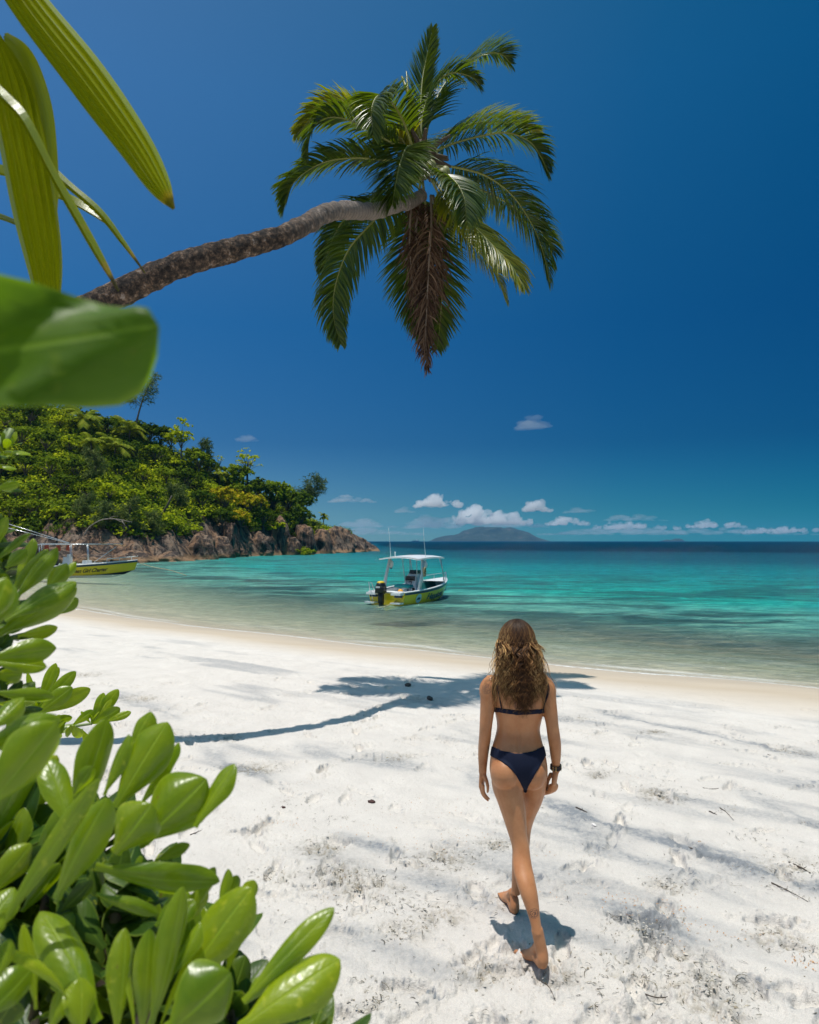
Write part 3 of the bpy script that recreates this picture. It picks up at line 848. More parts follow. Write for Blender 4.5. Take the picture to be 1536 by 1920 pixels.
Dk = [
 (560, 905, 425, 785, 90, .82, .84, .4, .05), (15, 725, 210, 655, 95, .78, .82, .9, .05), (50, 660, 150, 365, 75, .86, .88, -.5, .03), (60, 640, 240, 470, 130, .88, .9, .3, .04),
 (10, 640, 90, 460, 120, .90, .94, .1, .04), (140, 640, 260, 550, 90, .88, .9, -.2, .04), (470, 900, 330, 800, 100, .86, .86, .5, .05), (650, 850, 430, 700, 110, .84, .86, .7, .05),
 (430, 1050, 250, 830, 110, .80, .82, -.2, .06), (560, 1060, 470, 860, 130, .82, .86, .2, .05), (200, 1220, 120, 960, 130, .80, .82, .1, .06), (50, 1120, 120, 1000, 130, .84, .86, .2, .04),
 (100, 1380, 20, 1210, 140, .72, .76, -.3, .06), (560, 1200, 640, 960, 110, .78, .82, .2, .05), (310, 1250, 390, 1000, 120, .80, .84, .4, .05), (880, 1150, 800, 960, 90, .84, .86, .3, .05),
 (-20, 1380, 60, 1260, 120, .7, .7, .6, .05), (230, 1050, 60, 930, 100, .84, .84, .6, .05), (-10, 860, 130, 760, 110, .86, .88, .5, .05), (250, 900, 380, 770, 60, .8, .8, .9, .05),
]
rs = random.Random(21)
shrub = empty('beach_shrub', (-0.75, 1.05, float(sand_macro(-0.75, 1.05))))
tag(shrub, 'big glossy light green shrub filling the lower left corner', 'shrub')
mb = MB(); sm = MB()
for (bx, by, tx, ty, w, d0, d1, ro, ar) in [(-40, 620, 150, 190, 120, .86, .88, .3, .05), (40, 560, 235, 255, 95, .88, .9, -.2, .05), (60, 640, 60, 300, 110, .9, .92, .2, .05), (-60, 470, 232, 118, 190, .58, .62, .35, .06),
    (120, 760, 330, 420, 105, .84, .86, .3, .05), (20, 760, 100, 470, 110, .84, .86, -.4, .05), (-60, 840, 130, 620, 110, .76, .80, .5, .05), (180, 720, 110, 500, 85, .86, .88, .2, .05), (-80, 1000, 60, 800, 120, .7, .74, .2, .05),
    (90, 900, 250, 700, 90, .8, .82, .5, .06), (-60, 1330, 130, 1130, 130, .62, .66, .3, .06), (120, 1130, 300, 900, 100, .76, .8, .1, .06)]:
    pleaf(mb, bx / s_, 1300 + by / s_, tx / s_, 1300 + ty / s_, w / s_, d0, d1, ro, ar, .5, .3, wave=.09, rnd=rs)
for k in range(34):     # more long upright leaves crowding up behind the measured ones
    bx = rs.uniform(-20, 900); by = 1180 + rs.uniform(0, 180); tx = bx + rs.uniform(-90, 140); ty = max(rs.uniform(620, 1000), 560 + .55 * max(0, tx - 380)); d0 = rs.uniform(.84, .98)
    pleaf(mb, bx / s_, 1300 + by / s_, tx / s_, 1300 + ty / s_, rs.uniform(65, 120) / s_, d0, d0 + .04, rs.uniform(-.7, .9), rs.uniform(.03, .08), .4, .25, rnd=rs)
for (bx, by, tx, ty, w, d0, d1, ro, ar) in A:
    pleaf(mb, bx / s_, 1300 + by / s_, tx / s_, 1300 + ty / s_, w / s_, d0, d1, ro, ar, rs.uniform(.3, .8), .3, wave=.09, rnd=rs)
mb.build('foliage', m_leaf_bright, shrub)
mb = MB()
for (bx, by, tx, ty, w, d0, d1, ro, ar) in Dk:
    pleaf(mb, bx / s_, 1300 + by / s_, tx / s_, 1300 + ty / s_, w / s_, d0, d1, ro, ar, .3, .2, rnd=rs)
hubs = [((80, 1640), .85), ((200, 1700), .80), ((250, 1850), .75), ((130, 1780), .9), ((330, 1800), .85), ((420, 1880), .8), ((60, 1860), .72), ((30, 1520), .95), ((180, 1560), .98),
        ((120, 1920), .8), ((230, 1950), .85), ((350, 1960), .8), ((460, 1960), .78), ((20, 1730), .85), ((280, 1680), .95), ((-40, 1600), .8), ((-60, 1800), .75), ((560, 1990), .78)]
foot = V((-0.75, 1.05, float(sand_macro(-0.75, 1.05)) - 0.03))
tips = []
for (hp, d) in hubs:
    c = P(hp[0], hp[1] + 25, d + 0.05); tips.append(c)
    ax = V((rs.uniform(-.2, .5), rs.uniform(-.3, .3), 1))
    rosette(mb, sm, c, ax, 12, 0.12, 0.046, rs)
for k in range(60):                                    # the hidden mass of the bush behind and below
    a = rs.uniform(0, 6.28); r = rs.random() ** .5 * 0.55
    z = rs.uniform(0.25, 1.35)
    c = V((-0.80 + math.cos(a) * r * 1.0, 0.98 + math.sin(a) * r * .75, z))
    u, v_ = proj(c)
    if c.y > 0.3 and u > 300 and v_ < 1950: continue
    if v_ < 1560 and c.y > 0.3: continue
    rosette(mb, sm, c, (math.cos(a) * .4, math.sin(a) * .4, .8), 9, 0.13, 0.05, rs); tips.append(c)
mb.build('inner_foliage', m_leaf_shaded, shrub)
for c in tips:
    mid = (foot + c) / 2 + V((rs.uniform(-.08, .08), rs.uniform(-.08, .08), -.05))
    mid.z = foot.z + (c.z - foot.z) * .45
    pts = [V(q) for q in catmull([foot + V((rs.uniform(-.05, .05), rs.uniform(-.05, .05), 0)), mid, c - V((0, 0, .06)), c], 12)]
    sm.tube(pts, [0.016 - 0.011 * i / 12 for i in range(13)], 7, 0)
sm.build('stem', [m_wood], shrub)

# ---- the column of rosettes half way up the left edge
s2 = 4.572
A2 = [
 (130, 745, 490, 305, 150, 1.05, 1.10, .1, .05), (60, 740, 420, 330, 120, 1.12, 1.16, .4, .05), (400, 660, 575, 440, 150, 1.14, 1.18, .0, .05), (470, 620, 650, 425, 90, 1.22, 1.25, -.4, .04),
 (40, 930, 655, 600, 190, .98, 1.06, .15, .06), (-20, 1050, 660, 650, 250, 1.00, 1.06, .3, .05), (150, 1060, 495, 985, 120, 1.08, 1.10, .1, .04), (480, 880, 670, 740, 110, 1.12, 1.14, .1, .03),
 (-80, 1250, 485, 1165, 200, .92, .98, .55, .06), (-80, 1280, 400, 1330, 140, .95, .98, .0, .05), (50, 480, 230, 320, 120, 1.02, 1.05, .3, .06), (-60, 430, 265, 180, 70, 1.08, 1.12, .5, .04),
 (130, 620, 285, 225, 130, 1.14, 1.18, -.3, .03), (250, 520, 415, 320, 95, 1.16, 1.18, .2, .04), (-60, 330, 60, 40, 90, 1.1, 1.1, .2, .04),
 (-60, 1540, 470, 1590, 130, .90, .95, .6, .09), (-60, 1400, 190, 1390, 120, .95, .98, .3, .06), (60, 1480, 185, 1360, 110, 1.0, 1.02, .1, .05), (-40, 1640, 300, 1640, 110, .94, .98, .9, .08),
 (-90, 950, 60, 560, 240, .60, .62, .1, .03), (-120, 1010, 130, 640, 200, .60, .64, -.2, .04),
 (-200, 2050, 525, 1765, 250, .60, .66, .45, .05), (-60, 1850, 205, 1590, 190, .74, .78, .2, .05),
 (-40, -200, 170, -245, 80, 1.15, 1.18, .3, .06),
]
shrub2 = empty('beach_shrub', (-1.45, 1.35, float(sand_macro(-1.45, 1.35))))
tag(shrub2, 'tall light green shrub at the left edge in front of the moored yellow boat', 'shrub')
mb = MB(); sm = MB()
for (bx, by, tx, ty, w, d0, d1, ro, ar) in A2:
    pleaf(mb, bx / s2, 960 + by / s2, tx / s2, 960 + ty / s2, w / s2, d0, d1, ro, ar, rs.uniform(.35, .8), .3, wave=.08, rnd=rs)
# the soft leaf hanging close in front of everything
for (bx, by, tx, ty, w, d0, d1, ro, ar) in [(-600, 778, 298, 612, 230, .30, .31, .0, .03)]:
    nl_ = MB(); pleaf(nl_, bx, by, tx, ty, w, d0, d1, ro, ar, .30, .10, wave=.55, rnd=rs, slab=True)
    tag(nl_.build('leaf', m_leaf_mid, shrub2), 'big soft out of focus leaf hanging closest to the viewer')
for (hx_, hy_, d) in [(8, 838, 1.45), (-15, 860, 1.5)]:
    rosette(mb, sm, P(hx_, hy_ + 6, d), V((.5, -.3, .8)), 9, .055, .020, rs)
mb.build('foliage', m_leaf_bright, shrub2)
mb = MB(); tips = []
for (hx_, hy_, d) in [(-10, 1120, 1.15), (-30, 1010, 1.2), (-20, 1250, 1.1), (0, 1330, 1.15), (-60, 900, 1.3), (-60, 1180, 1.0), (10, 1070, 1.3), (-10, 1190, 1.25), (-50, 840, 1.45)]:
    c = P(hx_, hy_, d); tips.append(c)
    rosette(mb, sm, c, (.4, -.1, .9), 10, .085, .036, rs)
for k in range(36):
    z = rs.uniform(0.3, 2.2); c = V((-1.55 + rs.uniform(-.3, .25), 1.35 + rs.uniform(-.35, .3), z))
    u, v_ = proj(c)
    if u > -45: continue
    tips.append(c); rosette(mb, sm, c, (rs.uniform(-.5, .5), rs.uniform(-.5, .5), .8), 9, .11, .045, rs)
mb.build('inner_foliage', m_leaf_shaded, shrub2)
foot = V((-1.45, 1.35, float(sand_macro(-1.45, 1.35)) - .03))
for c in tips + [P(-230, 668, .30), P(8, 838, 1.45)]:
    mid = foot + V((rs.uniform(-.1, .1), rs.uniform(-.1, .1), (c.z - foot.z) * .5))
    u, v_ = proj((mid + c) / 2)
    sm.tube([V(q) for q in catmull([foot, mid, c - V((.04, 0, .05)), c], 12)], [0.018 - 0.0135 * i / 12 for i in range(13)], 7, 0)
sm.build('stem', [m_stem], shrub2)

# ---- the low sprig farther out, over the sand
shrub3 = empty('beach_shrub', (-1.62, 2.55, float(sand_macro(-1.62, 2.55))))
tag(shrub3, 'small sprig of rounded leaves reaching over the sand behind the big corner shrub', 'shrub')
mb = MB(); sm = MB()
A3 = [(300, 1710, 235, 1375, 55, 2.05, 2.08, .3, .04), (310, 1700, 270, 1440, 45, 2.1, 2.12, -.4, .04), (330, 1640, 480, 1295, 85, 2.05, 2.1, .1, .05), (400, 1560, 505, 1330, 60, 2.15, 2.15, -.4, .04),
      (340, 1680, 650, 1365, 100, 2.0, 2.05, .2, .06), (320, 1730, 620, 1500, 130, 1.95, 2.0, .2, .06), (360, 1720, 775, 1515, 120, 2.0, 2.03, .3, .07), (500, 1600, 700, 1520, 60, 2.05, 2.06, .6, .04),
      (300, 1720, 250, 1540, 60, 2.0, 2.0, .5, .04), (300, 1720, 120, 1560, 90, 1.95, 1.98, .3, .06),
      (790, 1810, 890, 1550, 75, 2.2, 2.25, .2, .05), (800, 1800, 1015, 1520, 100, 2.22, 2.25, .1, .05), (850, 1760, 960, 1610, 50, 2.2, 2.2, -.6, .04), (800, 1810, 1030, 1680, 100, 2.15, 2.18, .3, .07),
      (920, 1800, 1125, 1715, 60, 2.15, 2.18, .3, .06), (620, 1830, 800, 1700, 65, 2.15, 2.2, .4, .05), (430, 1790, 620, 1760, 70, 2.1, 2.1, .5, .05), (700, 1860, 770, 1990, 50, 2.1, 2.12, .3, .05),
      (600, 1830, 700, 1930, 70, 2.05, 2.08, .4, .06), (640, 1830, 560, 1920, 60, 2.05, 2.08, .3, .06), (560, 1800, 480, 1920, 60, 2.1, 2.1, .2, .05),
      (50, 1900, 190, 1720, 110, 1.9, 1.92, .2, .05), (180, 1850, 330, 1730, 110, 1.92, 1.94, .1, .05), (300, 1760, 440, 1800, 60, 2.0, 2.0, .3, .05)]
for (bx, by, tx, ty, w, d0, d1, ro, ar) in A3:
    pleaf(mb, bx / s2, 960 + by / s2, tx / s2, 960 + ty / s2, w / s2, d0, d1, ro, ar, rs.uniform(.2, .4), .25, rnd=rs)
rosette(mb, sm, P(66, 1330, 2.05), (.2, -.2, .9), 9, .07, .03, rs)
rosette(mb, sm, P(172, 1352, 2.2), (.4, -.2, .8), 6, .06, .026, rs)
rosette(mb, sm, P(95, 1372, 2.1), (.2, -.4, .6), 9, .07, .03, rs)
mb.build('foliage', m_leaf_bright, shrub3)
foot = V((-1.62, 2.55, float(sand_macro(-1.62, 2.55)) - .02))
tw = [P(300 / s2, 960 + 1715 / s2, 2.03), P(790 / s2, 960 + 1815 / s2, 2.18), P(20, 1372, 1.95)]
sm.tube([V(q) for q in catmull([foot, P(-40, 1480, 2.2), P(30, 1395, 2.05), tw[0]], 14)], [.02 - .015 * i / 14 for i in range(15)], 7, 0)
sm.tube([V(q) for q in catmull([P(30, 1395, 2.05), P(100, 1372, 2.1), P(140, 1362, 2.15), tw[1]], 10)], [.007 - .003 * i / 10 for i in range(11)], 6, 1)
sm.build('stem', [m_wood, m_stem], shrub3)

# ================================================================== drooping fan leaf of another palm, top left
m_fan, nt = newmat('pleated_palm_leaf'); N = NT(nt)
tc = N.n('ShaderNodeTexCoord'); sp = N.n('ShaderNodeSeparateXYZ'); N.l(tc.outputs['UV'], sp.inputs[0])
g = N.n('ShaderNodeNewGeometry')
fib = N.math('SINE', N.math('MULTIPLY', sp.outputs[1], 60.0))
bc = N.ramp(g.outputs['Random Per Island'], [(0.0, (0.17, 0.21, 0.004)), (1.0, (0.28, 0.31, 0.006))])
bc = N.mix(N.ramp(fib, [(0.2, 0.0), (1.0, 0.35)]), bc, (0.20, 0.28, 0.03))
bc = N.mix(N.ramp(N.noise(N.coord('Object'), 14, 5, 0.7), [(0.62, 0.0), (0.70, 0.7)]), bc, (0.35, 0.28, 0.03))
tn = N.math('ADD', sp.outputs[0], N.math('MULTIPLY', N.math('SUBTRACT', N.noise(N.coord('Object'), 70, 3), 0.5), 0.10))
bc = N.mix(N.ramp(tn, [(0.85, 0.0), (0.90, 1.0)]), bc, (0.38, 0.26, 0.02))
bc = N.mix(N.ramp(tn, [(0.91, 0.0), (0.945, 1.0)]), bc, (0.05, 0.022, 0.012))
b = N.n('ShaderNodeBsdfPrincipled'); N.l(bc, b.inputs['Base Color']); b.inputs['Roughness'].default_value = 0.27; b.inputs['Specular IOR Level'].default_value = 0.8
N.l(N.bump(fib, 0.25, 0.001), b.inputs['Normal'])
t = N.n('ShaderNodeBsdfTranslucent'); N.l(N.mix(0.55, bc, (0.75, 0.76, 0.003)), t.inputs[0])
mx = N.n('ShaderNodeMixShader'); mx.inputs[0].default_value = 0.48; N.l(b.outputs[0], mx.inputs[1]); N.l(t.outputs[0], mx.inputs[2]); N.out(mx.outputs[0])

def blade(mb, pts, widths, depths, pleats=6, roll=0.0, pleat=0.16, bend=0.0, rag=0.0, sgn=1):
    """pts: midline pixels, widths in pixels, depths in m"""
    C_ = [P(p[0], p[1], d) for p, d in zip(pts, depths)]
    Wd = [w / F * d for w, d in zip(widths, depths)]
    cs = [V(q) for q in catmull(C_, 40)]; ws_ = [float(q[0]) for q in catmull([(x,) for x in Wd], 40)]
    nv = pleats * 2; vs = []; uv = []; fs = []
    rr = random.Random(3)
    for i, (c, w_) in enumerate(zip(cs, ws_)):
        t = (cs[min(i + 1, 40)] - cs[max(i - 1, 0)]).normalized()
        n = view_dir(c); n = (n - t * n.dot(t)).normalized()
        n = Matrix.Rotation(roll, 3, t) @ n; s = t.cross(n)
        for j in range(nv + 1):
            v = -1 + 2 * j / nv
            zz = (pleat if j % 2 else -pleat) * w_ / pleats * 2.6
            rg = 0
            if rag and i > 34: rg = rr.uniform(-rag, rag) * w_
            vs.append(tuple(c + s * (v * w_ / 2) + n * (zz + bend * w_ * v * v) + t * rg)); uv.append((i / 40, v))
    for i in range(40):
        for j in range(nv):
            a = i * (nv + 1) + j; fs.append((a, a + 1, a + nv + 2, a + nv + 1))
    mb.add(vs, fs, 0, uv)

fan = empty('fan_palm', (-2.2, 0.5, float(sand_macro(-2.2, .5))))
tag(fan, 'drooping pleated palm leaf hanging into the top left corner', 'palm')
def bl(*a, **k):
    m_ = MB(); blade(m_, *a, **k); return m_.build('leaf_blade', m_fan, fan, smooth=False)
bl([(-60, -170), (35, -10), (150, 140), (240, 262), (292, 342), (326, 392)], [60, 74, 84, 70, 46, 5], [1.15, 1.12, 1.08, 1.05, 1.03, 1.02], 7, .25, .2, -.25, .05)
bl([(-12, 60), (18, 150), (48, 290), (68, 400), (86, 510), (96, 640)], [20, 78, 82, 78, 58, 12], [1.10, 1.10, 1.08, 1.08, 1.08, 1.08], 6, -.1, .2, -.1)
bl([(8, 68), (40, 110), (70, 190), (84, 280), (94, 360), (100, 430)], [16, 40, 40, 36, 24, 8], [1.14, 1.14, 1.13, 1.12, 1.12, 1.11], 3, .9, .2, -.2)
bl([(-60, 120), (0, 176), (45, 225), (95, 320), (140, 400), (185, 480), (222, 545)], [14, 16, 15, 13, 13, 11, 3], [.98, .98, .97, .97, .97, .97, .97], 2, .6, .5)
bl([(-60, 245), (20, 275), (75, 305), (130, 350), (185, 398), (230, 455), (272, 512)], [16, 17, 17, 13, 13, 9, 2], [1.24, 1.23, 1.22, 1.21, 1.2, 1.2, 1.2], 2, .3, .5)
bl([(-40, 310), (40, 330), (95, 358), (140, 378), (180, 402), (215, 430)], [13, 13, 12, 11, 9, 2], [1.3, 1.29, 1.27, 1.25, 1.24, 1.23], 2, .8, .5)
bl([(-60, 392), (-10, 404), (15, 412), (45, 425), (60, 435)], [10, 9, 8, 7, 1], [1.3, 1.3, 1.3, 1.3, 1.3], 2, .5, .5)
bl([(-60, 500), (-20, 530), (5, 560), (20, 600)], [10, 8, 8, 2], [1.2, 1.2, 1.2, 1.2], 2, .5, .5)
# blades above the frame that throw the dark bars of shade, and the leaf stalk and stem that carry them
for k in range(6):
    x0 = -120 + 14 * k
    bl([(x0 - 60, -330 + 20 * k), (x0 + 10, -300 + 30 * k), (x0 + 70, -210 + 26 * k), (x0 + 110, -120 + 24 * k)], [10, 26, 22, 3], [.95 + .03 * k] * 4, 2, .6, .4)
sm = MB()
hub = P(-150, -130, 1.18)
top = V((-2.2, .5, 3.1))
sm.tube([V(q) for q in catmull([top, (top + hub) / 2 + V((0, 0, .12)), hub], 12)], [.018 - .006 * i / 12 for i in range(13)], 8)
for q in [P(-60, -170, 1.15), P(-12, 60, 1.1), P(-60, 120, .98), P(-60, 245, 1.24), P(-60, 392, 1.3), P(-40, 310, 1.3), P(-60, 500, 1.2), P(-150, -240, 1.0)]:
    sm.tube([hub, (hub + q) / 2 + V((0, 0, .01)), q], [.006, .005, .004], 6)
sm.build('leaf_stalk', m_stem, fan)
sm = MB(); z0 = float(sand_macro(-2.2, .5))
sm.tube([(-2.2, .5, z0 - .05), (-2.22, .52, 1.5), (-2.2, .5, 3.15)], [.13, .11, .09], 14)
sm.build('trunk', m_wood, fan)

# ================================================================== the leaning coconut palm
tp = [(-230, 730, 6.85, 58), (0, 655, 6.85, 57), (130, 595, 6.9, 56), (245, 540, 6.95, 54), (330, 500, 7.05, 51), (430, 470, 7.25, 46), (520, 445, 7.55, 42), (575, 420, 7.85, 40), (610, 400, 8.15, 37), (650, 394, 8.5, 34), (700, 396, 9.0, 32), (740, 386, 9.45, 29), (770, 378, 9.75, 27), (792, 366, 9.9, 25)]
pts = [P(a_, b_, c_) for a_, b_, c_, _ in tp]; rad = [w_ * .93 / 2 / F * c_ for _, _, c_, w_ in tp]
footp = V((-6.3, 6.3, float(sand_macro(-6.3, 6.3)) - .15))
pts = [footp, footp + V((.1, .1, .9)), footp + V((.45, .25, 2.2))] + pts; rad = [.34, .22, .19] + rad
_pl = [V(q[:3]) for q in catmull([tuple(p) + (r,) for p, r in zip(pts, rad)], 420)]
TLEN = sum((b_ - a_).length for a_, b_ in zip(_pl[:-1], _pl[1:]))
m_bark, nt = newmat('palm_bark'); N = NT(nt); LT = 13.6
co = N.coord('Object'); tc = N.n('ShaderNodeTexCoord'); sp = N.n('ShaderNodeSeparateXYZ'); N.l(tc.outputs['UV'], sp.inputs[0])
n1 = N.noise(co, 14, 6, 0.7); n2 = N.noise(co, 45, 5, 0.7); n3 = N.noise(co, 2.2, 3)
c = N.ramp(n1, [(0.40, (0.025, 0.020, 0.018)), (0.50, (0.07, 0.052, 0.042)), (0.58, (0.18, 0.115, 0.075)), (0.68, (0.36, 0.30, 0.26))])
top_ = N.ramp(sp.outputs[1], [(0.0, 0.0), (1.0, 1.0)])
g_ = N.math('MULTIPLY', sp.outputs[1], 1.0)
pale = N.ramp(N.math('DIVIDE', sp.outputs[1], TLEN), [(1 - 3.4 / TLEN, 0.0), (1 - 2.6 / TLEN, 0.45), (1 - 1.2 / TLEN, 0.95)])
c = N.mix(pale, c, N.mix(n2, (0.20, 0.165, 0.14), (0.42, 0.36, 0.32)))
ring = N.math('SINE', N.math('MULTIPLY', N.math('ADD', sp.outputs[1], N.math('MULTIPLY', n1, 0.05)), 95.0))
c = N.mix(N.ramp(ring, [(0.6, 0.0), (1.0, 0.4)]), c, (0.035, 0.028, 0.024))
b = N.n('ShaderNodeBsdfPrincipled'); N.l(c, b.inputs['Base Color']); b.inputs['Roughness'].default_value = 0.9; b.inputs['Specular IOR Level'].default_value = .2
N.l(N.bump(N.math('ADD', n1, N.math('MULTIPLY', n2, 0.4)), 1.0, 0.05), b.inputs['Normal']); N.out(b.outputs[0])

palm = empty('coconut_palm', (footp.x, footp.y, footp.z + .15))
tag(palm, 'coconut palm leaning far out over the beach, one brown frond hanging', 'palm tree')
full = catmull([tuple(p) + (r,) for p, r in zip(pts, rad)], 420)
mb = MB()
mb.tube([V(q[:3]) for q in full], [q[3] * (1 + .05 * vn(i * .31, 0 * 1.0, 500) ) for i, q in enumerate(full)], 28)
tr = mb.build('trunk', m_bark, palm)
# roughen
me = tr.data; nv = len(me.vertices); cv = np.zeros(nv * 3); me.vertices.foreach_get('co', cv); cv = cv.reshape(-1, 3)
nn = np.zeros(nv * 3); me.vertices.foreach_get('normal', nn); nn = nn.reshape(-1, 3)
cv += nn * (0.020 * fbm(cv[:, 0] * 9 + cv[:, 2] * 3, cv[:, 1] * 9 + cv[:, 2] * 9, 3, 510))[:, None]
me.vertices.foreach_set('co', cv.ravel()); me.update()

m_frond = leafmat('palm_leaflet', [(0.024, 0.052, 0.012), (0.042, 0.08, 0.012), (0.07, 0.11, 0.014), (0.11, 0.145, 0.016)], trans=(0.22, 0.29, 0.004), tw=0.42, rough=0.32, spec=0.4)
m_frond_y = leafmat('yellowing_palm_leaflet', [(0.06, 0.09, 0.012), (0.12, 0.15, 0.012), (0.19, 0.20, 0.012), (0.27, 0.24, 0.012)], trans=(0.38, 0.40, 0.004), tw=0.38, rough=0.34, spec=0.5)
m_frond_dead = leafmat('dead_palm_leaflet', [(0.045, 0.025, 0.016), (0.10, 0.055, 0.032), (0.22, 0.14, 0.085), (0.03, 0.018, 0.013)], trans=(0.10, 0.05, 0.03), tw=0.2, rough=0.7, spec=0.15)
m_rachis = plain('palm_rachis', (0.20, 0.21, 0.05), 0.5)
m_rachis_dead = plain('dead_rachis', (0.24, 0.18, 0.13), 0.7)

def frond(mb, path, L, nl, rnd, up=(0, 0, 1), droop=0.5, fwd=0.55, wl=0.036, r0=0.022, sides=(1, 1), lmin=.25, start=.12, lift=0.25, jit=.12):
    """path: 3-D points of the rachis; L: longest leaflet; two leaflet rows that hang with gravity"""
    cs = [V(q) for q in catmull(path, 60)]
    mb.tube(cs, [r0 * (1 - .82 * i / 60) for i in range(61)], 6, 1)
    for k in range(nl):
        t = start + (1 - start) * (k + rnd.uniform(0, .6)) / nl
        t = min(t, .995)
        f = t * 60; i = min(int(f), 59); c = cs[i].lerp(cs[i + 1], f - i)
        tg = (cs[min(i + 2, 60)] - cs[max(i - 1, 0)]).normalized()
        u = V(up); u = u - tg * u.dot(tg)
        if u.length < .05: u = tg.orthogonal()
        u.normalize(); s = tg.cross(u)
        gap = vn(t * 9, L * 50.0, int(start * 1000) + nl) < -.48
        if gap: continue
        ll = L * (lmin + (1 - lmin) * math.sin(math.pi * min(1, (t * .92 + .1)) ** 0.9) ** .8)
        for sg, on in ((1, sides[0]), (-1, sides[1])):
            if not on or rnd.random() < .03: continue
            l = ll * (rnd.uniform(.82, 1.10) if jit < .3 else rnd.uniform(.35, 1.25)) * on
            d = (s * sg * (1 - .25 * t) + tg * (fwd + .5 * t) + u * (lift + rnd.uniform(-.12, .12)) + V((rnd.uniform(-jit, jit), rnd.uniform(-jit, jit), rnd.uniform(-jit, jit)))).normalized()
            dr = droop * rnd.uniform(.7, 1.3)
            p = c.copy(); seg = 5; vs = []; uv = []
            wv = d.cross(u);
            if wv.length < .1: wv = d.cross(tg)
            wv.normalize()
            wv = (tg * .85 + u * .25 * sg); wv = wv - d * wv.dot(d); wv.normalize()
            for q in range(seg + 1):
                ft = q / seg
                hw = wl / 2 * (.55 + .9 * math.sin(math.pi * min(1, ft * .75 + .12))) * (1 - ft ** 3) + .0008
                w2 = wv - d * wv.dot(d); w2.normalize()
                nn_ = d.cross(w2)
                vs += [tuple(p - w2 * hw + nn_ * hw * .5), tuple(p), tuple(p + w2 * hw + nn_ * hw * .5)]; uv += [(ft, -1), (ft, 0), (ft, 1)]
                p = p + d * (l / seg)
                d = (d + V((0, 0, -1)) * dr * (ft * .75 + .25) * .6).normalized()
            fs = []
            for q in range(seg):
                a = q * 3; fs += [(a, a + 1, a + 4, a + 3), (a + 1, a + 2, a + 5, a + 4)]
            mb.add(vs, fs, 0, uv)

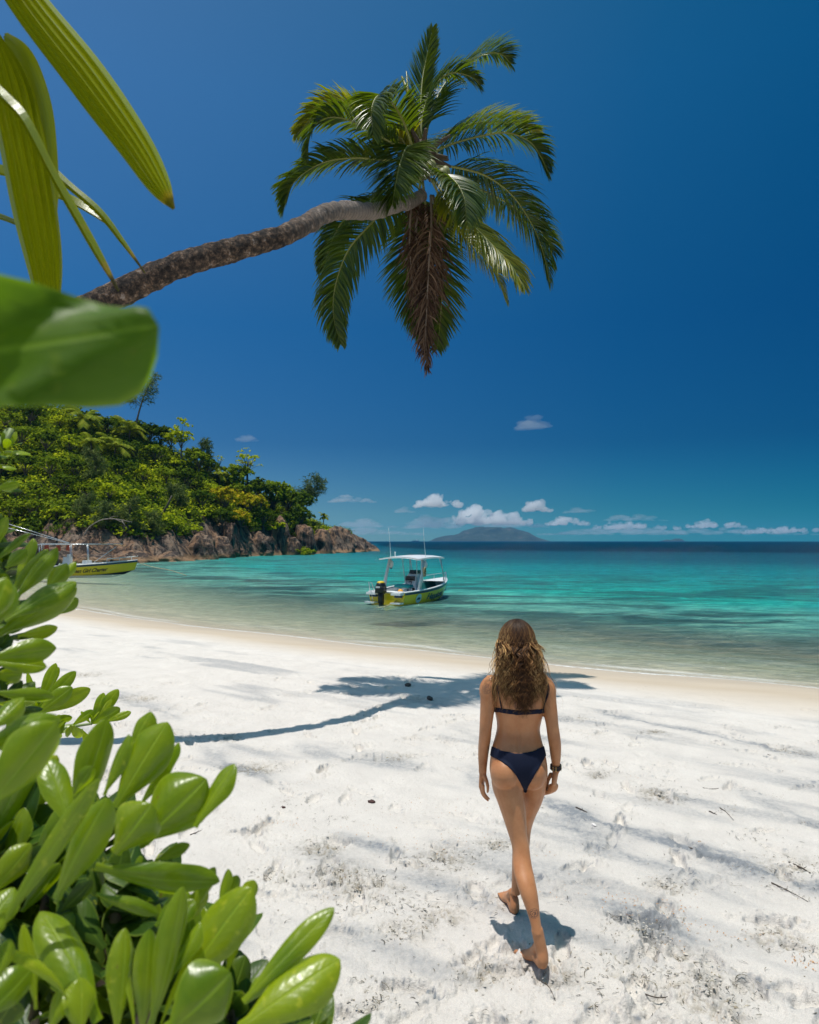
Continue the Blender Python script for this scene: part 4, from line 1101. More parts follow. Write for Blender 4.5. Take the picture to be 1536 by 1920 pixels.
rf = random.Random(33)
def cp(x, y, Y): return P(480 + x / 2.56, 30 + y / 2.56, Y)
HUB = cp(800, 690, 9.95)
FR = [  # (points (x, y, depth), leaflet length m, n, material, options)
 ([(800, 640, 9.95), (790, 500, 10.1), (798, 320, 10.25), (822, 190, 10.35), (850, 55, 10.4)], .50, 62, 0, dict(droop=.06, fwd=1.5, lift=.15, up=(0, -1, .2))),
 ([(805, 640, 9.95), (840, 470, 10.3), (905, 330, 10.7), (1000, 235, 11.1), (1110, 180, 11.3), (1180, 185, 11.4), (1225, 230, 11.4)], .62, 74, 0, dict(droop=.55, lift=.25)),
 ([(790, 650, 9.9), (800, 480, 10.0), (850, 350, 10.1), (930, 275, 10.2), (1030, 290, 10.2), (1075, 330, 10.2)], .48, 60, 0, dict(droop=.7)),
 ([(760, 650, 9.8), (705, 500, 9.4), (640, 400, 9.0), (585, 385, 8.7), (555, 450, 8.5), (560, 570, 8.45)], .62, 74, 0, dict(droop=.55, lift=.2)),
 ([(760, 660, 9.9), (640, 550, 10.0), (500, 460, 10.1), (400, 432, 10.2), (300, 455, 10.2), (235, 520, 10.2), (195, 560, 10.2)], .55, 74, 1, dict(droop=.6)),
 ([(760, 670, 9.9), (620, 590, 9.6), (450, 500, 9.4), (330, 490, 9.3), (265, 560, 9.2), (242, 685, 9.2)], .50, 70, 0, dict(droop=.65)),
 ([(820, 680, 9.95), (900, 630, 10.1), (1040, 585, 10.2), (1200, 560, 10.3), (1310, 600, 10.3), (1365, 670, 10.3), (1400, 745, 10.3)], .66, 78, 0, dict(droop=.6, lift=.3)),
 ([(830, 660, 10.0), (920, 575, 10.4), (1040, 520, 10.8), (1150, 510, 11.1), (1270, 520, 11.3), (1360, 575, 11.4)], .55, 70, 1, dict(droop=.5, lift=.3)),
 ([(760, 700, 9.9), (620, 690, 9.8), (470, 680, 9.7), (330, 700, 9.6), (220, 760, 9.5), (160, 830, 9.5), (130, 930, 9.5)], .62, 82, 0, dict(droop=.65, lift=.3)),
 ([(790, 700, 9.9), (760, 635, 9.6), (725, 630, 9.2), (695, 700, 8.9), (672, 800, 8.7), (655, 905, 8.65)], .74, 78, 0, dict(droop=.30, fwd=.65, lift=.1, start=.3)),
 ([(860, 715, 10.0), (980, 730, 10.2), (1110, 770, 10.4), (1230, 860, 10.5), (1320, 990, 10.6), (1375, 1120, 10.6), (1410, 1275, 10.6)], .80, 92, 0, dict(droop=.75, lift=.2)),
 ([(850, 740, 10.1), (980, 800, 10.7), (1120, 850, 11.1), (1260, 930, 11.5), (1350, 1010, 11.6), (1410, 1100, 11.7), (1425, 1190, 11.7)], .66, 80, 0, dict(droop=.7, lift=.2)),
 ([(850, 780, 9.9), (930, 890, 9.7), (1020, 985, 9.5), (1120, 1085, 9.4), (1210, 1180, 9.3), (1280, 1290, 9.3)], .78, 86, 1, dict(droop=.8, lift=.1, up=(.5, -.7, .8))),
 ([(840, 780, 10.0), (900, 900, 10.3), (960, 1010, 10.5), (1060, 1120, 10.7), (1150, 1230, 10.8), (1205, 1370, 10.8)], .55, 70, 1, dict(droop=.8)),
 ([(760, 770, 10.0), (620, 880, 10.1), (480, 930, 10.1), (400, 1010, 10.1), (350, 1120, 10.1), (315, 1225, 10.1)], .50, 72, 0, dict(droop=1.0, lift=.1, up=(.2, -1, .4))),
 ([(770, 780, 9.9), (650, 900, 9.7), (540, 1010, 9.5), (440, 1130, 9.4), (380, 1300, 9.35), (372, 1440, 9.3), (405, 1575, 9.3)], .58, 90, 0, dict(droop=1.0, lift=.1, up=(.2, -1, .3))),
 ([(800, 790, 10.1), (820, 950, 10.3), (860, 1120, 10.4), (890, 1300, 10.4), (885, 1450, 10.4), (870, 1600, 10.4)], .62, 76, 0, dict(droop=.35, lift=.1, up=(.1, -1, .2))),
 ([(790, 790, 10.2), (770, 950, 10.5), (740, 1100, 10.6), (730, 1250, 10.7), (755, 1400, 10.7), (790, 1540, 10.7)], .62, 76, 0, dict(droop=.35, lift=.1, up=(-.1, -1, .2))),
 ([(790, 700, 9.95), (730, 640, 9.9), (690, 580, 9.8), (600, 590, 9.7), (540, 640, 9.6)], .45, 50, 1, dict(droop=.7)),
 ([(820, 760, 9.9), (900, 760, 9.5), (960, 800, 9.2), (1000, 880, 9.0), (1010, 990, 8.9)], .60, 64, 0, dict(droop=.8, lift=.15)),
]
for path, L, nl, mi, kw in FR:
    mb = MB()
    frond(mb, [cp(*q) for q in path], L, int(nl * 1.7), rf, wl=.021, **kw)
    mb.build('frond', [m_frond_y if mi else m_frond, m_rachis], palm)
for path, L, nl in [([(840, 860, 9.9), (842, 1000, 9.8), (832, 1150, 9.75), (822, 1350, 9.75), (815, 1520, 9.75), (822, 1700, 9.75)], .54, 210),
                    ([(800, 840, 9.95), (770, 1000, 9.9), (775, 1150, 9.9), (790, 1320, 9.9), (800, 1480, 9.9), (810, 1640, 9.9)], .44, 190),
                    ([(850, 860, 10.0), (880, 1010, 10.0), (885, 1160, 10.0), (870, 1300, 10.0), (850, 1440, 10.0)], .34, 80),
                    ([(760, 850, 9.9), (742, 960, 9.85), (738, 1100, 9.85), (748, 1250, 9.85), (760, 1380, 9.85)], .34, 80)]:
    mb = MB()
    frond(mb, [cp(*q) for q in path], L, nl, rf, up=(0, -1, 0), droop=1.0, fwd=1.0, wl=.014, lift=.0, start=.06, jit=.75)
    d_ = mb.build('dead_frond', [m_frond_dead, m_rachis_dead], palm); tag(d_, 'brown dead frond hanging straight down')
# spear leaf, sheaths and a few nuts in the heart of the crown
mb = MB()
mb.tube([cp(790, 620, 9.9), cp(745, 400, 9.95), cp(700, 290, 9.95)], [.05, .045, .015], 8)
mb.tube([cp(760, 640, 9.8), cp(735, 420, 9.8), cp(722, 265, 9.8)], [.03, .02, .006], 7)
mb.build('spear_leaf', m_frond_y, palm)
m_sheath = plain('leaf_sheath', (0.07, 0.05, 0.03), 0.9, bump=.8, bscale=30)
mb = MB(); mb.ball(HUB, (.20, .20, .30), seg=18, rings=12)
for k in range(14):
    a = k * 2.4; e = HUB + V((math.cos(a) * .42, math.sin(a) * .42, rf.uniform(-.15, .35)))
    mb.tube([HUB + V((0, 0, -.1)), (HUB + e) / 2 + V((0, 0, .05)), e], [.06, .045, .02], 7)
mb.build('crown_heart', m_sheath, palm)
m_nut = plain('coconut_husk', (0.20, 0.20, 0.06), 0.55)
for k in range(7):
    a = 3.4 + k * .55
    mb = MB(); c_ = HUB + V((math.cos(a) * .36, -abs(math.sin(a)) * .30 - .1, -.32 - .07 * (k % 3)))
    mb.ball(c_, (.075, .075, .10), seg=14, rings=10); mb.tube([c_ + V((0, 0, .1)), HUB + V((0, 0, -.1))], [.012, .015], 6)
    mb.build('coconut', m_nut, palm)
# ================================================================== the walking woman
m_skin, nt = newmat('tanned_skin'); N = NT(nt)
co = N.coord('Object')
c = N.mix(N.ramp(N.noise(co, 9, 6, .65), [(.35, 0.0), (.65, 1.0)]), (0.44, 0.18, 0.072), (0.55, 0.255, 0.115))
c = N.mix(N.ramp(N.noise(co, 2.2, 2), [(0.45, 0.0), (0.7, 0.5)]), c, (0.36, 0.15, 0.066))
tc = N.n('ShaderNodeTexCoord')
def ink(c, centre, r, sc, thr=0.5):
    d = N.n('ShaderNodeVectorMath', operation='DISTANCE'); N.l(tc.outputs['Object'], d.inputs[0]); d.inputs[1].default_value = centre
    msk = N.ramp(N.math('DIVIDE', d.outputs['Value'], r), [(0.85, 1.0), (1.0, 0.0)])
    wv = N.n('ShaderNodeTexWave'); wv.wave_type = 'RINGS'; wv.rings_direction = 'SPHERICAL'
    mp = N.n('ShaderNodeMapping'); mp.inputs['Location'].default_value = tuple(-q for q in centre); N.l(tc.outputs['Object'], mp.inputs[0])
    N.l(mp.outputs[0], wv.inputs[0]); wv.inputs['Scale'].default_value = sc; wv.inputs['Distortion'].default_value = 6; wv.inputs['Detail Scale'].default_value = 3
    k = N.math('MULTIPLY', msk, N.ramp(wv.outputs['Fac'], [(thr, 0.0), (thr + .12, 0.75)]))
    return N.mix(k, c, (0.05, 0.035, 0.04))

BODY0 = V((0.585, 3.58, float(sand_macro(0.585, 3.58))))
def L3(px, py, Y): return P(px, py, Y) - BODY0
c = ink(c, tuple(L3(1001, 1712, 3.355)), .026, 60, .35)
c = ink(c, tuple(L3(912, 1292, 3.58)), .030, 50, .5)
c = ink(c, tuple(L3(972, 1321, 3.53)), .028, 60, .5)
b = N.n('ShaderNodeBsdfPrincipled'); N.l(c, b.inputs['Base Color']); b.inputs['Roughness'].default_value = 0.42
b.inputs['Subsurface Weight'].default_value = 0.06; b.inputs['Subsurface Radius'].default_value = (1, .35, .2); b.inputs['Subsurface Scale'].default_value = 0.01
b.inputs['Specular IOR Level'].default_value = 0.4
N.l(N.bump(N.noise(co, 180, 3), 0.12, 0.002), b.inputs['Normal'])
N.out(b.outputs[0])

def rings(mb, rows, seg=20, sub=4):
    """rows: (left px, right px, row px, distance, half depth m) - horizontal elliptic sections joined to one closed tube"""
    R_ = []
    for (xl, xr, py, Yc, ry) in rows:
        c_ = P((xl + xr) / 2, py, Yc); R_.append(tuple(c_) + ((xr - xl) / 2 / F * Yc, ry))
    R_ = catmull(R_, (len(R_) - 1) * sub)
    vs = []; fs = []
    for q in R_:
        for k in range(seg):
            an = 2 * math.pi * k / seg
            vs.append((q[0] + math.cos(an) * q[3], q[1] + math.sin(an) * q[4], q[2]))
    n = len(R_)
    for i in range(n - 1):
        for k in range(seg):
            k2 = (k + 1) % seg; fs.append((i * seg + k, i * seg + k2, (i + 1) * seg + k2, (i + 1) * seg + k))
    fs.append(tuple(range(seg))[::-1]); fs.append(tuple((n - 1) * seg + k for k in range(seg)))
    mb.add(vs, fs)

def limb(mb, pts, seg=14, sub=5, up=None):
    """pts: (point, r) or (point, r, r2)"""
    q = catmull([tuple(p[0]) + (p[1], p[2] if len(p) > 2 else p[1]) for p in pts], (len(pts) - 1) * sub)
    mb.tube([V(a[:3]) for a in q], [max(.003, a[3]) for a in q], seg, 0, [max(.003, a[4]) for a in q], up=up)
    mb.ball(q[0][:3], min(q[0][3], q[0][4]) * .98, seg=10, rings=6); mb.ball(q[-1][:3], min(q[-1][3], q[-1][4]) * .98, seg=10, rings=6)

bd = MB()
rings(bd, [(953, 983, 1236, 3.67, .050), (952, 985, 1252, 3.66, .052), (938, 999, 1264, 3.65, .058), (921, 1015, 1272, 3.64, .070), (914, 1021, 1284, 3.63, .086), (919, 1022, 1300, 3.63, .100),
           (926, 1020, 1318, 3.635, .106), (929, 1018, 1336, 3.64, .104), (932, 1014, 1354, 3.65, .092), (932, 1012, 1368, 3.655, .086), (928, 1015, 1386, 3.65, .093), (923, 1020, 1404, 3.635, .104),
           (920, 1024, 1424, 3.625, .112), (919, 1026, 1442, 3.62, .108), (922, 1025, 1458, 3.62, .095), (930, 1015, 1472, 3.62, .07)], 28)
# seat
bd.ball(P(947, 1450, 3.575), (.076, .082, .086), seg=20, rings=14); bd.ball(P(998, 1449, 3.59), (.074, .080, .086), seg=20, rings=14)
# bust, ribs
bd.ball(P(950, 1316, 3.73), (.052, .050, .052), seg=16, rings=10); bd.ball(P(995, 1316, 3.73), (.052, .050, .052), seg=16, rings=10)
# shoulder blades
bd.ball(P(948, 1296, 3.565), (.042, .022, .060), seg=14, rings=10); bd.ball(P(994, 1296, 3.565), (.042, .022, .060), seg=14, rings=10)
# near leg
rings(bd, [(921, 978, 1448, 3.61, .085), (924, 982, 1478, 3.60, .086), (934, 985, 1506, 3.59, .080), (944, 986.5, 1535, 3.575, .071), (953, 988, 1562, 3.56, .062), (959.5, 992, 1584, 3.54, .055),
           (961.5, 994, 1602, 3.52, .053), (962, 997, 1622, 3.49, .056), (966, 1002, 1645, 3.45, .058), (973.5, 1007, 1670, 3.415, .052), (983, 1010.5, 1696, 3.39, .042), (991, 1012.5, 1718, 3.37, .034),
           (996, 1015, 1736, 3.355, .031), (998, 1018, 1748, 3.345, .030)], 18)
# far leg
rings(bd, [(968, 1026, 1448, 3.63, .085), (974, 1022.5, 1478, 3.67, .084), (975, 1015, 1504, 3.72, .076), (972, 1004, 1528, 3.77, .066), (967, 998, 1546, 3.81, .058), (965, 995, 1560, 3.825, .053),
           (963, 993, 1580, 3.83, .055), (961, 991, 1602, 3.84, .055), (960.5, 986, 1628, 3.855, .046), (960, 980, 1650, 3.865, .036), (959.5, 977, 1668, 3.87, .031), (958, 976, 1676, 3.87, .030)], 18)
def foot(mb, heel, ball_, toe, lift=0.0):
    heel = V(heel); ball_ = V(ball_); toe = V(toe)
    d = (ball_ - heel).normalized(); s = d.cross(V((0, 0, 1))).normalized()
    m1 = heel.lerp(ball_, .45) + V((0, 0, .018))
    limb(mb, [(heel + d * .004, .029, .033), (m1, .029, .032), (heel.lerp(ball_, .8), .038, .023), (ball_, .043, .018), (ball_ + d * .02, .041, .014)], 14, 5, up=s)
    limb(mb, [(heel + V((0, 0, .06)) + d * .012, .022, .025), (heel + V((0, 0, .02)), .027, .027), (heel, .026, .026)], 12, 4)
    limb(mb, [(heel + V((0, 0, .075)) + d * .03, .028), (heel.lerp(ball_, .5) + V((0, 0, .035)), .026, .022), (ball_, .03, .014)], 12, 4, up=s)
    for k in range(5):
        o = (k - 2) * .0165; ln = (.048, .042, .038, .033, .027)[k]; r = (.0125, .0085, .008, .0075, .007)[k]
        sg = foot.side
        b0 = ball_ + s * o * sg + d * .008; e = b0 + d * ln + s * o * .10 * sg + V((0, 0, -.003))
        limb(mb, [(b0, r * .95), (b0.lerp(e, .55) + V((0, 0, .004)), r), (e, r * .85)], 8, 3)
z0 = BODY0.z
foot.side = 1
foot(bd, (0.632, 3.325, z0 + .062), (0.582, 3.475, z0 + .018), (0.56, 3.53, z0 + .012))
foot.side = -1
foot(bd, (0.582, 3.865, z0 + .026), (0.556, 4.03, z0 + .016), (0.54, 4.09, z0 + .012))
bd.tube([P(1007, 1742, 3.35), V((.634, 3.335, z0 + .09)), V((.634, 3.33, z0 + .065))], [.029, .028, .027], 14)
# arms
limb(bd, [(P(921, 1281, 3.63), .045), (P(915, 1292, 3.625), .044, .047), (P(915, 1312, 3.62), .038, .042), (P(913, 1340, 3.62), .034, .038), (P(911, 1362, 3.62), .032, .034), (P(909.5, 1382, 3.64), .032, .032),
          (P(907.5, 1400, 3.68), .030, .031), (P(906, 1420, 3.70), .026, .028), (P(905.5, 1438, 3.70), .021, .024), (P(905, 1450, 3.71), .018, .024)], 16)
limb(bd, [(P(1019, 1281, 3.63), .045), (P(1026, 1292, 3.62), .044, .047), (P(1029, 1312, 3.61), .037, .042), (P(1033, 1340, 3.60), .033, .038), (P(1036, 1362, 3.60), .031, .034), (P(1038.5, 1380, 3.60), .034, .033),
          (P(1041, 1398, 3.615), .032, .032), (P(1042, 1418, 3.63), .027, .028), (P(1042.5, 1434, 3.645), .020, .023), (P(1042.5, 1446, 3.65), .018, .023)], 16)
# hands
def hand(mb, w, palm_c, kn, fingers, thumb):
    limb(mb, [(w, .017, .022), (palm_c, .014, .031), (kn, .012, .033)], 12, 4, up=V((1, -.5, 0)).normalized())
    for f in fingers: limb(mb, [(V(p), r) for p, r in f], 8, 4)
    limb(mb, [(V(p), r) for p, r in thumb], 8, 4)
lw = P(905, 1448, 3.71)
# left hand: relaxed, fingers drawn in to the right, thumb hanging separately
kn = P(903, 1474, 3.73)
fl = []
for k, (dx, dy, Ld) in enumerate([(5.5, 0, 3.69), (2.0, 1, 3.72), (-1.5, 1, 3.75), (-4.0, -1, 3.78)]):
    sl = (1.0, 1.08, 1.0, .82)[k]
    a_ = P(903 + dx * .5, 1472 + dy, Ld); b_ = P(904.5 + dx * .5, 1472 + dy + 13 * sl, Ld + .005); c_ = P(909 + dx * .5, 1472 + dy + 21 * sl, Ld + .002); d_ = P(914.5 + dx * .5, 1472 + dy + 26 * sl, Ld - .004)
    fl.append([(a_, .0098), (b_, .0088), (c_, .0080), (d_, .0066)])
hand(bd, lw, P(904, 1462, 3.72), kn, fl, [(P(909, 1455, 3.69), .012), (P(913, 1466, 3.675), .0105), (P(915, 1476, 3.67), .009), (P(914.5, 1485, 3.67), .0075)])
rw = P(1042.5, 1446, 3.65)
fl = []
for k, (dx, Ld) in enumerate([(-8, 3.655), (-3.5, 3.645), (1, 3.65), (4.5, 3.66)]):
    sl = (.9, 1.0, .95, .8)[k]
    a_ = P(1040 + dx, 1473, Ld); b_ = P(1037 + dx, 1473 + 10 * sl, Ld + .012); c_ = P(1030.5 + dx * .9, 1473 + 14 * sl, Ld + .03); d_ = P(1025 + dx * .8, 1473 + 16 * sl, Ld + .035)
    fl.append([(a_, .0098), (b_, .0090), (c_, .0080), (d_, .0066)])
hand(bd, rw, P(1040.5, 1458, 3.65), P(1039, 1471, 3.65), fl, [(P(1033, 1452, 3.67), .012), (P(1027.5, 1464, 3.69), .0105), (P(1026, 1475, 3.70), .009), (P(1025, 1483, 3.70), .0075)])
# head, looking out to sea
hc = P(969, 1206, 3.70)
bd.ball(hc + V((0, 0, .012)), (.074, .094, .098), seg=22, rings=16)
bd.ball(hc + V((0, .040, -.052)), (.054, .056, .058), seg=18, rings=12)
bd.ball(hc + V((0, .078, -.088)), (.022, .020, .018), seg=12, rings=8)                       # chin
bd.tube([hc + V((0, .090, .020)), hc + V((0, .103, -.006)), hc + V((0, .112, -.022)), hc + V((0, .098, -.030))], [.008, .010, .013, .010], 10)    # nose
for sg in (-1, 1):
    bd.ball(hc + V((sg * .029, .079, .028)), (.020, .012, .007), seg=10, rings=6)             # brows
    bd.ball(hc + V((sg * .040, .066, -.022)), (.022, .020, .018), seg=10, rings=8)            # cheeks
    bd.ball(hc + V((sg * .076, .000, -.006)), (.009, .017, .030), seg=10, rings=8)            # ears
bd.ball(hc + V((0, .094, -.052)), (.022, .010, .0055), seg=12, rings=6); bd.ball(hc + V((0, .091, -.062)), (.019, .010, .006), seg=12, rings=6)   # lips
limb(bd, [(P(968, 1262, 3.66), .050, .050), (P(968, 1246, 3.67), .046, .048), (hc + V((0, -.005, -.075)), .048, .050), (hc + V((0, 0, -.03)), .05, .06)], 18, 4)

me = remeshed(bd, 0.0045, 5, 0.5)
me.name = 'person'
co_ = np.zeros(len(me.vertices) * 3); me.vertices.foreach_get('co', co_); WB = co_.reshape(-1, 3).copy()
me.update()
nn_ = np.zeros(len(me.vertices) * 3); me.vertices.foreach_get('normal', nn_); WN = nn_.reshape(-1, 3).copy()
# modelled relief: groove of the spine and the two dimples above the seat
px_ = np.array([proj(V(q)) for q in WB])
sp_x = np.interp(px_[:, 1], [1265, 1300, 1350, 1400, 1440], [969, 969, 971, 973, 975])
back = (WN[:, 1] < -.3) & (px_[:, 1] > 1268) & (px_[:, 1] < 1425) & (np.abs(px_[:, 0] - 970) < 30)
amp_ = np.where(back, .0055 * np.exp(-((px_[:, 0] - sp_x) / 4.2) ** 2) * smooth01((px_[:, 1] - 1268) / 20) * smooth01((1425 - px_[:, 1]) / 30), 0)
for dx in (-10, 10):
    amp_ = amp_ + np.where(WN[:, 1] < -.3, .003 * np.exp(-((px_[:, 0] - 972 - dx) / 4) ** 2 - ((px_[:, 1] - 1398) / 6) ** 2), 0)
WB = WB - WN * amp_[:, None]
BV = BVHTree.FromPolygons([tuple(q) for q in WB], [tuple(p.vertices) for p in me.polygons])
me.vertices.foreach_set('co', (WB - np.array(BODY0)).ravel())
me.materials.append(m_skin)
for p_ in me.polygons: p_.use_smooth = True
me.update()
person = bpy.data.objects.new('person', me); COL.objects.link(person); person.location = BODY0
tag(person, 'woman in a dark navy bikini walking barefoot away across the sand', 'person')

# ---- bikini: fitted over the body surface
m_bik = plain('navy_swim_fabric', (0.004, 0.008, 0.026), 0.8, bump=.15, bscale=400, spec=.25)
polys = [tuple(p.vertices) for p in me.polygons]
cen = np.array([WB[list(p)].mean(0) for p in polys]); cpx = np.array([proj(V(q)) for q in cen])
cn = np.array([WN[list(p)].mean(0) for p in polys])
def cloth(name, mask, off=.0035, parent=person):
    idx = np.nonzero(mask)[0]
    used = {}; vs = []; fs = []
    for i in idx:
        f = []
        for v_ in polys[i]:
            if v_ not in used:
                used[v_] = len(vs); vs.append(WB[v_] + WN[v_] * off)
            f.append(used[v_])
        fs.append(f)
    m_ = bpy.data.meshes.new(name); m_.from_pydata([tuple(np.array(q) - np.array(BODY0)) for q in vs], [], fs)
    bm = bmesh.new(); bm.from_mesh(m_)
    be = [e for e in bm.edges if e.is_boundary]
    bv = list({v for e in be for v in e.verts})
    for _ in range(5):       # even out the hem
        new = {}
        for v in bv:
            nb_ = [e.other_vert(v) for e in v.link_edges if e.is_boundary]
            if len(nb_) == 2: new[v] = v.co.lerp((nb_[0].co + nb_[1].co) / 2, .6)
        for v, q in new.items(): v.co = q
    bm.normal_update()
    ext = bmesh.ops.extrude_face_region(bm, geom=bm.faces[:])
    for el in ext['geom']:
        if isinstance(el, bmesh.types.BMVert): el.co = el.co - el.normal * .0045
    bm.to_mesh(m_); bm.free()
    m_.materials.append(m_bik)
    for p_ in m_.polygons: p_.use_smooth = True
    o = bpy.data.objects.new(name, m_); COL.objects.link(o); o.parent = parent
    return o
x_, y_ = cpx[:, 0], cpx[:, 1]
waist = np.interp(x_, [915, 921, 945, 972, 1000, 1020, 1028], [1397, 1399, 1409, 1414, 1409, 1399, 1397])
lft = np.interp(y_, [1380, 1416, 1424, 1434, 1444, 1456, 1466, 1478, 1500], [900, 919, 934, 949, 960, 969, 975, 981, 984])
rgt = np.interp(y_, [1380, 1416, 1428, 1444, 1460, 1478, 1500], [1035, 1023, 1017, 1008, 999, 989, 986])
frontal = cen[:, 1] > 3.64
hw_f = np.interp(y_, [1380, 1414, 1422, 1440, 1460, 1484], [70, 60, 44, 24, 12, 7])
mask_b = (y_ > waist) & (y_ < 1486) & (x_ > 919.5) & (x_ < 1026) & (np.hypot(cen[:, 0] - BODY0.x, 0) < .18) & np.where(frontal, np.abs(x_ - 975) < hw_f, (x_ > lft) & (x_ < rgt))
cloth('bikini_bottom', mask_b)
band_t = np.interp(x_, [925, 972, 1023], [1326, 1332.5, 1329]); band_b = band_t + 8.0
mask_t = (y_ > band_t) & (y_ < band_b) & (x_ > 927) & (x_ < 1021) & (cen[:, 1] < 3.70)
cup = (cen[:, 1] > 3.66) & (y_ > 1296 + np.minimum(np.abs(x_ - 950), np.abs(x_ - 995)) * .8) & (y_ < 1339) & (x_ > 930) & (x_ < 1018)
top = cloth('bikini_top', mask_t | cup)
st = MB()
def on_body(px, py, off=.004):
    o_ = V((0, 0, CAMZ)); d_ = (P(px, py, 3) - o_).normalized()
    hit = BV.ray_cast(o_, d_)
    return hit[0] + hit[1] * off if hit[0] is not None else P(px, py, 3.5)
def strap(pts):
    st = MB()
    q = [on_body(a_, b_) for a_, b_ in [tuple(t_) for t_ in catmull(pts, 12)]]
    st.tube(q, .0035, 8); st.build('strap', m_bik, person)
strap([(1017, 1268), (1024, 1279), (1027, 1294), (1024, 1312), (1018.5, 1333)])
strap([(1019, 1270), (1028, 1284), (1029, 1296), (1025.5, 1310), (1019, 1328)])
strap([(928, 1272), (934, 1290), (938, 1310), (942, 1331)])
for sx, cx in ((1016, 997), (930, 948)):
    q0 = BV.find_nearest(P(sx, 1266, 3.64))[0] + V((0, 0, .004))
    pth = [BV.find_nearest(q0.lerp(P(cx, 1312, 3.80), k / 8) + V((0, .02, .01)))[0] + V((0, .004, .002)) for k in range(1, 9)]
    st = MB(); st.tube([q0] + pth, .0035, 8); st.build('strap', m_bik, person)
# bracelets, watch strap
m_brac = plain('beaded_bracelet', (0.045, 0.03, 0.03), .5)
m_gold = plain('gold_bead', (0.55, 0.38, 0.16), .3, metal=.8)
bm_ = MB(); wc = P(1042.5, 1438, 3.645); wt_ = (P(1042.5, 1446, 3.65) - P(1042, 1428, 3.64)).normalized()
qx = wt_.orthogonal().normalized(); qy = wt_.cross(qx)
for off, r in ((0, .0265), (.008, .027), (-.009, .026)):
    for k in range(22):
        a = k / 22 * 6.283; bm_.ball(wc + wt_ * off + qx * math.cos(a) * r + qy * math.sin(a) * r, .0042, 1 if (k * 7) % 5 == 0 else 0, 6, 5)
bm_.build('bracelet', [m_brac, m_gold], person)
m_lens = plain('sunglass_frame', (0.01, 0.01, 0.01), .2)
gm = MB()
for sg in (-1, 1):
    gm.box(hc + V((sg * .034, .098, .008)), (.052, .006, .042)); gm.tube([hc + V((sg * .06, .095, .02)), hc + V((sg * .080, .05, .016)), hc + V((sg * .084, -.005, .008))], .003, 6)
gm.tube([hc + V((-.01, .10, .016)), hc + V((.01, .10, .016))], .003, 6)
gm.build('sunglasses', m_lens, person)

# ---- hair: a cap on the skull and many wavy locks
m_hair, nt = newmat('sun_bleached_hair'); N = NT(nt)
g = N.n('ShaderNodeNewGeometry'); tc = N.n('ShaderNodeTexCoord'); sp = N.n('ShaderNodeSeparateXYZ'); N.l(tc.outputs['UV'], sp.inputs[0])
sx_ = N.n('ShaderNodeSeparateXYZ'); N.l(tc.outputs['Object'], sx_.inputs[0])
out_ = N.math('MULTIPLY', N.math('ABSOLUTE', N.math('SUBTRACT', sx_.outputs[0], P(969, 1206, 3.70).x - BODY0.x)), 5.0)
dark = N.ramp(N.math('ADD', N.math('MULTIPLY', g.outputs['Random Per Island'], .72), N.math('MINIMUM', out_, .45), clamp=True), [(0.0, (0.02, 0.010, 0.006)), (0.35, (0.05, 0.022, 0.010)), (0.62, (0.12, 0.052, 0.019)), (0.85, (0.28, 0.135, 0.045)), (1.0, (0.60, 0.37, 0.15))])
root_ = N.mix(N.ramp(sp.outputs[1], [(0.0, 0.95), (0.42, 0.0)]), dark, (0.030, 0.016, 0.009))
b = N.n('ShaderNodeBsdfPrincipled'); N.l(root_, b.inputs['Base Color']); b.inputs['Roughness'].default_value = .5; b.inputs['Specular IOR Level'].default_value = .18
N.out(b.outputs[0])
rh = random.Random(77)
hb = MB()
hb.ball(hc + V((0, -.010, .018)), (.080, .092, .100), seg=24, rings=16)
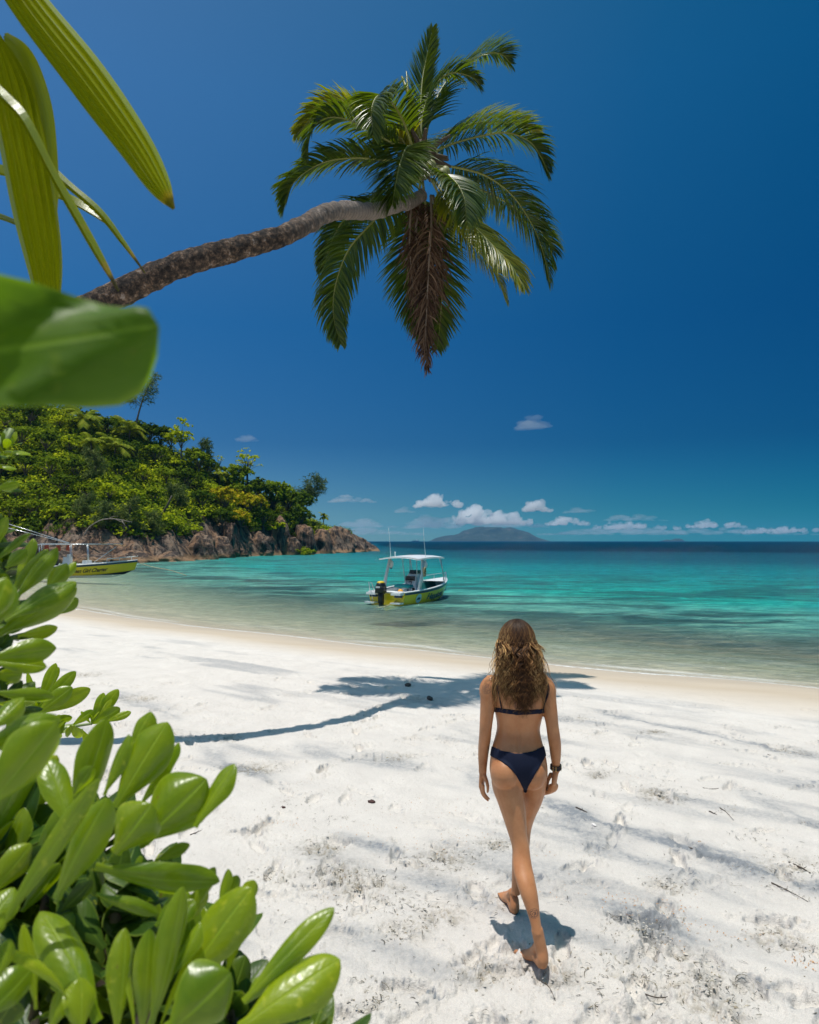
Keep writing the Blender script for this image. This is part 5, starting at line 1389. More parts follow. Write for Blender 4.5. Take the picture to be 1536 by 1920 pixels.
def hair_lock(ang, rootel, thick, flare, endz, lat, wv=None):
    """ang: direction round the head (0 = behind); falls over the crown then down the back"""
    d = V((math.sin(ang), -math.cos(ang), 0))
    pts = []
    jr = .06 * rh.random()
    ph, ph2, wl_, am = wv or (rh.uniform(0, 6.28), rh.uniform(0, 6.28), rh.uniform(.075, .12), rh.uniform(.004, .010))
    ph += rh.gauss(0, .35); ph2 += rh.gauss(0, .35)
    e0 = math.radians(rootel)
    for k in range(15):                                  # over the scalp
        e = e0 * (1 - k / 14.0)
        r = 1.03 + jr; k2_ = max(0, e / 1.5)
        pts.append(hc + V((0, -.010, .022)) + V((d.x * (.083 + .008 * (1 - k2_)) * math.cos(e) * r, d.y * .098 * math.cos(e) * r,   .101 * math.sin(e) * r)))
    for k in range(2, 15):
        w0 = am * min(.9, k / 9); pts[k] = pts[k] + V((d.y * -1, d.x, 0)) * (w0 * math.sin(pts[k].z / wl_ * 6.283 + ph))
    p = pts[-1].copy(); z_end = endz
    n = 32; start = p.copy()
    for k in range(1, n + 1):
        t = k / n
        z = start.z + (z_end - start.z) * t
        x = hc.x + (start.x - hc.x) * (1 + flare * t) + lat * t
        # behind the neck the hair follows the back: find how far out it must stay
        yb = start.y + (3.535 - start.y) * smooth01(t * 1.6) + rh.uniform(-.002, .002)
        if d.y > -.2: yb = start.y + (3.60 - start.y) * smooth01(t * 1.5)
        w_ = am * (.9 + .3 * smooth01(t * 3))
        x += w_ * math.sin(z / wl_ * 6.283 + ph); yb += w_ * .8 * math.cos(z / wl_ * 6.283 + ph2)
        pts.append(V((x, yb, z)))
    out = []
    for q in pts:                                         # keep outside the body
        h_ = BV.find_nearest(q)
        if h_[0] is not None:
            v_ = q - h_[0]
            if v_.dot(h_[1]) < thick * 1.3: q = h_[0] + h_[1] * (thick * 1.3 + rh.uniform(0, .012))
        out.append(q)
    m = len(out); L_ = 0
    vs = []; uv = []; fs = []
    for i, q in enumerate(out):
        t = i / (m - 1)
        tg = (out[min(i + 1, m - 1)] - out[max(i - 1, 0)]).normalized()
        a_ = tg.cross(V((d.y, -d.x, 0)));
        if a_.length < .05: a_ = tg.orthogonal()
        a_.normalize(); b_ = tg.cross(a_)
        r = thick * (0.55 + .45 * math.sin(math.pi * min(1, t * 1.1))) * (1 - t ** 4 * .9)
        for k in range(4):
            an = k * math.pi / 2
            vs.append(tuple(q + a_ * (math.cos(an) * r * .55) + b_ * (math.sin(an) * r))); uv.append((k / 4, t))
    for i in range(m - 1):
        for k in range(4):
            k2 = (k + 1) % 4; fs.append((i * 4 + k, i * 4 + k2, (i + 1) * 4 + k2, (i + 1) * 4 + k))
    hb.add(vs, fs, 0, uv)
zc = hc.z
for i in range(210):
    ang = rh.gauss(0, 1.05)
    if abs(ang) > 2.2: continue
    side = math.sin(ang)
    endz = zc - (.355 - .10 * abs(side) - abs(rh.gauss(0, .05)))
    if rh.random() < .3: endz += rh.uniform(.03, .18)
    wv = (rh.uniform(0, 6.28), rh.uniform(0, 6.28), rh.uniform(.06, .10), rh.uniform(.006, .012)); el0 = rh.uniform(52, 88); lt = rh.gauss(0, .012); fl0 = -.02 + .24 * abs(side) * rh.random()
    for j in range(10):
        hair_lock(ang + rh.gauss(0, .05), el0 + rh.uniform(-5, 5), rh.uniform(.0013, .0030), fl0, endz + rh.uniform(-.02, .02), lt + rh.gauss(0, .005), wv)
for i in range(160):      # loose strands standing off at the sides
    ang = rh.choice((-1, 1)) * rh.uniform(.7, 1.7)
    hair_lock(ang, rh.uniform(45, 80), rh.uniform(.0015, .0028), (.5 * rh.random() + .15), zc - rh.uniform(.18, .36), rh.gauss(0, .025))
hb.build('hair', m_hair, person)
# ================================================================== boats
m_yel = plain('yellow_hull_paint', (0.98, 0.66, 0.01), 0.30, var=.05, coat=.3)
m_nav = plain('navy_stripe', (0.012, 0.045, 0.11), 0.35)
m_wht = plain('white_gelcoat', (0.74, 0.75, 0.74), 0.35, var=.05, coat=.2)
m_dkb = plain('black_plastic', (0.012, 0.013, 0.016), 0.35)
m_teal = plain('teal_cushion', (0.01, 0.30, 0.29), 0.55)
m_tin = plain('steel_tube', (0.62, 0.64, 0.66), 0.28, metal=.85)
m_anti = plain('dark_bottom_paint', (0.012, 0.03, 0.06), 0.7)
m_orng = plain('orange_float', (0.85, 0.35, 0.02), 0.5)
m_capy = plain('yellow_motor_cap', (0.75, 0.48, 0.01), 0.35)
m_rope = plain('pale_rope', (0.50, 0.38, 0.22), 0.9, bump=.5, bscale=300)
m_ink = plain('hull_lettering', (0.01, 0.09, 0.13), 0.45)
m_inkb = plain('black_lettering', (0.012, 0.012, 0.012), 0.45)
m_badge = plain('blue_white_emblem', (0.45, 0.72, 0.80), 0.45)
m_liner = plain('green_cockpit_liner', (0.01, 0.16, 0.16), 0.6)
m_canv = plain('faded_yellow_canvas', (0.62, 0.42, 0.10), 0.85)

def hull_sec(x, L, B, sh0, sh1, tr):
    """x 0..1 stern to bow -> keel z, chine (y, z), rail (y, z)"""
    full = (1 - max(0, (x - .35) / .65) ** 2.3)
    b = B / 2 * (tr + (1 - tr) * smooth01(x / .35)) * full + .02
    rail = sh0 + (sh1 - sh0) * x ** 1.7
    ch = b * (.84 - .35 * max(0, x - .4))
    chz = -.02 + .34 * max(0, (x - .45) / .55) ** 1.8
    kz = -.26 + .55 * max(0, (x - .72) / .28) ** 2.0
    return kz, ch, chz, b, rail

def make_hull(root, L, B, sh0, sh1, tr, mats, yellow=True):
    n = 36
    H_ = MB(); st_ = MB(); gw = MB()
    secs = []
    for i in range(n + 1):
        x = i / n; k, c_, cz, b_, r_ = hull_sec(x, L, B, sh0, sh1, tr)
        X = x * L + (0.0 if x < .8 else 0)
        rk = .42 * max(0, (x - .6) / .4) ** 2          # raked stem: upper points lie farther forward
        secs.append((X, float(k), float(c_), float(cz), float(b_), float(r_), rk))
    prof = []
    for (X, k, c_, cz, b_, r_, rk) in secs:
        pp = [(X - rk * .9, 0, k), (X - rk * .75, c_ * .5, k + (cz - k) * .55), (X - rk * .55, c_, cz), (X - rk * .5, c_ * 1.03, cz + .035),
              (X - rk * .25, c_ + (b_ - c_) * .55, cz + (r_ - cz) * .45), (X - rk * .07, c_ + (b_ - c_) * .9, cz + (r_ - cz) * .82), (X, b_, r_)]
        prof.append(pp)
    m = len(prof[0])
    for s in (1, -1):
        vs = [(p[0], p[1] * s, p[2]) for pp in prof for p in pp]
        fs = []; mi = []
        for i in range(n):
            for j in range(m - 1):
                a = i * m + j; f = (a, a + m, a + m + 1, a + 1)
                H_.add([], [], 0)
                fs.append((f if s < 0 else f[::-1], 1 if j < 2 else (2 if j == m - 2 else 0)))
        base = H_.n; H_.add(vs, [])
        for f, q in fs: H_.f.append(tuple(i + base for i in f)); H_.m.append(q)
    # transom
    t0 = prof[0]; vs = [(p[0], p[1], p[2]) for p in t0] + [(p[0], -p[1], p[2]) for p in t0[1:]]
    idx = list(range(m)) + [m + k for k in range(m - 2, -1, -1)]
    H_.add(vs, [tuple(idx)], 0)
    hull = H_.build('hull', mats, root, local=True)
    # gunwale cap, a rounded flange all round
    for s in (1, -1):
        gw.tube([(X, (b_ - .035) * s, r_ + .02) for (X, k, c_, cz, b_, r_, rk) in secs], .055, 8, 0, .035, up=(0, 1, 0))
    gw.tube([(0.02, -secs[0][4] + .03, secs[0][5] + .02), (0.02, secs[0][4] - .03, secs[0][5] + .02)], .05, 8)
    fd = []
    for s in (1, -1):
        k0 = int(n * .80)
        fd += [(secs[i][0], (secs[i][4] - .03) * s, secs[i][5] + .03) for i in (range(k0, n + 1) if s > 0 else range(n, k0 - 1, -1))]
    gw.add([tuple(p) for p in fd], [tuple(range(len(fd)))])
    gw.build('gunwale', m_wht, root, local=True)
    return secs

def deck(root, secs, L, z, mat, name='deck', x0=.02, x1=.92):
    d = MB(); n = len(secs); a = [s for s in secs if x0 * L <= s[0] <= x1 * L]
    vs = []; fs = []
    for s in a:
        w_ = s[4] - .09; lw_ = w_ * (.93 - .5 * max(0, s[0] / L - .45))
        vs += [(s[0], -w_, s[5] - .01), (s[0], -lw_, z + .3 * max(0, s[0] / L - .7)), (s[0], lw_, z + .3 * max(0, s[0] / L - .7)), (s[0], w_, s[5] - .01)]
    for i in range(len(a) - 1):
        for j in range(3):
            q = i * 4 + j; fs.append((q, q + 1, q + 5, q + 4))
    d.add(vs, fs)
    k = len(a) * 4; d.add([vs[0], vs[1], vs[2], vs[3]], [(0, 1, 2, 3)]); d.add(vs[-4:], [(0, 1, 2, 3)])
    return d.build(name, mat, root, local=True, smooth=False)

def text_on(root, txt, size, pos, ux, uy, mat, name='lettering', shear=.35, ext=.004, wid=1.0):
    cu = bpy.data.curves.new('t', 'FONT'); cu.body = txt; cu.size = size; cu.shear = shear; cu.extrude = ext; cu.offset = size * .018
    cu.space_character = .92
    o = bpy.data.objects.new('t', cu); COL.objects.link(o)
    dg = bpy.context.evaluated_depsgraph_get(); dg.update()
    me = bpy.data.meshes.new_from_object(o.evaluated_get(dg)); bpy.data.objects.remove(o)
    ux = V(ux).normalized(); uy = (V(uy) - ux * V(uy).dot(ux)).normalized(); uz = ux.cross(uy)
    for v in me.vertices:
        c_ = v.co; v.co = V(pos) + ux * c_.x * wid + uy * c_.y + uz * c_.z
    me.materials.clear(); me.materials.append(mat); me.name = name
    o = bpy.data.objects.new(name, me); COL.objects.link(o); o.parent = root
    return o

# ---- the centre console boat; local x runs to the bow
L1 = 5.6
sternc = P(725, 1129, 28.6); bowc = P(838, 1110, 33.6)
hd = math.atan2(bowc.y - sternc.y, bowc.x - sternc.x)
boat = empty('motorboat', (sternc.x, sternc.y, SEA), hd)
tag(boat, 'yellow and white open motorboat with a white canopy and black outboard afloat off the beach', 'boat')
secs = make_hull(boat, L1, 2.05, .50, .86, .84, [m_yel, m_anti, m_nav])
deck(boat, secs, L1, .18, m_wht)
lin = MB()
for s in (1, -1):
    pts_ = [q for q in secs if L1 * .55 < q[0] < L1 * .91]
    vs = []
    for q in pts_: vs += [(q[0], (q[4] - .10) * s, q[5] - .04), (q[0], (q[4] - .16) * (1 - .5 * max(0, q[0] / L1 - .45)) * s, .24 + .3 * max(0, q[0] / L1 - .7))]
    lin.add(vs, [(i * 2, i * 2 + 1, i * 2 + 3, i * 2 + 2) for i in range(len(pts_) - 1)])
lin.box((L1 * .78, 0, .36), (.9, .9, .10), 0, taper=.8)
lin.build('bow_liner', m_liner, boat, local=True, smooth=False)
# stern: white side pods with navy blocks and low platforms
for s in (1, -1):
    b_ = MB(); b_.box((-.05, .60 * s, .47), (.50, .46, .10), taper=.96); b_.box((-.22, .62 * s, .09), (.34, .46, .06)); b_.build('swim_platform', m_wht, boat, local=True, smooth=False)
    b_ = MB(); b_.box((-.055, .60 * s, .36), (.10, .34, .09)); b_.build('vent_panel', m_nav, boat, local=True, smooth=False)
b_ = MB(); b_.box((.10, .0, .40), (.14, .62, .34)); b_.box((.55, 0, .32), (.5, 1.3, .25)); b_.build('stern_bench', m_wht, boat, local=True, smooth=False)
# outboard
b_ = MB()
b_.ball((-.36, .06, .80), (.25, .19, .20), seg=16, rings=10); b_.box((-.36, .06, .66), (.42, .32, .28), taper=.95); b_.box((-.34, .06, .34), (.22, .17, .50)); b_.box((-.33, .06, .05), (.20, .12, .45)); b_.box((-.36, .06, -.22), (.40, .08, .05))
b_.tube([(-.1, .06, .52), (-.3, .06, .5)], .07, 8)
mo = b_.build('outboard_motor', m_dkb, boat, local=True)
b_ = MB(); b_.ball((-.36, .06, .93), (.20, .15, .075), seg=14, rings=8); b_.build('motor_cap', m_capy, mo, local=True)
b_ = MB(); b_.box((-.60, .06, .76), (.02, .20, .07)); b_.build('motor_badge', m_wht, mo, local=True, smooth=False)
# console, screen, wheel, seat
b_ = MB(); b_.box((2.30, 0, .62), (.55, .62, .86), taper=.86); b_.box((2.40, 0, 1.10), (.40, .56, .16), taper=.8); con = b_.build('console', m_wht, boat, local=True, smooth=False)
b_ = MB(); b_.box((2.02, 0, 1.00), (.04, .46, .20)); b_.box((2.28, 0, 1.28), (.20, .30, .17), taper=.8); b_.build('instrument_panel', m_dkb, con, local=True, smooth=False)
b_ = MB(); b_.box((2.03, .14, .52), (.03, .10, .14)); b_.build('console_hatch', m_dkb, con, local=True, smooth=False)
b_ = MB(); b_.box((2.03, -.16, .46), (.03, .12, .24)); b_.build('console_hatch', m_dkb, con, local=True, smooth=False)
ring = [(1.93 + .02 * math.sin(a), .13 * math.cos(a), .84 + .13 * math.sin(a)) for a in np.linspace(0, 2 * math.pi, 17)]
b_ = MB(); b_.tube(ring, .014, 6); b_.tube([(1.93, -.13, .84), (1.93, .13, .84)], .01, 6); b_.tube([(1.93, 0, .84), (2.05, 0, .86)], .02, 6); b_.build('steering_wheel', m_dkb, con, local=True)
b_ = MB(); b_.box((2.62, 0, 1.22), (.03, .50, .26), taper=.85)
m_scr, nts = newmat('smoked_windscreen'); NS = NT(nts); g_1 = NS.n('ShaderNodeBsdfPrincipled'); g_1.inputs['Base Color'].default_value = (.03, .04, .05, 1); g_1.inputs['Roughness'].default_value = .08; g_1.inputs['Alpha'].default_value = .7; NS.out(g_1.outputs[0])
b_.build('windscreen', m_scr, con, local=True, smooth=False)
b_ = MB()
for s in (-.24, .24):
    for xx in (1.30, 1.62): b_.tube([(xx, s, .18), (xx, s, .62)], .018, 6)
    b_.tube([(1.28, s, .6), (1.64, s, .6)], .018, 6)
b_.tube([(1.45, -.24, .6), (1.45, .24, .6)], .018, 6); b_.build('seat_frame', m_tin, boat, local=True)
b_ = MB(); b_.box((1.45, 0, .69), (.46, .74, .12), taper=.92); b_.ball((1.45, 0, .74), (.22, .36, .05), seg=14, rings=8); b_.build('seat_cushion', m_teal, boat, local=True)
# canopy on raked legs
zc_ = 1.88
b_ = MB()
cv_ = []
for i in range(9):
    for j in range(7):
        u_ = i / 8; w_ = j / 6 * 2 - 1
        cv_.append((.98 + u_ * 2.70, w_ * (.98 - .10 * u_), zc_ + .09 * (1 - w_ * w_) + .05 * math.sin(u_ * math.pi) + .02 * u_))
fs = [(i * 7 + j, (i + 1) * 7 + j, (i + 1) * 7 + j + 1, i * 7 + j + 1) for i in range(8) for j in range(6)]
b_.add(cv_, fs); k = len(cv_); b_.add([(p[0], p[1], p[2] - .05) for p in cv_], [f[::-1] for f in fs])
edge = [i * 7 for i in range(9)] + [56 + j for j in range(1, 7)] + [i * 7 + 6 for i in range(7, -1, -1)] + [j for j in range(5, 0, -1)]
for a_, c_ in zip(edge, edge[1:] + edge[:1]): b_.f.append((a_, c_, c_ + k, a_ + k)); b_.m.append(0)
b_.build('canopy', m_wht, boat, local=True)
for s in (1, -1):
    b_ = MB(); b_.tube([(1.22, .88 * s, .54), (1.48, .90 * s, 1.2), (1.66, .82 * s, zc_ - .02)], [.13, .10, .12], 8, 0, [.055, .05, .05], up=(1, 0, 0)); b_.build('canopy_leg', m_wht, boat, local=True)
    b_ = MB(); b_.tube([(3.85, .80 * s, .74), (3.45, .80 * s, zc_ + .0)], .022, 6); b_.tube([(3.60, .80 * s, 1.4), (3.35, .78 * s, zc_)], .016, 6); b_.build('canopy_strut', m_tin, boat, local=True)
    b_ = MB(); b_.tube([(2.15, .30 * s, .60), (1.95, .36 * s, zc_)], .018, 6); b_.tube([(2.5, .28 * s, 1.0), (2.75, .42 * s, zc_ + .02)], .018, 6); b_.build('console_pipe', m_tin, boat, local=True)
    b_ = MB(); b_.ball((1.82, .86 * s, 1.62), (.11, .11, .17), seg=12, rings=9); b_.build('fender', m_wht, boat, local=True)
    b_ = MB(); b_.ball((1.82, .86 * s, 1.45), (.05, .05, .06), seg=10, rings=6); b_.build('fender_tip', m_nav, boat, local=True)
b_ = MB()
for k in range(5): b_.tube([(1.30 + .02 * k, -.93 - .01 * k + .0, 1.28 + .17 * math.sin(a) + .0) if False else (1.56 + .09 * math.cos(a), -.93 - .014 * k, 1.32 + .20 * math.sin(a)) for a in np.linspace(0, 6.283, 15)], .018, 6)
b_.build('rope_coil', m_rope, boat, local=True)
b_ = MB(); b_.ball((.42, -.42, .48), (.13, .13, .16), seg=12, rings=9); b_.build('float', m_orng, boat, local=True)
for (x_0, y_0, tx_) in ((1.55, .72, -.15), (2.0, -.80, -.30)):
    b_ = MB(); b_.tube([(x_0, y_0, zc_), (x_0 + tx_ * .5, y_0, zc_ + .7), (x_0 + tx_, y_0 * 1.04, zc_ + 1.35)], [.011, .008, .005], 6); b_.build('antenna', m_wht, boat, local=True)
b_ = MB(); b_.tube([(1.3, .35, zc_ + .08), (1.3, .35, zc_ + .25)], .02, 6); b_.ball((1.3, .35, zc_ + .27), .035, seg=8, rings=6); b_.build('mast_light', m_wht, boat, local=True)
# bow rail and stern grab rails, cleat
b_ = MB()
rl = [q for q in secs if q[0] > L1 * .66]
for s in (1, -1):
    b_.tube([(q[0], (q[4] - .06) * s, q[5] + .26) for q in rl[::2]] + ([(L1 + .02, 0, .86 + .27)]), .014, 6)
    for q in rl[::4]: b_.tube([(q[0], (q[4] - .06) * s, q[5] + .02), (q[0], (q[4] - .06) * s, q[5] + .26)], .012, 6)
b_.build('bow_rail', m_tin, boat, local=True)
b_ = MB()
b_.tube([(-.10, .74, .50), (-.20, .76, .92), (.10, .80, .88), (.36, .84, .52)], .016, 6); b_.tube([(-.22, .55, .14), (-.30, .56, .60), (-.05, .56, .55)], .014, 6)
b_.build('grab_rail', m_tin, boat, local=True)
# name and emblem on the starboard side (the side towards the beach): x runs bow-wards
def side_pt(x, h):
    k, c_, cz, b2, r_ = [float(q) for q in hull_sec(x / L1, L1, 2.05, .50, .86, .84)]
    t_ = h; rk = .42 * max(0, (x / L1 - .6) / .4) ** 2
    return V((x - rk * .25, -(c_ + (b2 - c_) * (.03 + .97 * t_)) - .012, cz + (r_ - cz) * t_))
def bend_text(txt, size, x0, h, mat, sx=1.0):
    o = text_on(boat, txt, size, (0, 0, 0), (1, 0, 0), (0, 1, 0), mat, wid=sx)
    for v in o.data.vertices:
        x = x0 + v.co.x; k, c_, cz, b2, r_ = [float(q) for q in hull_sec(min(.99, x / L1), L1, 2.05, .50, .86, .84)]
        hh_ = h + v.co.y / max(.2, (r_ - cz))
        p_ = side_pt(x, hh_); v.co = p_ + V((0, -.012 - v.co.z * 1.0, 0))
    o.data.update(); return o
bend_text('Happiness', .37, 1.75, .25, m_ink, 1.35)
e_ = MB()
rg = [side_pt(1.12 + .20 * math.cos(a), .43 + .36 * math.sin(a)) + V((0, -.014, 0)) for a in np.linspace(0, 6.283, 21)[:-1]]
e_.add([tuple(q) for q in rg], [tuple(range(20))]); emb = e_.build('emblem', m_badge, boat, local=True, smooth=False)
e_ = MB()
fsh = [(.99, .40), (1.07, .52), (1.19, .50), (1.27, .42), (1.19, .34), (1.07, .33), (.97, .28)]
e_.add([tuple(side_pt(a_, h_) + V((0, -.022, 0))) for a_, h_ in fsh], [tuple(range(7))]); e_.build('emblem_fish', m_ink, emb, local=True, smooth=False)
# stern line trailing in the water
mr = MB(); mr.tube([P(748, 1124, 28.5), P(735, 1132, 28.1), P(720, 1138, 27.6), P(700, 1141, 27.2)], .016, 6)
tag(mr.build('stern_line', m_rope), 'short pale rope trailing from the stern of the boat with the canopy', 'rope')

# ---- the long boat against the rocks at the left: bow to the right
L2 = 8.2
bowp = P(258, 1062, 55.5); hd2 = math.atan2(3.2, 7.5)
boat2 = empty('motorboat', (bowp.x - math.cos(hd2) * L2, bowp.y - math.sin(hd2) * L2, SEA), hd2)
tag(boat2, 'long yellow charter boat with tipped up outriggers moored against the rocks', 'boat')
secs2 = make_hull(boat2, L2, 2.3, .66, 1.10, .85, [m_yel, m_anti, m_nav])
deck(boat2, secs2, L2, .35, m_wht)
b_ = MB(); b_.box((3.1, 0, .95), (.7, .8, .9), taper=.85); b_.box((3.2, 0, 1.5), (.3, .6, .25), taper=.8); b_.build('console', m_wht, boat2, local=True, smooth=False)
b_ = MB(); b_.box((4.5, -.2, .88), (.8, .8, .5), taper=.8); b_.build('cooler_seat', m_wht, boat2, local=True, smooth=False)
b_ = MB(); b_.box((1.3, 0, .8), (.9, 1.5, .6)); b_.box((2.3, .2, 1.05), (.3, .5, 1.0)); b_.build('stern_gear', m_dkb, boat2, local=True, smooth=False)
b_ = MB()
for s in (1, -1):
    for xx in (1.3, 3.4, 4.6): b_.tube([(xx, .95 * s, .75), (xx - .1, .9 * s, 2.35)], .03, 6)
    b_.tube([(.8, .95 * s, 2.38), (7.0, .85 * s, 2.42)], .03, 6)
    b_.tube([(5.0, .9 * s, 1.0), (6.6, .8 * s, 2.2)], .022, 6)
for xx in (.8, 2.4, 4.2, 7.0): b_.tube([(xx, -.95, 2.38), (xx, .95, 2.38)], .03, 6)
b_.build('canopy_frame', m_tin, boat2, local=True)
b_ = MB(); b_.box((2.2, 0, 2.42), (1.9, 1.8, .10)); b_.build('canopy', m_wht, boat2, local=True, smooth=False)
b_ = MB(); b_.add([(5.5, -.9, 2.48), (5.5, .9, 2.48), (7.3, .75, 2.28), (7.3, -.75, 2.28)], [(0, 1, 2, 3)]); b_.add([(5.5, -.9, 2.44), (5.5, .9, 2.44), (7.3, .75, 2.24), (7.3, -.75, 2.24)], [(3, 2, 1, 0)]); b_.build('bow_awning', m_canv, boat2, local=True, smooth=False)
for s, dz in ((1, .35), (-1, 0)):
    b_ = MB(); b_.tube([(3.2, .7 * s, 2.5), (-2.2, 1.0 * s, 4.0 + dz)], .024, 6); b_.build('outrigger', m_tin, boat2, local=True)
m_red = plain('red_life_vest', (0.40, .07, .04), .8)
for xx in (1.7, 2.5, 3.2):
    b_ = MB(); b_.box((xx, -.8, 2.12), (.35, .16, .42), taper=.7); b_.build('life_vest', m_red, boat2, local=True, smooth=False)
b_ = MB()
for s in (1, -1):
    q2 = [q for q in secs2 if q[0] > L2 * .72]
    b_.tube([(q[0], (q[4] - .06) * s, q[5] + .32) for q in q2[::2]] + [(L2, 0, 1.45)], .025, 6)
    for q in q2[::4]: b_.tube([(q[0], (q[4] - .06) * s, q[5]), (q[0], (q[4] - .06) * s, q[5] + .32)], .02, 6)
b_.build('bow_rail', m_wht, boat2, local=True)
def bend2(txt, size, x0, h, sx):
    o = text_on(boat2, txt, size, (0, 0, 0), (1, 0, 0), (0, 1, 0), m_inkb, wid=sx, shear=.5)
    for v in o.data.vertices:
        x = x0 + v.co.x; k, c_, cz, b2, r_ = [float(q) for q in hull_sec(min(.99, x / L2), L2, 2.3, .66, 1.10, .85)]
        rk = .42 * max(0, (x / L2 - .6) / .4) ** 2; t_ = h + v.co.y / max(.2, r_ - cz)
        v.co = V((x - rk * .25, -(c_ + (b2 - c_) * (.03 + .97 * t_)) - .025 - v.co.z, cz + (r_ - cz) * t_))
    o.data.update()
bend2('Ocean Girl Charter', .42, 3.15, .26, .90)
mr = MB()
e0 = bowp + V((.1, 0, .9)); e1 = P(348, 1071, 52)
mr.tube([V(q) for q in catmull([tuple(P(262, 1056, 55.7)), tuple(P(290, 1064, 54.6)), tuple(P(318, 1069, 53.5)), (P(350, 1073, 52.5).x, 52.5, SEA + .01)], 16)], .022, 6)
tag(mr.build('mooring_line', m_rope), 'thin mooring rope running from the bow of the long yellow boat into the water', 'rope')

# ---- ship on the horizon
ship = empty('cargo_ship', (P(779, 1014, 5000).x, 5000, SEA))
tag(ship, 'tiny dark cargo ship on the horizon left of the island', 'ship')
m_shd = plain('dark_ship_hull', (0.08, 0.05, 0.05), .8)
b_ = MB(); b_.add([(-26, -4, 0), (22, -4, 0), (27, 0, 0), (22, 4, 0), (-26, 4, 0), (-27, -4.5, 5), (24, -4.5, 5), (31, 0, 6.5), (24, 4.5, 5), (-27, 4.5, 5)],
                  [(0, 1, 6, 5), (1, 2, 7, 6), (2, 3, 8, 7), (3, 4, 9, 8), (4, 0, 5, 9), (5, 6, 7, 8, 9)]); b_.build('hull', m_shd, ship, local=True, smooth=False)
b_ = MB(); b_.box((12, 0, 9.5), (9, 7, 9), taper=.85); b_.tube([(12, 0, 13), (12, 0, 19)], .5, 6); b_.build('bridge', m_wht, ship, local=True, smooth=False)
b_ = MB(); b_.tube([(-12, 0, 5), (-12, 0, 15)], .7, 6); b_.tube([(-12, 0, 14), (-3, 0, 9)], .5, 6); b_.build('crane', m_shd, ship, local=True)
# ================================================================== trees of the headland
def foliage_mat(name, cols, trans, tw=.28):
    m, nt = newmat(name); N = NT(nt)
    g = N.n('ShaderNodeNewGeometry')
    base = N.ramp(g.outputs['Random Per Island'], [(i / (len(cols) - 1), c) for i, c in enumerate(cols)])
    oi = N.n('ShaderNodeObjectInfo')
    base = N.mix(N.math('MULTIPLY', oi.outputs['Random'], .5), base, N.mix(1.0, base, (1.5, 1.25, .8), 'MULTIPLY'))
    b = N.n('ShaderNodeBsdfDiffuse'); N.l(base, b.inputs[0])
    t = N.n('ShaderNodeBsdfTranslucent'); t.inputs[0].default_value = C3(trans)
    mx = N.n('ShaderNodeMixShader'); mx.inputs[0].default_value = tw; N.l(b.outputs[0], mx.inputs[1]); N.l(t.outputs[0], mx.inputs[2])
    N.out(mx.outputs[0]); return m
F_DARK = foliage_mat('dark_evergreen_leaves', [(0.029, 0.055, 0.009), (0.063, 0.109, 0.011), (0.115, 0.172, 0.016)], (0.138, 0.218, 0.006), .28)
F_MID = foliage_mat('mid_green_leaves', [(0.072, 0.117, 0.010), (0.156, 0.221, 0.013), (0.260, 0.325, 0.023)], (0.312, 0.416, 0.007))
F_LIME = foliage_mat('lime_green_leaves', [(0.163, 0.225, 0.010), (0.338, 0.413, 0.013), (0.500, 0.550, 0.031)], (0.525, 0.600, 0.006), .32)
F_GOLD = foliage_mat('golden_green_leaves', [(0.184, 0.218, 0.009), (0.368, 0.380, 0.014), (0.575, 0.380, 0.034)], (0.517, 0.460, 0.007), .32)
F_CAS = foliage_mat('casuarina_needles', [(0.054, 0.084, 0.026), (0.108, 0.150, 0.046), (0.180, 0.228, 0.072)], (0.096, 0.144, 0.036), .2)
F_PALM = foliage_mat('hill_palm_leaves', [(0.104, 0.156, 0.021), (0.221, 0.273, 0.026), (0.351, 0.364, 0.046)], (0.338, 0.390, 0.013), .3)
m_trunk = plain('grey_brown_bark', (0.13, 0.10, 0.08), .9, bump=.6, bscale=8)
m_dead = plain('bleached_dead_wood', (0.30, 0.25, 0.21), .9)
rt = np.random.RandomState(99)

def leaf_quads(mb, cen, nrm, size, asp=1.7, mi=0, drop=0.0):
    """scatter of small pointed leaves: cen (n,3), nrm (n,3)"""
    n = len(cen)
    nrm = nrm + rt.normal(0, .55, (n, 3)); nrm /= np.linalg.norm(nrm, axis=1)[:, None] + 1e-9
    a = np.cross(nrm, rt.normal(0, 1, (n, 3))); a /= np.linalg.norm(a, axis=1)[:, None] + 1e-9
    b = np.cross(nrm, a)
    s = (size * rt.uniform(.6, 1.35, n))[:, None]
    p0 = cen - a * s * asp * .5; p2 = cen + a * s * asp * .5 - np.array([0, 0, 1]) * s * drop
    p1 = cen + b * s * .5 - nrm * s * .12; p3 = cen - b * s * .5 - nrm * s * .12
    vs = np.stack([p0, p1, p2, p3], 1).reshape(-1, 3)
    mb.add([tuple(v) for v in vs], [(4 * i, 4 * i + 1, 4 * i + 2, 4 * i + 3) for i in range(n)], mi)

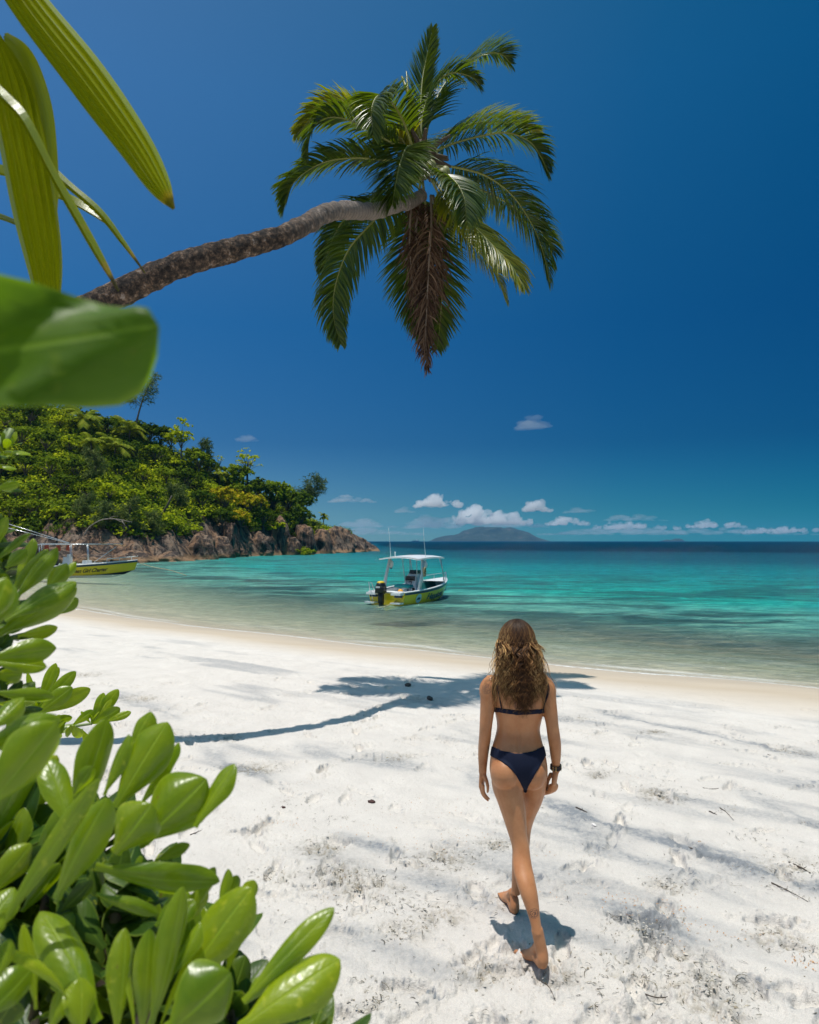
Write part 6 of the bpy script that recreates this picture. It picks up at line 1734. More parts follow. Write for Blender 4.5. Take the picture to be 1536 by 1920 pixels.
def lobes_crown(mb, lobes, per, size, inner=.25):
    for (cx, cy, cz, rx, ry, rz) in lobes:
        n = int(per * (rx * ry + rx * rz + ry * rz) / 3)
        d = rt.normal(0, 1, (n, 3)); d /= np.linalg.norm(d, axis=1)[:, None]
        d[:, 2] = np.where(d[:, 2] < -.35, -d[:, 2], d[:, 2])
        # small clumps of leaves over the lobe surface, with gaps
        k = max(6, n // 16); cd = rt.normal(0, 1, (k, 3)); cd /= np.linalg.norm(cd, axis=1)[:, None]
        cd[:, 2] = np.where(cd[:, 2] < -.3, -cd[:, 2], cd[:, 2])
        idx = rt.randint(0, k, n)
        dd = cd[idx] + rt.normal(0, .13, (n, 3)); dd /= np.linalg.norm(dd, axis=1)[:, None]
        bump_ = (1 + .22 * rt.normal(0, 1, k))[idx]
        r = bump_ * (1 - np.abs(rt.normal(0, .10, n)))
        m = rt.rand(n) < inner; r[m] *= rt.uniform(.4, .95, m.sum())
        pos = np.array([cx, cy, cz]) + dd * np.array([rx, ry, rz]) * r[:, None]
        leaf_quads(mb, pos, dd + np.array([0, 0, .5]), size)

def tree_proto(name, R, H, nl, mat, seed, per=95, size=.30, flat=.75, trunk_h=None, lob=(.30, .50), zr=(.72, 1.0), lr=1.0):
    """a broad-leaved tree standing at its own origin: crown radius R, height H"""
    global rt
    rt = np.random.RandomState(seed); r_ = random.Random(seed)
    root = empty(name)
    lb = []; trunk = MB(); th = trunk_h if trunk_h is not None else H - R * 1.2
    fork = V((r_.uniform(-.2, .2), r_.uniform(-.2, .2), max(.5, th)))
    trunk.tube([(0, 0, -1.0), (fork.x * .3, fork.y * .3, th * .5), tuple(fork)], [R * .085, R * .06, R * .05], 7)
    for k in range(nl):
        a = k * 2.4 + r_.uniform(-.5, .5); d = R * (.62 * math.sqrt((k + .3) / nl)); rr = R * r_.uniform(*lob)
        z = th + (H - th - rr * flat) * (1 - (d / R) ** 1.5 * .75) * r_.uniform(*zr)
        c = (math.cos(a) * d, math.sin(a) * d, z)
        lb.append(c + (rr, rr, rr * flat))
        trunk.tube([tuple(fork), ((fork.x + c[0]) / 2, (fork.y + c[1]) / 2, (fork.z + c[2]) / 2 + .1 * R), c], [R * .035 * lr, R * .022 * lr, R * .008 * lr], 5)
    lb.append((0, 0, H - R * .5, R * .42, R * .42, R * .42 * flat))
    mb = MB(); lobes_crown(mb, lb, per, size)
    mb.build('crown', mat, root, local=True, smooth=False); trunk.build('trunk', m_trunk, root, local=True)
    return root

def casuarina_proto(name, H, W, seed, lean=(0, 0), dens=1.0, sparse=.0, mat=None, base_f=.2):
    global rt
    rt = np.random.RandomState(seed); r_ = random.Random(seed)
    root = empty(name); tr = MB(); mb = MB()
    top = V((lean[0], lean[1], H)); pts = [V((0, 0, -1)), V((lean[0] * .25, lean[1] * .25, H * .35)), V((lean[0] * .6, lean[1] * .6, H * .7)), top]
    cs = [V(q) for q in catmull([tuple(p) for p in pts], 20)]
    tr.tube(cs, [H * .018 * (1 - .9 * i / 20) + .02 for i in range(21)], 6)
    nb = int(22 * dens)
    for k in range(nb):
        t = base_f + (1 - base_f) * (k + r_.random()) / nb
        if r_.random() < sparse: continue
        i = min(19, int(t * 20)); p = cs[i].lerp(cs[i + 1], t * 20 - i)
        a = r_.uniform(0, 6.283); l = W * (1.1 - .75 * t) * r_.uniform(.6, 1.15)
        e = p + V((math.cos(a) * l, math.sin(a) * l, l * r_.uniform(.15, .75)))
        m_ = (p + e) / 2 + V((0, 0, .12 * l))
        tr.tube([p, m_, e], [.05 * H / 8, .03 * H / 8, .012], 4)
        n = int(95 * dens * l / max(W, .1))
        tt = rt.uniform(.25, 1.05, n)
        base = np.array(p)[None] * (1 - tt[:, None]) + np.array(e)[None] * tt[:, None]
        base += rt.normal(0, .16 * W * .5, (n, 3))
        ln = rt.uniform(.35, .85, n)[:, None] * min(1.3, .22 * W + .4)
        d = rt.normal(0, .55, (n, 3)) + np.array([math.cos(a) * .5, math.sin(a) * .5, .1]); d[:, 2] -= rt.uniform(0, .5, n); d /= np.linalg.norm(d, axis=1)[:, None]
        s = np.cross(d, rt.normal(0, 1, (n, 3))); s /= np.linalg.norm(s, axis=1)[:, None]
        w_ = .035 + .03 * rt.rand(n)[:, None]
        v0 = base - s * w_; v1 = base + s * w_; v2 = base + d * ln * .6 + s * w_ - np.array([0, 0, .04]); v3 = base + d * ln - np.array([0, 0, .16])
        vs = np.stack([v0, v1, v2, v3], 1).reshape(-1, 3)
        mb.add([tuple(v) for v in vs], [(4 * i_, 4 * i_ + 1, 4 * i_ + 2, 4 * i_ + 3) for i_ in range(n)])
    mb.build('crown', mat or F_CAS, root, local=True, smooth=False); tr.build('trunk', m_trunk, root, local=True)
    return root

def palm_proto(name, H, L, seed, nf=14):
    r_ = random.Random(seed); root = empty(name); tr = MB(); mb = MB()
    tr.tube([(0, 0, -1), (.2, 0, H * .5), (.3, .1, H)], [.16, .12, .11], 8)
    hub = V((.3, .1, H))
    for k in range(nf):
        a = k * 2.4; el = math.radians(r_.uniform(-5, 70)); l = L * r_.uniform(.8, 1.1)
        p = hub.copy(); d = V((math.cos(a) * math.cos(el), math.sin(a) * math.cos(el), math.sin(el)))
        path = [p.copy()]
        for s_i in range(8):
            p = p + d * l / 8; d = (d + V((0, 0, -.22))).normalized(); path.append(p.copy())
        for i in range(1, 9):
            tg = (path[i] - path[i - 1]).normalized(); sd = tg.cross(V((0, 0, 1))).normalized()
            for sub in range(3):
                q = path[i - 1].lerp(path[i], sub / 3)
                for sg in (-1, 1):
                    ll = .26 * L * (.5 + math.sin(math.pi * (i - 1 + sub / 3) / 8.5)) * .8
                    e = q + (sd * sg * .8 + tg * .5).normalized() * ll + V((0, 0, -.45 * ll)); wv = tg * .055
                    mb.add([tuple(q - wv), tuple(q + wv), tuple((q + e) / 2 + wv * 1.3 + V((0, 0, .08 * ll))), tuple(e), tuple((q + e) / 2 - wv * 1.3 + V((0, 0, .08 * ll)))], [(0, 1, 2, 3, 4)])
    mb.build('crown', F_PALM, root, local=True, smooth=False); tr.build('trunk', m_trunk, root, local=True)
    return root

# one of each kind; they are moved to their first place below
PROTO = {
 'dark': [tree_proto('hillside_tree', 3.4, 6.2, 9, F_DARK, 1), tree_proto('hillside_tree', 2.9, 5.2, 8, F_DARK, 2)],
 'mid': [tree_proto('hillside_tree', 3.2, 5.8, 9, F_MID, 3), tree_proto('hillside_tree', 2.5, 4.8, 7, F_MID, 4)],
 'lime': [tree_proto('hillside_tree', 2.7, 5.0, 8, F_LIME, 5), tree_proto('hillside_tree', 2.1, 4.0, 7, F_LIME, 6)],
 'gold': [tree_proto('hillside_tree', 3.6, 6.4, 10, F_GOLD, 7)],
 'cas': [casuarina_proto('casuarina_tree', 6.5, 2.8, 8, (1.2, 0), 1.3), casuarina_proto('casuarina_tree', 5.0, 3.0, 9, (-.8, 0), 1.3)],
 'palm': [palm_proto('hillside_palm', 2.2, 3.4, 10), palm_proto('hillside_palm', 3.2, 3.0, 11)],
}
used = set()
def plant(kind, x, y, s, rz, label, group, name_cat='tree', z=None, sink=.8):
    pr = PROTO[kind]; p = pr[len(used) % len(pr)] if kind != 'gold' else pr[0]
    if p.name not in used: used.add(p.name); o = p
    else: o = copy_tree(p)
    zz = float(head_z(np.array([x]), np.array([y]))[0]) if z is None else z
    o.location = (x, y, zz - (sink if kind != 'palm' else .3) * s); o.rotation_euler = (0, 0, rz); o.scale = (s, s, s)
    tag(o, label, name_cat, group); used.add(o.name)
    return o
def hill_at(px, py):
    """first point of the slope behind photo pixel (px, py)"""
    prev = None
    for Y in np.arange(70, 205, .5):
        p = P(px, py, Y); hz_ = float(head_base(np.array([p.x]), np.array([p.y]))[0][0])
        if p.z < hz_: return p
    return None
ORD = ['first', 'second', 'third', 'fourth', 'fifth', 'sixth', 'seventh', 'eighth', 'ninth', 'tenth', 'eleventh', 'twelfth', 'thirteenth', 'fourteenth', 'fifteenth', 'sixteenth', 'seventeenth', 'eighteenth', 'nineteenth', 'twentieth']
DESC = {'dark': ('dark green', 'dense tree'), 'mid': ('mid green', 'leafy tree'), 'lime': ('bright lime green', 'bushy tree'), 'gold': ('golden green', 'broad tree'), 'cas': ('grey green', 'feathery casuarina'), 'palm': ('yellow green', 'palm')}
ROWS = [  # name of the row, [(px, py of the trunk foot, kind, size)]
 ('lowest', [(-25, 985, 'mid', .8), (20, 975, 'mid', .9), (62, 962, 'mid', .85), (105, 965, 'lime', .75), (150, 965, 'cas', .8), (195, 972, 'cas', .95), (238, 975, 'cas', .9), (285, 985, 'cas', .8), (330, 990, 'lime', .62), (365, 998, 'lime', .75), (415, 990, 'dark', .8), (450, 985, 'gold', .85), (495, 985, 'dark', .85), (535, 985, 'dark', 1.0), (565, 985, 'dark', 1.0), (592, 987, 'cas', .6)]),
 ('crest', [(440, 932, 'mid', 1.2), (486, 957, 'dark', 1.45), (512, 962, 'mid', 1.4), (541, 972, 'dark', 1.35), (566, 979, 'dark', 1.1)]),
 ('second', [(-20, 945, 'dark', .9), (30, 938, 'lime', .8), (75, 938, 'mid', .9), (118, 930, 'dark', .9), (160, 932, 'mid', .85), (205, 938, 'lime', .8), (250, 945, 'lime', .9), (290, 948, 'mid', .8), (335, 955, 'cas', 1.0), (378, 962, 'dark', .8), (420, 960, 'gold', 1.05), (468, 965, 'gold', .9), (510, 958, 'dark', .95), (545, 965, 'lime', 1.0), (578, 972, 'mid', .9)]),
 ('third', [(0, 905, 'mid', .9), (50, 898, 'dark', 1.0), (95, 900, 'mid', .9), (140, 900, 'dark', .95), (185, 905, 'cas', 1.0), (225, 905, 'dark', 1.0), (270, 915, 'lime', .9), (310, 920, 'mid', .9), (352, 925, 'dark', .9), (395, 930, 'lime', .8), (435, 930, 'mid', .9), (480, 935, 'dark', .9), (520, 940, 'lime', .85)]),
 ('fourth', [(-10, 868, 'dark', 1.0), (40, 860, 'mid', 1.0), (88, 862, 'dark', 1.0), (130, 862, 'lime', .8), (172, 868, 'palm', 1.1), (212, 870, 'palm', 1.15), (250, 875, 'dark', .9), (292, 885, 'mid', .9), (330, 893, 'lime', .9), (372, 900, 'mid', .9), (412, 905, 'palm', .9), (452, 910, 'mid', .9)]),
 ('fifth', [(10, 825, 'mid', 1.0), (60, 820, 'dark', 1.0), (110, 822, 'lime', .95), (155, 828, 'palm', 1.3), (200, 835, 'dark', .9), (240, 842, 'palm', 1.1), (280, 850, 'dark', 1.0), (320, 862, 'lime', .95), (358, 873, 'mid', .85), (395, 883, 'dark', .8)]),
 ('highest', [(-20, 790, 'dark', 1.0), (30, 790, 'mid', 1.0), (80, 787, 'dark', 1.0), (128, 788, 'mid', 1.0), (172, 796, 'dark', 1.0), (212, 806, 'mid', .9), (258, 820, 'dark', 1.0), (300, 833, 'dark', .9)]),
]
rr_ = random.Random(4)
RAISE = {'lowest': -14, 'crest': 0, 'second': -6, 'third': 0, 'fourth': 6, 'fifth': 12, 'highest': 17}
for rn, row in ROWS:
    k = 0
    row = [(a_, b_ - RAISE[rn], c_, d_) for a_, b_, c_, d_ in row]
    for (px, py, kind, s) in row:
        g = hill_at(px, py)
        if g is None: g = P(px, py, 130)
        col_, sh_ = DESC[kind]
        if k < len(ORD):
            lab = f'{col_} {sh_}, {ORD[k]} from the left in the {rn} row of the hillside' if rn != 'crest' else f'large {col_} {sh_}, {ORD[k]} from the left along the falling skyline above the point'
        plant(kind, g.x, g.y, s * (g.y / 118) ** .7, rr_.uniform(0, 6.28), lab, 'trees on the headland', 'palm tree' if kind == 'palm' else 'tree')
        k += 1
# trees that stand out against the sky, each of its own shape
def lone(o, px, py, Y, label, s=1.0, rz=0.0, cat='tree'):
    p = P(px, py, Y); hz_ = float(head_z(np.array([p.x]), np.array([p.y]))[0])
    o.location = (p.x, p.y, min(p.z, hz_)); o.scale = (s, s, s); o.rotation_euler = (0, 0, rz)
    return tag(o, label, cat)
lone(casuarina_proto('casuarina_tree', 11.5, 4.2, 41, (3.6, 0), 1.25, .32, base_f=.42), 250, 812, 127, 'tall thin bare-limbed tree leaning right above the hilltop')
lone(tree_proto('slender_tree', 2.2, 8.6, 18, F_LIME, 42, 80, .26, .8, 3.2, (.25, .40), (.3, 1.0), .5), 340, 862, 126, 'slim bushy tree rising above the canopy right of the leaning hilltop tree', 1.25)
lone(casuarina_proto('casuarina_tree', 6.8, 2.4, 43, (.5, 0), 1.3), 380, 885, 134, 'dark feathery tree between the slim bushy tree and the open crowned tree')
lone(tree_proto('open_crowned_tree', 2.9, 8.4, 26, F_LIME, 44, 55, .24, .35, 4.4, (.13, .26), (.45, 1.0), .45), 464, 912, 134, 'open umbrella crowned tree standing clear against the sky', 1.35)
lone(tree_proto('slender_tree', 1.5, 5.8, 12, F_LIME, 45, 50, .24, .4, 3.2, (.16, .30), (.5, 1.0), .45), 412, 896, 134, 'small thin topped tree left of the umbrella crowned tree')
lone(casuarina_proto('casuarina_tree', 9.0, 4.2, 46, (5.2, 0), 1.5, .1, base_f=.45), 552, 985, 160, 'dark windswept casuarina leaning out to the right near the headland tip', 1.2)
lone(tree_proto('slender_tree', 2.3, 9.0, 18, F_LIME, 47, 80, .26, .9, 2.6, (.25, .42), (.3, 1.0), .5), 528, 985, 155, 'tall yellow green tree just left of the windswept casuarina', 1.15)
lone(palm_proto('small_palm', 3.4, 1.7, 48, 12), 605, 986, 168, 'tiny lone palm on the rocks against the sky', 1.0, 0, 'palm tree')
# leaning dark trunk and the arching dead branch over the rocks
g = hill_at(300, 972) or P(300, 972, 95)
b_ = MB(); b_.tube([tuple(g + V((0, 0, -.5))), tuple(P(306, 962, g.y - .5)), tuple(P(314, 948, g.y - 1.2)), tuple(P(322, 930, g.y - 1.6))], [.28, .22, .17, .10], 7)
tag(b_.build('leaning_trunk', m_trunk), 'dark leaning tree trunk showing between the feathery trees', 'tree trunk')
g = hill_at(160, 1000) or P(160, 1000, 90)
b_ = MB(); Yb = g.y - 1.5
b_.tube([V(q) for q in catmull([tuple(P(158, 1004, Yb)), tuple(P(168, 988, Yb)), tuple(P(190, 975, Yb - .5)), tuple(P(215, 973, Yb - 1)), tuple(P(248, 979, Yb - 1.5))], 16)], [.10 - .0045 * i for i in range(17)], 6)
for (x0, y0, x1, y1) in ((215, 973, 240, 992), (228, 975, 232, 996), (200, 974, 222, 968)):
    b_.tube([tuple(P(x0, y0, Yb - 1)), tuple(P((x0 + x1) / 2 + 3, (y0 + y1) / 2 - 3, Yb - 1.3)), tuple(P(x1, y1, Yb - 1.5))], [.04, .03, .012], 5)
tag(b_.build('dead_branch', m_dead), 'bare arching dead branch hanging over the rocks above the long boat', 'branch')

# undergrowth: shrubs and ferns nobody could count, filling the slope between the trees
rt = np.random.RandomState(123)
def scrub(n, mats, name, label, seed, size=.30, hmax=1.9):
    global rt
    rt = np.random.RandomState(seed)
    mb = MB()
    X = rt.uniform(-124, -9, n * 3); Y = rt.uniform(80, 196, n * 3)
    hb, dc = head_base(X, Y)
    lim = 2.8 + 2.0 * fbm(X * .12, Y * .12, 2, 777) - 0.8 * smooth01((X + 24) / 10)
    ok = (dc > lim) & (Y < np.interp(X, [-124, -50, -37, -26, -14], [140, 142, 150, 178, 197])) & (np.abs(X) / Y < 1.15) & ~((X > -15.5))
    X = X[ok][:n]; Y = Y[ok][:n]; Z = head_z(X, Y)
    for i in range(len(X)):
        r = rt.uniform(.8, 1.9); h_ = r * rt.uniform(.7, 1.1)
        k = int(46 * r * r)
        d = rt.normal(0, 1, (k, 3)); d /= np.linalg.norm(d, axis=1)[:, None]; d[:, 2] = np.abs(d[:, 2])
        pos = np.array([X[i], Y[i], Z[i] - .2]) + d * np.array([r, r, h_]) * (1 - np.abs(rt.normal(0, .15, k)))[:, None] * (1 + .2 * rt.normal(0, 1, k))[:, None]
        leaf_quads(mb, pos, d + np.array([0, 0, .6]), size, mi=i % len(mats))
    o = mb.build(name, mats, smooth=False)
    return tag(o, label, 'undergrowth', kind='stuff')
scrub(3600, [F_DARK, F_MID, F_DARK, F_LIME, F_MID], 'undergrowth', 'green scrub covering the slope between the trees', 55)
# dry grass along the top of the rock shelf
rt = np.random.RandomState(9)
mb = MB()
X = rt.uniform(-62, -26, 26000); Y = rt.uniform(84, 112, 26000); hb, dc = head_base(X, Y)
ok = (dc > 3.6 + 1.5 * fbm(X * .2, Y * .2, 2, 70)) & (dc < 8) & (fbm(X * .35, Y * .35, 2, 71) > -.12)
X = X[ok]; Y = Y[ok]; Z = head_z(X, Y)
n = len(X); h_ = rt.uniform(.15, .5, n); a = rt.uniform(0, 6.28, n); w_ = .05
dx = np.cos(a) * w_; dy = np.sin(a) * w_; lx = rt.normal(0, .15, n); ly = rt.normal(0, .15, n)
vs = np.stack([np.stack([X - dx, Y - dy, Z - .05], 1), np.stack([X + dx, Y + dy, Z - .05], 1), np.stack([X + lx, Y + ly, Z + h_], 1)], 1).reshape(-1, 3)
mb.add([tuple(v) for v in vs], [(3 * i, 3 * i + 1, 3 * i + 2) for i in range(n)])
F_GRASS = foliage_mat('dry_grass', [(0.10, 0.12, 0.02), (0.20, 0.19, 0.05), (0.26, 0.20, 0.09)], (0.2, .2, .04))
tag(mb.build('grass', F_GRASS, smooth=False), 'dry grass along the top of the rock shelf', 'grass', kind='stuff')

# ---- boulders along the waterline
def boulder(px, pyb, wpx, hpx, Y, seed, label, tilt=0.0, depth=1.0):
    bm = bmesh.new(); bmesh.ops.create_icosphere(bm, subdivisions=5, radius=1.0)
    c = P(px, pyb, Y); c.z = max(SEA - .3, c.z - .2)
    W = wpx / F * Y / 2; H = hpx / F * Y
    r_ = np.random.RandomState(seed)
    co_ = np.array([v.co[:] for v in bm.verts])
    # angular granite: cut with a few random planes, then groove
    for k in range(9):
        nrm = r_.normal(0, 1, 3); nrm[2] = abs(nrm[2]) * .8; nrm /= np.linalg.norm(nrm); dd = r_.uniform(.62, .88)
        t_ = co_ @ nrm; m = t_ > dd; co_[m] -= np.outer((t_[m] - dd) * .85, nrm)
    fl = .07 * np.sin(co_[:, 0] * 7 + co_[:, 1] * 4 + seed + 2 * vn(co_[:, 0] * 2, co_[:, 2] * 2, seed)) * np.clip(1 - co_[:, 2] ** 2, 0, 1)
    ns = .14 * fbm(co_[:, 0] * 2.2 + seed, co_[:, 1] * 2.2 + co_[:, 2] * 2.7, 5, seed)
    co_ *= (1 + fl + ns)[:, None]
    rot = Matrix.Rotation(tilt, 3, 'Y')
    for v, q in zip(bm.verts, co_):
        p = rot @ V(q); v.co = (p.x * W, p.y * W * depth, p.z * H * 1.0 if p.z > 0 else p.z * H * .5)
    me = bpy.data.meshes.new('boulder'); bm.to_mesh(me); bm.free(); me.materials.append(m_rock)
    for p_ in me.polygons: p_.use_smooth = True
    o = bpy.data.objects.new('boulder', me); COL.objects.link(o); o.location = c
    return tag(o, label, 'rock', 'granite boulders along the headland')
BL = [(55, 1052, 70, 34, 84, 'low brown rock at the far left behind the shrub leaves'), (110, 1050, 80, 26, 84, 'flat brown rock just left of the long boat'), (180, 1052, 90, 20, 84, 'flat rock slab behind the long boat'),
      (250, 1054, 84, 22, 86, 'low rounded rock at the bow of the long boat'), (318, 1053, 90, 22, 90, 'low sloping rock right of the long boat'), (372, 1046, 66, 44, 96, 'big grey fluted boulder under the lime green bush'),
      (412, 1043, 60, 34, 102, 'grey rounded boulder below the dark trees'), (428, 1022, 52, 46, 112, 'dark tall boulder tucked under the tree line'), (450, 1040, 30, 14, 118, 'small tan flat rock at the waterline'),
      (447, 1046, 18, 7, 112, 'tiny tan rock lying in the water'), (485, 1030, 50, 34, 126, 'dark boulder in the shaded cleft'), (500, 1040, 26, 14, 126, 'small brown rock below the shaded cleft'),
      (523, 1018, 40, 46, 136, 'tall reddish boulder standing above the pale one'), (543, 1041, 46, 34, 130, 'pale pointed boulder with an orange foot at the waterline'), (566, 1040, 18, 12, 132, 'small orange brown rock beside the pale pointed boulder'),
      (570, 1022, 48, 40, 146, 'rounded pinkish white boulder right of the pale one'), (575, 1037, 26, 12, 138, 'small brown rock under the pinkish boulder'), (600, 1034, 60, 36, 156, 'streaked boulder halfway along the headland tip'),
      (632, 1030, 70, 40, 170, 'large dark domed boulder near the headland tip'), (662, 1030, 66, 30, 180, 'sloping striped boulder next to the last one'), (688, 1031, 48, 15, 188, 'low tan rock at the very tip of the headland')]
def coast_Y(px):
    for Y in np.arange(70, 200, .5):
        X = (px - 768) / F * Y
        if inside(np.array([X]), np.array([Y]), coast)[0]: return float(Y)
    return 190.0
for k, (px, pyb, wpx, hpx, Y, lab) in enumerate(BL):
    Y = coast_Y(px) + (-.6 if pyb > 1034 else 2.5); wpx *= 1.1; hpx *= 1.15
    boulder(px, pyb, wpx, hpx, Y, 600 + k, lab, rr_.uniform(-.25, .25), rr_.uniform(.8, 1.3))
# ================================================================== what lies on the sand
def sand_z(x, y):
    x = np.atleast_1d(np.asarray(x, float)); y = np.atleast_1d(np.asarray(y, float))
    h_, dry_, _, _ = sand_detail(x, y)
    return sand_macro(x, y) + h_ * dry_
m_lit, nt = newmat('dried_seagrass'); N = NT(nt)
g = N.n('ShaderNodeNewGeometry')
c = N.ramp(g.outputs['Random Per Island'], [(0.0, (0.035, 0.030, 0.022)), (0.45, (0.10, 0.085, 0.055)), (0.8, (0.24, 0.20, 0.13)), (1.0, (0.42, 0.37, 0.27))])
b = N.n('ShaderNodeBsdfPrincipled'); N.l(c, b.inputs['Base Color']); b.inputs['Roughness'].default_value = .9; N.out(b.outputs[0])
rl_ = random.Random(314)
def sliver(mb, x, y, z, a, L, w_, curl, mi=0):
    n = 5; vs = []; fs = []
    bend = rl_.uniform(-2.4, 2.4)
    px_, py_ = x, y
    for i in range(n + 1):
        t = i / n
        hw = w_ / 2 * (math.sin(math.pi * (t * .9 + .05)) ** .6)
        lift = curl * 4 * t * (1 - t) + rl_.uniform(0, .0015)
        s = V((-math.sin(a), math.cos(a), rl_.uniform(-.5, .5)))
        vs += [(px_ - s.x * hw, py_ - s.y * hw, z + .003 + lift - s.z * hw), (px_ + s.x * hw, py_ + s.y * hw, z + .003 + lift + s.z * hw)]
        px_ += math.cos(a) * L / n; py_ += math.sin(a) * L / n; a += bend / n
    for i in range(n): fs.append((i * 2, i * 2 + 1, i * 2 + 3, i * 2 + 2))
    mb.add(vs, fs, mi)
mb = MB()
CL = [(830, 1615, .13, 110), (640, 1640, .10, 50), (700, 1660, .12, 60), (760, 1700, .1, 40), (515, 1640, .10, 30), (790, 1312, .20, 40), (765, 1288, .12, 26), (480, 1440, .14, 46), (690, 1700, .10, 40), (360, 1470, .2, 60),
      (1085, 1348, .10, 24), (1225, 1375, .14, 30), (1130, 1450, .1, 26), (1230, 1485, .16, 60), (1250, 1500, .1, 30), (1480, 1410, .16, 50), (1370, 1522, .07, 14), (1410, 1570, .10, 30), (1500, 1625, .18, 70), (1460, 1660, .12, 46),
      (1250, 1660, .08, 34), (1190, 1740, .13, 60), (1180, 1820, .12, 50), (1250, 1805, .12, 50), (1305, 1835, .16, 90), (1120, 1850, .06, 24), (1110, 1895, .04, 14), (1330, 1895, .14, 60), (1400, 1860, .05, 24), (760, 1750, .08, 34), (800, 1720, .1, 30),
      (1040, 1820, .12, 34), (560, 1510, .12, 26), (620, 1540, .10, 24), (260, 1310, .25, 60), (160, 1265, .3, 50), (130, 1215, .4, 36), (310, 1375, .16, 34), (940, 1580, .08, 20), (700, 1850, .06, 30), (880, 1830, .07, 30),
      (690, 1890, .06, 24), (1030, 1420, .14, 20), (940, 1700, .07, 16), (1450, 1760, .10, 30), (1530, 1790, .06, 24)]
for (px, py, sp_, n) in CL:
    g0 = G(px, py)
    for _ in range(n):
        x = g0.x + rl_.gauss(0, sp_); y = g0.y + rl_.gauss(0, sp_ * .7)
        sliver(mb, x, y, float(sand_z(x, y)[0]), rl_.uniform(0, 6.28), rl_.uniform(.008, .040) * (2.2 if rl_.random() < .12 else 1), rl_.uniform(.0015, .0045), rl_.uniform(0, .008))
for _ in range(900):
    y = 1.5 + 11 * rl_.random() ** 1.6; x = rl_.uniform(-.62, .66) * y
    if fbm(x * 1.1, y * 1.1, 3, 321) < -.12: continue
    sliver(mb, x, y, float(sand_z(x, y)[0]), rl_.uniform(0, 6.28), rl_.uniform(.005, .026), rl_.uniform(.001, .004), rl_.uniform(0, .004))
# curls of dried weed caught in and round the footprints
for (fx, fy, fa, fs) in foots:
    if fy < 1.4 or fy > 11 or rl_.random() < .35: continue
    for _ in range(rl_.randint(1, 5)):
        a = rl_.uniform(0, 6.28); x = fx + math.cos(a) * .10 + rl_.gauss(0, .02); y = fy + math.sin(a) * .10 + rl_.gauss(0, .02)
        sliver(mb, x, y, float(sand_z(x, y)[0]), a + 1.57 + rl_.gauss(0, .5), rl_.uniform(.015, .06), rl_.uniform(.0015, .004), rl_.uniform(0, .005))
tag(mb.build('beach_litter', m_lit, smooth=False), 'scattered bits of dried seagrass and bark on the sand', 'litter', kind='stuff')
m_pet = plain('orange_brown_petals', (0.55, 0.25, 0.06), .8, var=.3)
mb = MB()
for (px, py, sp_, n) in [(1150, 1690, .08, 14), (1195, 1695, .12, 34), (1225, 1712, .1, 24), (1290, 1705, .04, 8), (1290, 1735, .05, 12), (1355, 1750, .08, 20), (1530, 1810, .07, 44), (855, 1575, .12, 24), (740, 1585, .16, 16), (690, 1555, .12, 16), (540, 1545, .1, 18), (1075, 1665, .12, 16), (1060, 1600, .1, 10), (1320, 1585, .04, 6), (1190, 1460, .04, 5), (1255, 1772, .06, 8), (820, 1520, .2, 16)]:
    g0 = G(px, py)
    for _ in range(n):
        x = g0.x + rl_.gauss(0, sp_); y = g0.y + rl_.gauss(0, sp_ * .6); z = float(sand_z(x, y)[0])
        sliver(mb, x, y, z, rl_.uniform(0, 6.28), rl_.uniform(.005, .012), rl_.uniform(.003, .006), rl_.uniform(0, .003))
tag(mb.build('fallen_petals', m_pet, smooth=False), 'tiny orange brown petals sprinkled over the sand', 'petals', kind='stuff')
m_stick = plain('weathered_stick', (0.09, 0.07, 0.055), .9, bump=.5, bscale=80)
m_dkst = plain('dark_red_husk', (0.07, 0.03, 0.025), .8, bump=.8, bscale=60)
def stick(pts, r, label, mat=None, group=None):
    r = r * .6
    q = []
    for (px, py) in pts:
        g0 = G(px, py); g0.z = float(sand_z(g0.x, g0.y)[0]) + r * .6; q.append(tuple(g0))
    c_ = catmull(q, 14); b_ = MB()
    b_.tube([V(p) + V((rl_.uniform(-.3, .3), rl_.uniform(-.3, .3), rl_.uniform(-.2, .3))) * r for p in c_], [r * (1.1 - .7 * i / 14) * rl_.uniform(.8, 1.2) for i in range(15)], 7)
    for k in (5, 9):
        p = V(c_[k]); b_.tube([p, p + V((rl_.uniform(-1, 1), rl_.uniform(-1, 1), .3)) * r * 5], [r * .5, r * .2], 5)
    return tag(b_.build('twig', mat or m_stick), label, 'twig', 'twigs on the sand')
stick([(1080, 1519), (1090, 1523), (1101, 1527)], .010, 'short thick dark twig right of the woman in the grey streak')
stick([(1290, 1591), (1302, 1594), (1314, 1600)], .009, 'dark stubby twig at the end of the long grey streak')
stick([(1330, 1520), (1337, 1523), (1344, 1528)], .008, 'small dark twig below the curled dry leaves at right')
stick([(1350, 1518), (1362, 1525), (1376, 1535)], .006, 'curved thin twig right of the small dark twig')
stick([(1206, 1870), (1235, 1876), (1262, 1870), (1275, 1866)], .005, 'wavy thin twig near the bottom edge right of the woman')
stick([(1012, 1838), (1030, 1855), (1042, 1880)], .004, 'thin curved root below the near foot of the woman')
stick([(1100, 1884), (1115, 1888), (1128, 1896)], .006, 'short bent brown twig at the bottom edge')
stick([(1480, 1620), (1500, 1628), (1520, 1644)], .012, 'gnarled driftwood piece by the right edge')
stick([(1447, 1656), (1480, 1672), (1515, 1692)], .006, 'long straight twig below the gnarled driftwood')
stick([(1318, 1478), (1332, 1480), (1348, 1479)], .006, 'lone dark twig in the clean sand at right')
stick([(357, 1563), (375, 1556), (394, 1548)], .006, 'dark crooked twig just right of the big corner shrub')
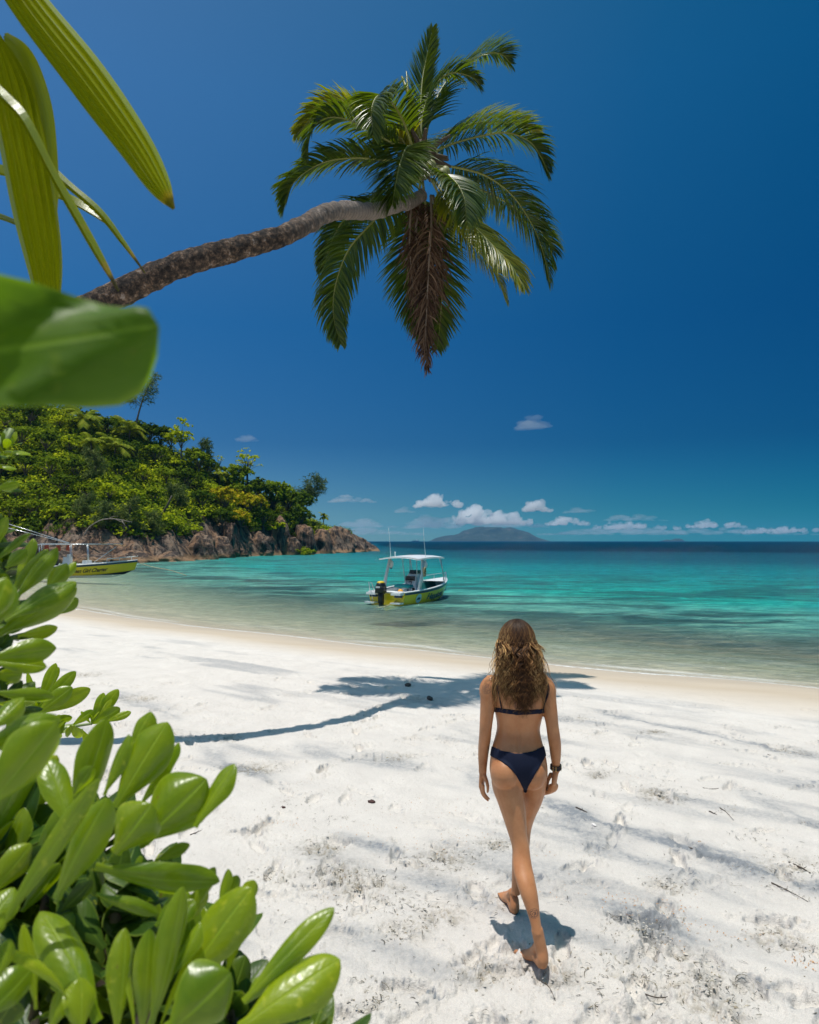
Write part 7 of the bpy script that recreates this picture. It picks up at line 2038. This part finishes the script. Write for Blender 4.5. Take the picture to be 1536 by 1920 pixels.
stick([(500, 1640), (515, 1652), (540, 1640)], .004, 'thin bent twig right of the shrub sprouts')
stick([(1440, 1417), (1450, 1420), (1457, 1421)], .006, 'small twig beside the dry leaf heap at the far right')
def lump(px, py, r, label, name='husk_fragment', cat='husk', mat=None, asp=(1.6, 1, .7)):
    g0 = G(px, py); z = float(sand_z(g0.x, g0.y)[0])
    bm = bmesh.new(); bmesh.ops.create_icosphere(bm, subdivisions=3, radius=1)
    for v in bm.verts:
        n_ = mnoise.noise(v.co * 2.1 + V((px, py, 0))) * .35 + mnoise.noise(v.co * 5 + V((py, px, 0))) * .15
        v.co = V((v.co.x * asp[0], v.co.y * asp[1], v.co.z * asp[2])) * r * (1 + n_)
    me = bpy.data.meshes.new(name); bm.to_mesh(me); bm.free(); me.materials.append(mat or m_dkst)
    for p_ in me.polygons: p_.use_smooth = True
    o = bpy.data.objects.new(name, me); COL.objects.link(o); o.location = (g0.x, g0.y, z + r * .3); o.rotation_euler = (0, 0, px)
    return tag(o, label, cat)
lump(697, 1504, .020, 'dark reddish husk fragment alone on the sand left of the woman')
lump(531, 1515, .012, 'tiny dark seed lying left of the reddish husk fragment', 'seed', 'seed')
lump(765, 1287, .045, 'dark clump of seaweed in the shade of the palm crown', 'seaweed_clump', 'seaweed', m_stick, (1.4, 1, .6))
lump(806, 1312, .05, 'dark seaweed clump at the lower edge of the palm shade', 'seaweed_clump', 'seaweed', m_stick, (1.8, .8, .45))
m_coral = plain('bleached_coral', (0.75, 0.70, 0.66), .8, bump=.8, bscale=90)
lump(1114, 1549, .016, 'small white coral piece beside the grey streak', 'coral_piece', 'coral', m_coral, (1.6, .8, .6))

# small clods of crusted sand thrown up round the footprints
m_clod = plain('crusted_sand', (0.60, 0.55, 0.48), .95, var=.15, bump=.6, bscale=300)
m_clod2 = plain('dark_crusted_sand', (0.34, 0.29, 0.21), .95, var=.2, bump=.6, bscale=300)
rc = random.Random(8)
mb = MB()
def clod(x, y, r, mi):
    z = float(sand_z(x, y)[0])
    a = rc.uniform(0, 6.28); ca, sa = math.cos(a), math.sin(a); vs = []
    for (i, j, k) in ((1, 0, 0), (.4, .9, .1), (-.5, .8, 0), (-1, -.1, .1), (-.4, -.9, 0), (.6, -.7, .1), (.2, .1, .8), (-.3, .2, .6)):
        u = i * r * rc.uniform(.7, 1.3) * 1.3; v = j * r * rc.uniform(.7, 1.3); w_ = k * r * rc.uniform(.7, 1.2) - .1 * r
        vs.append((x + u * ca - v * sa, y + u * sa + v * ca, z + w_ + .002))
    mb.add(vs, [(0, 1, 6), (1, 7, 6), (1, 2, 7), (2, 3, 7), (3, 4, 7), (4, 6, 7), (4, 5, 6), (5, 0, 6)], mi)
for (px, py, r_) in CHURN:
    g0 = G(px, py)
    for _ in range(int(700 * r_)):
        clod(g0.x + rc.gauss(0, r_ * .8), g0.y + rc.gauss(0, r_ * .7), rc.uniform(.0015, .0065) * (1.8 if rc.random() < .07 else 1), 1 if rc.random() < .08 else 0)
for (fx, fy, fa, fs) in foots:
    if fy < 1.3 or fy > 9: continue
    for _ in range(int(9 * fs)):
        a = rc.uniform(0, 6.28); clod(fx + math.cos(a) * .12 * rc.uniform(.7, 1.5), fy + math.sin(a) * .12 * rc.uniform(.7, 1.5), rc.uniform(.0015, .005), 1 if rc.random() < .08 else 0)
tag(mb.build('sand_clods', [m_clod, m_clod2], smooth=False), 'small clods of crusted sand round the footprints', 'sand', kind='stuff')
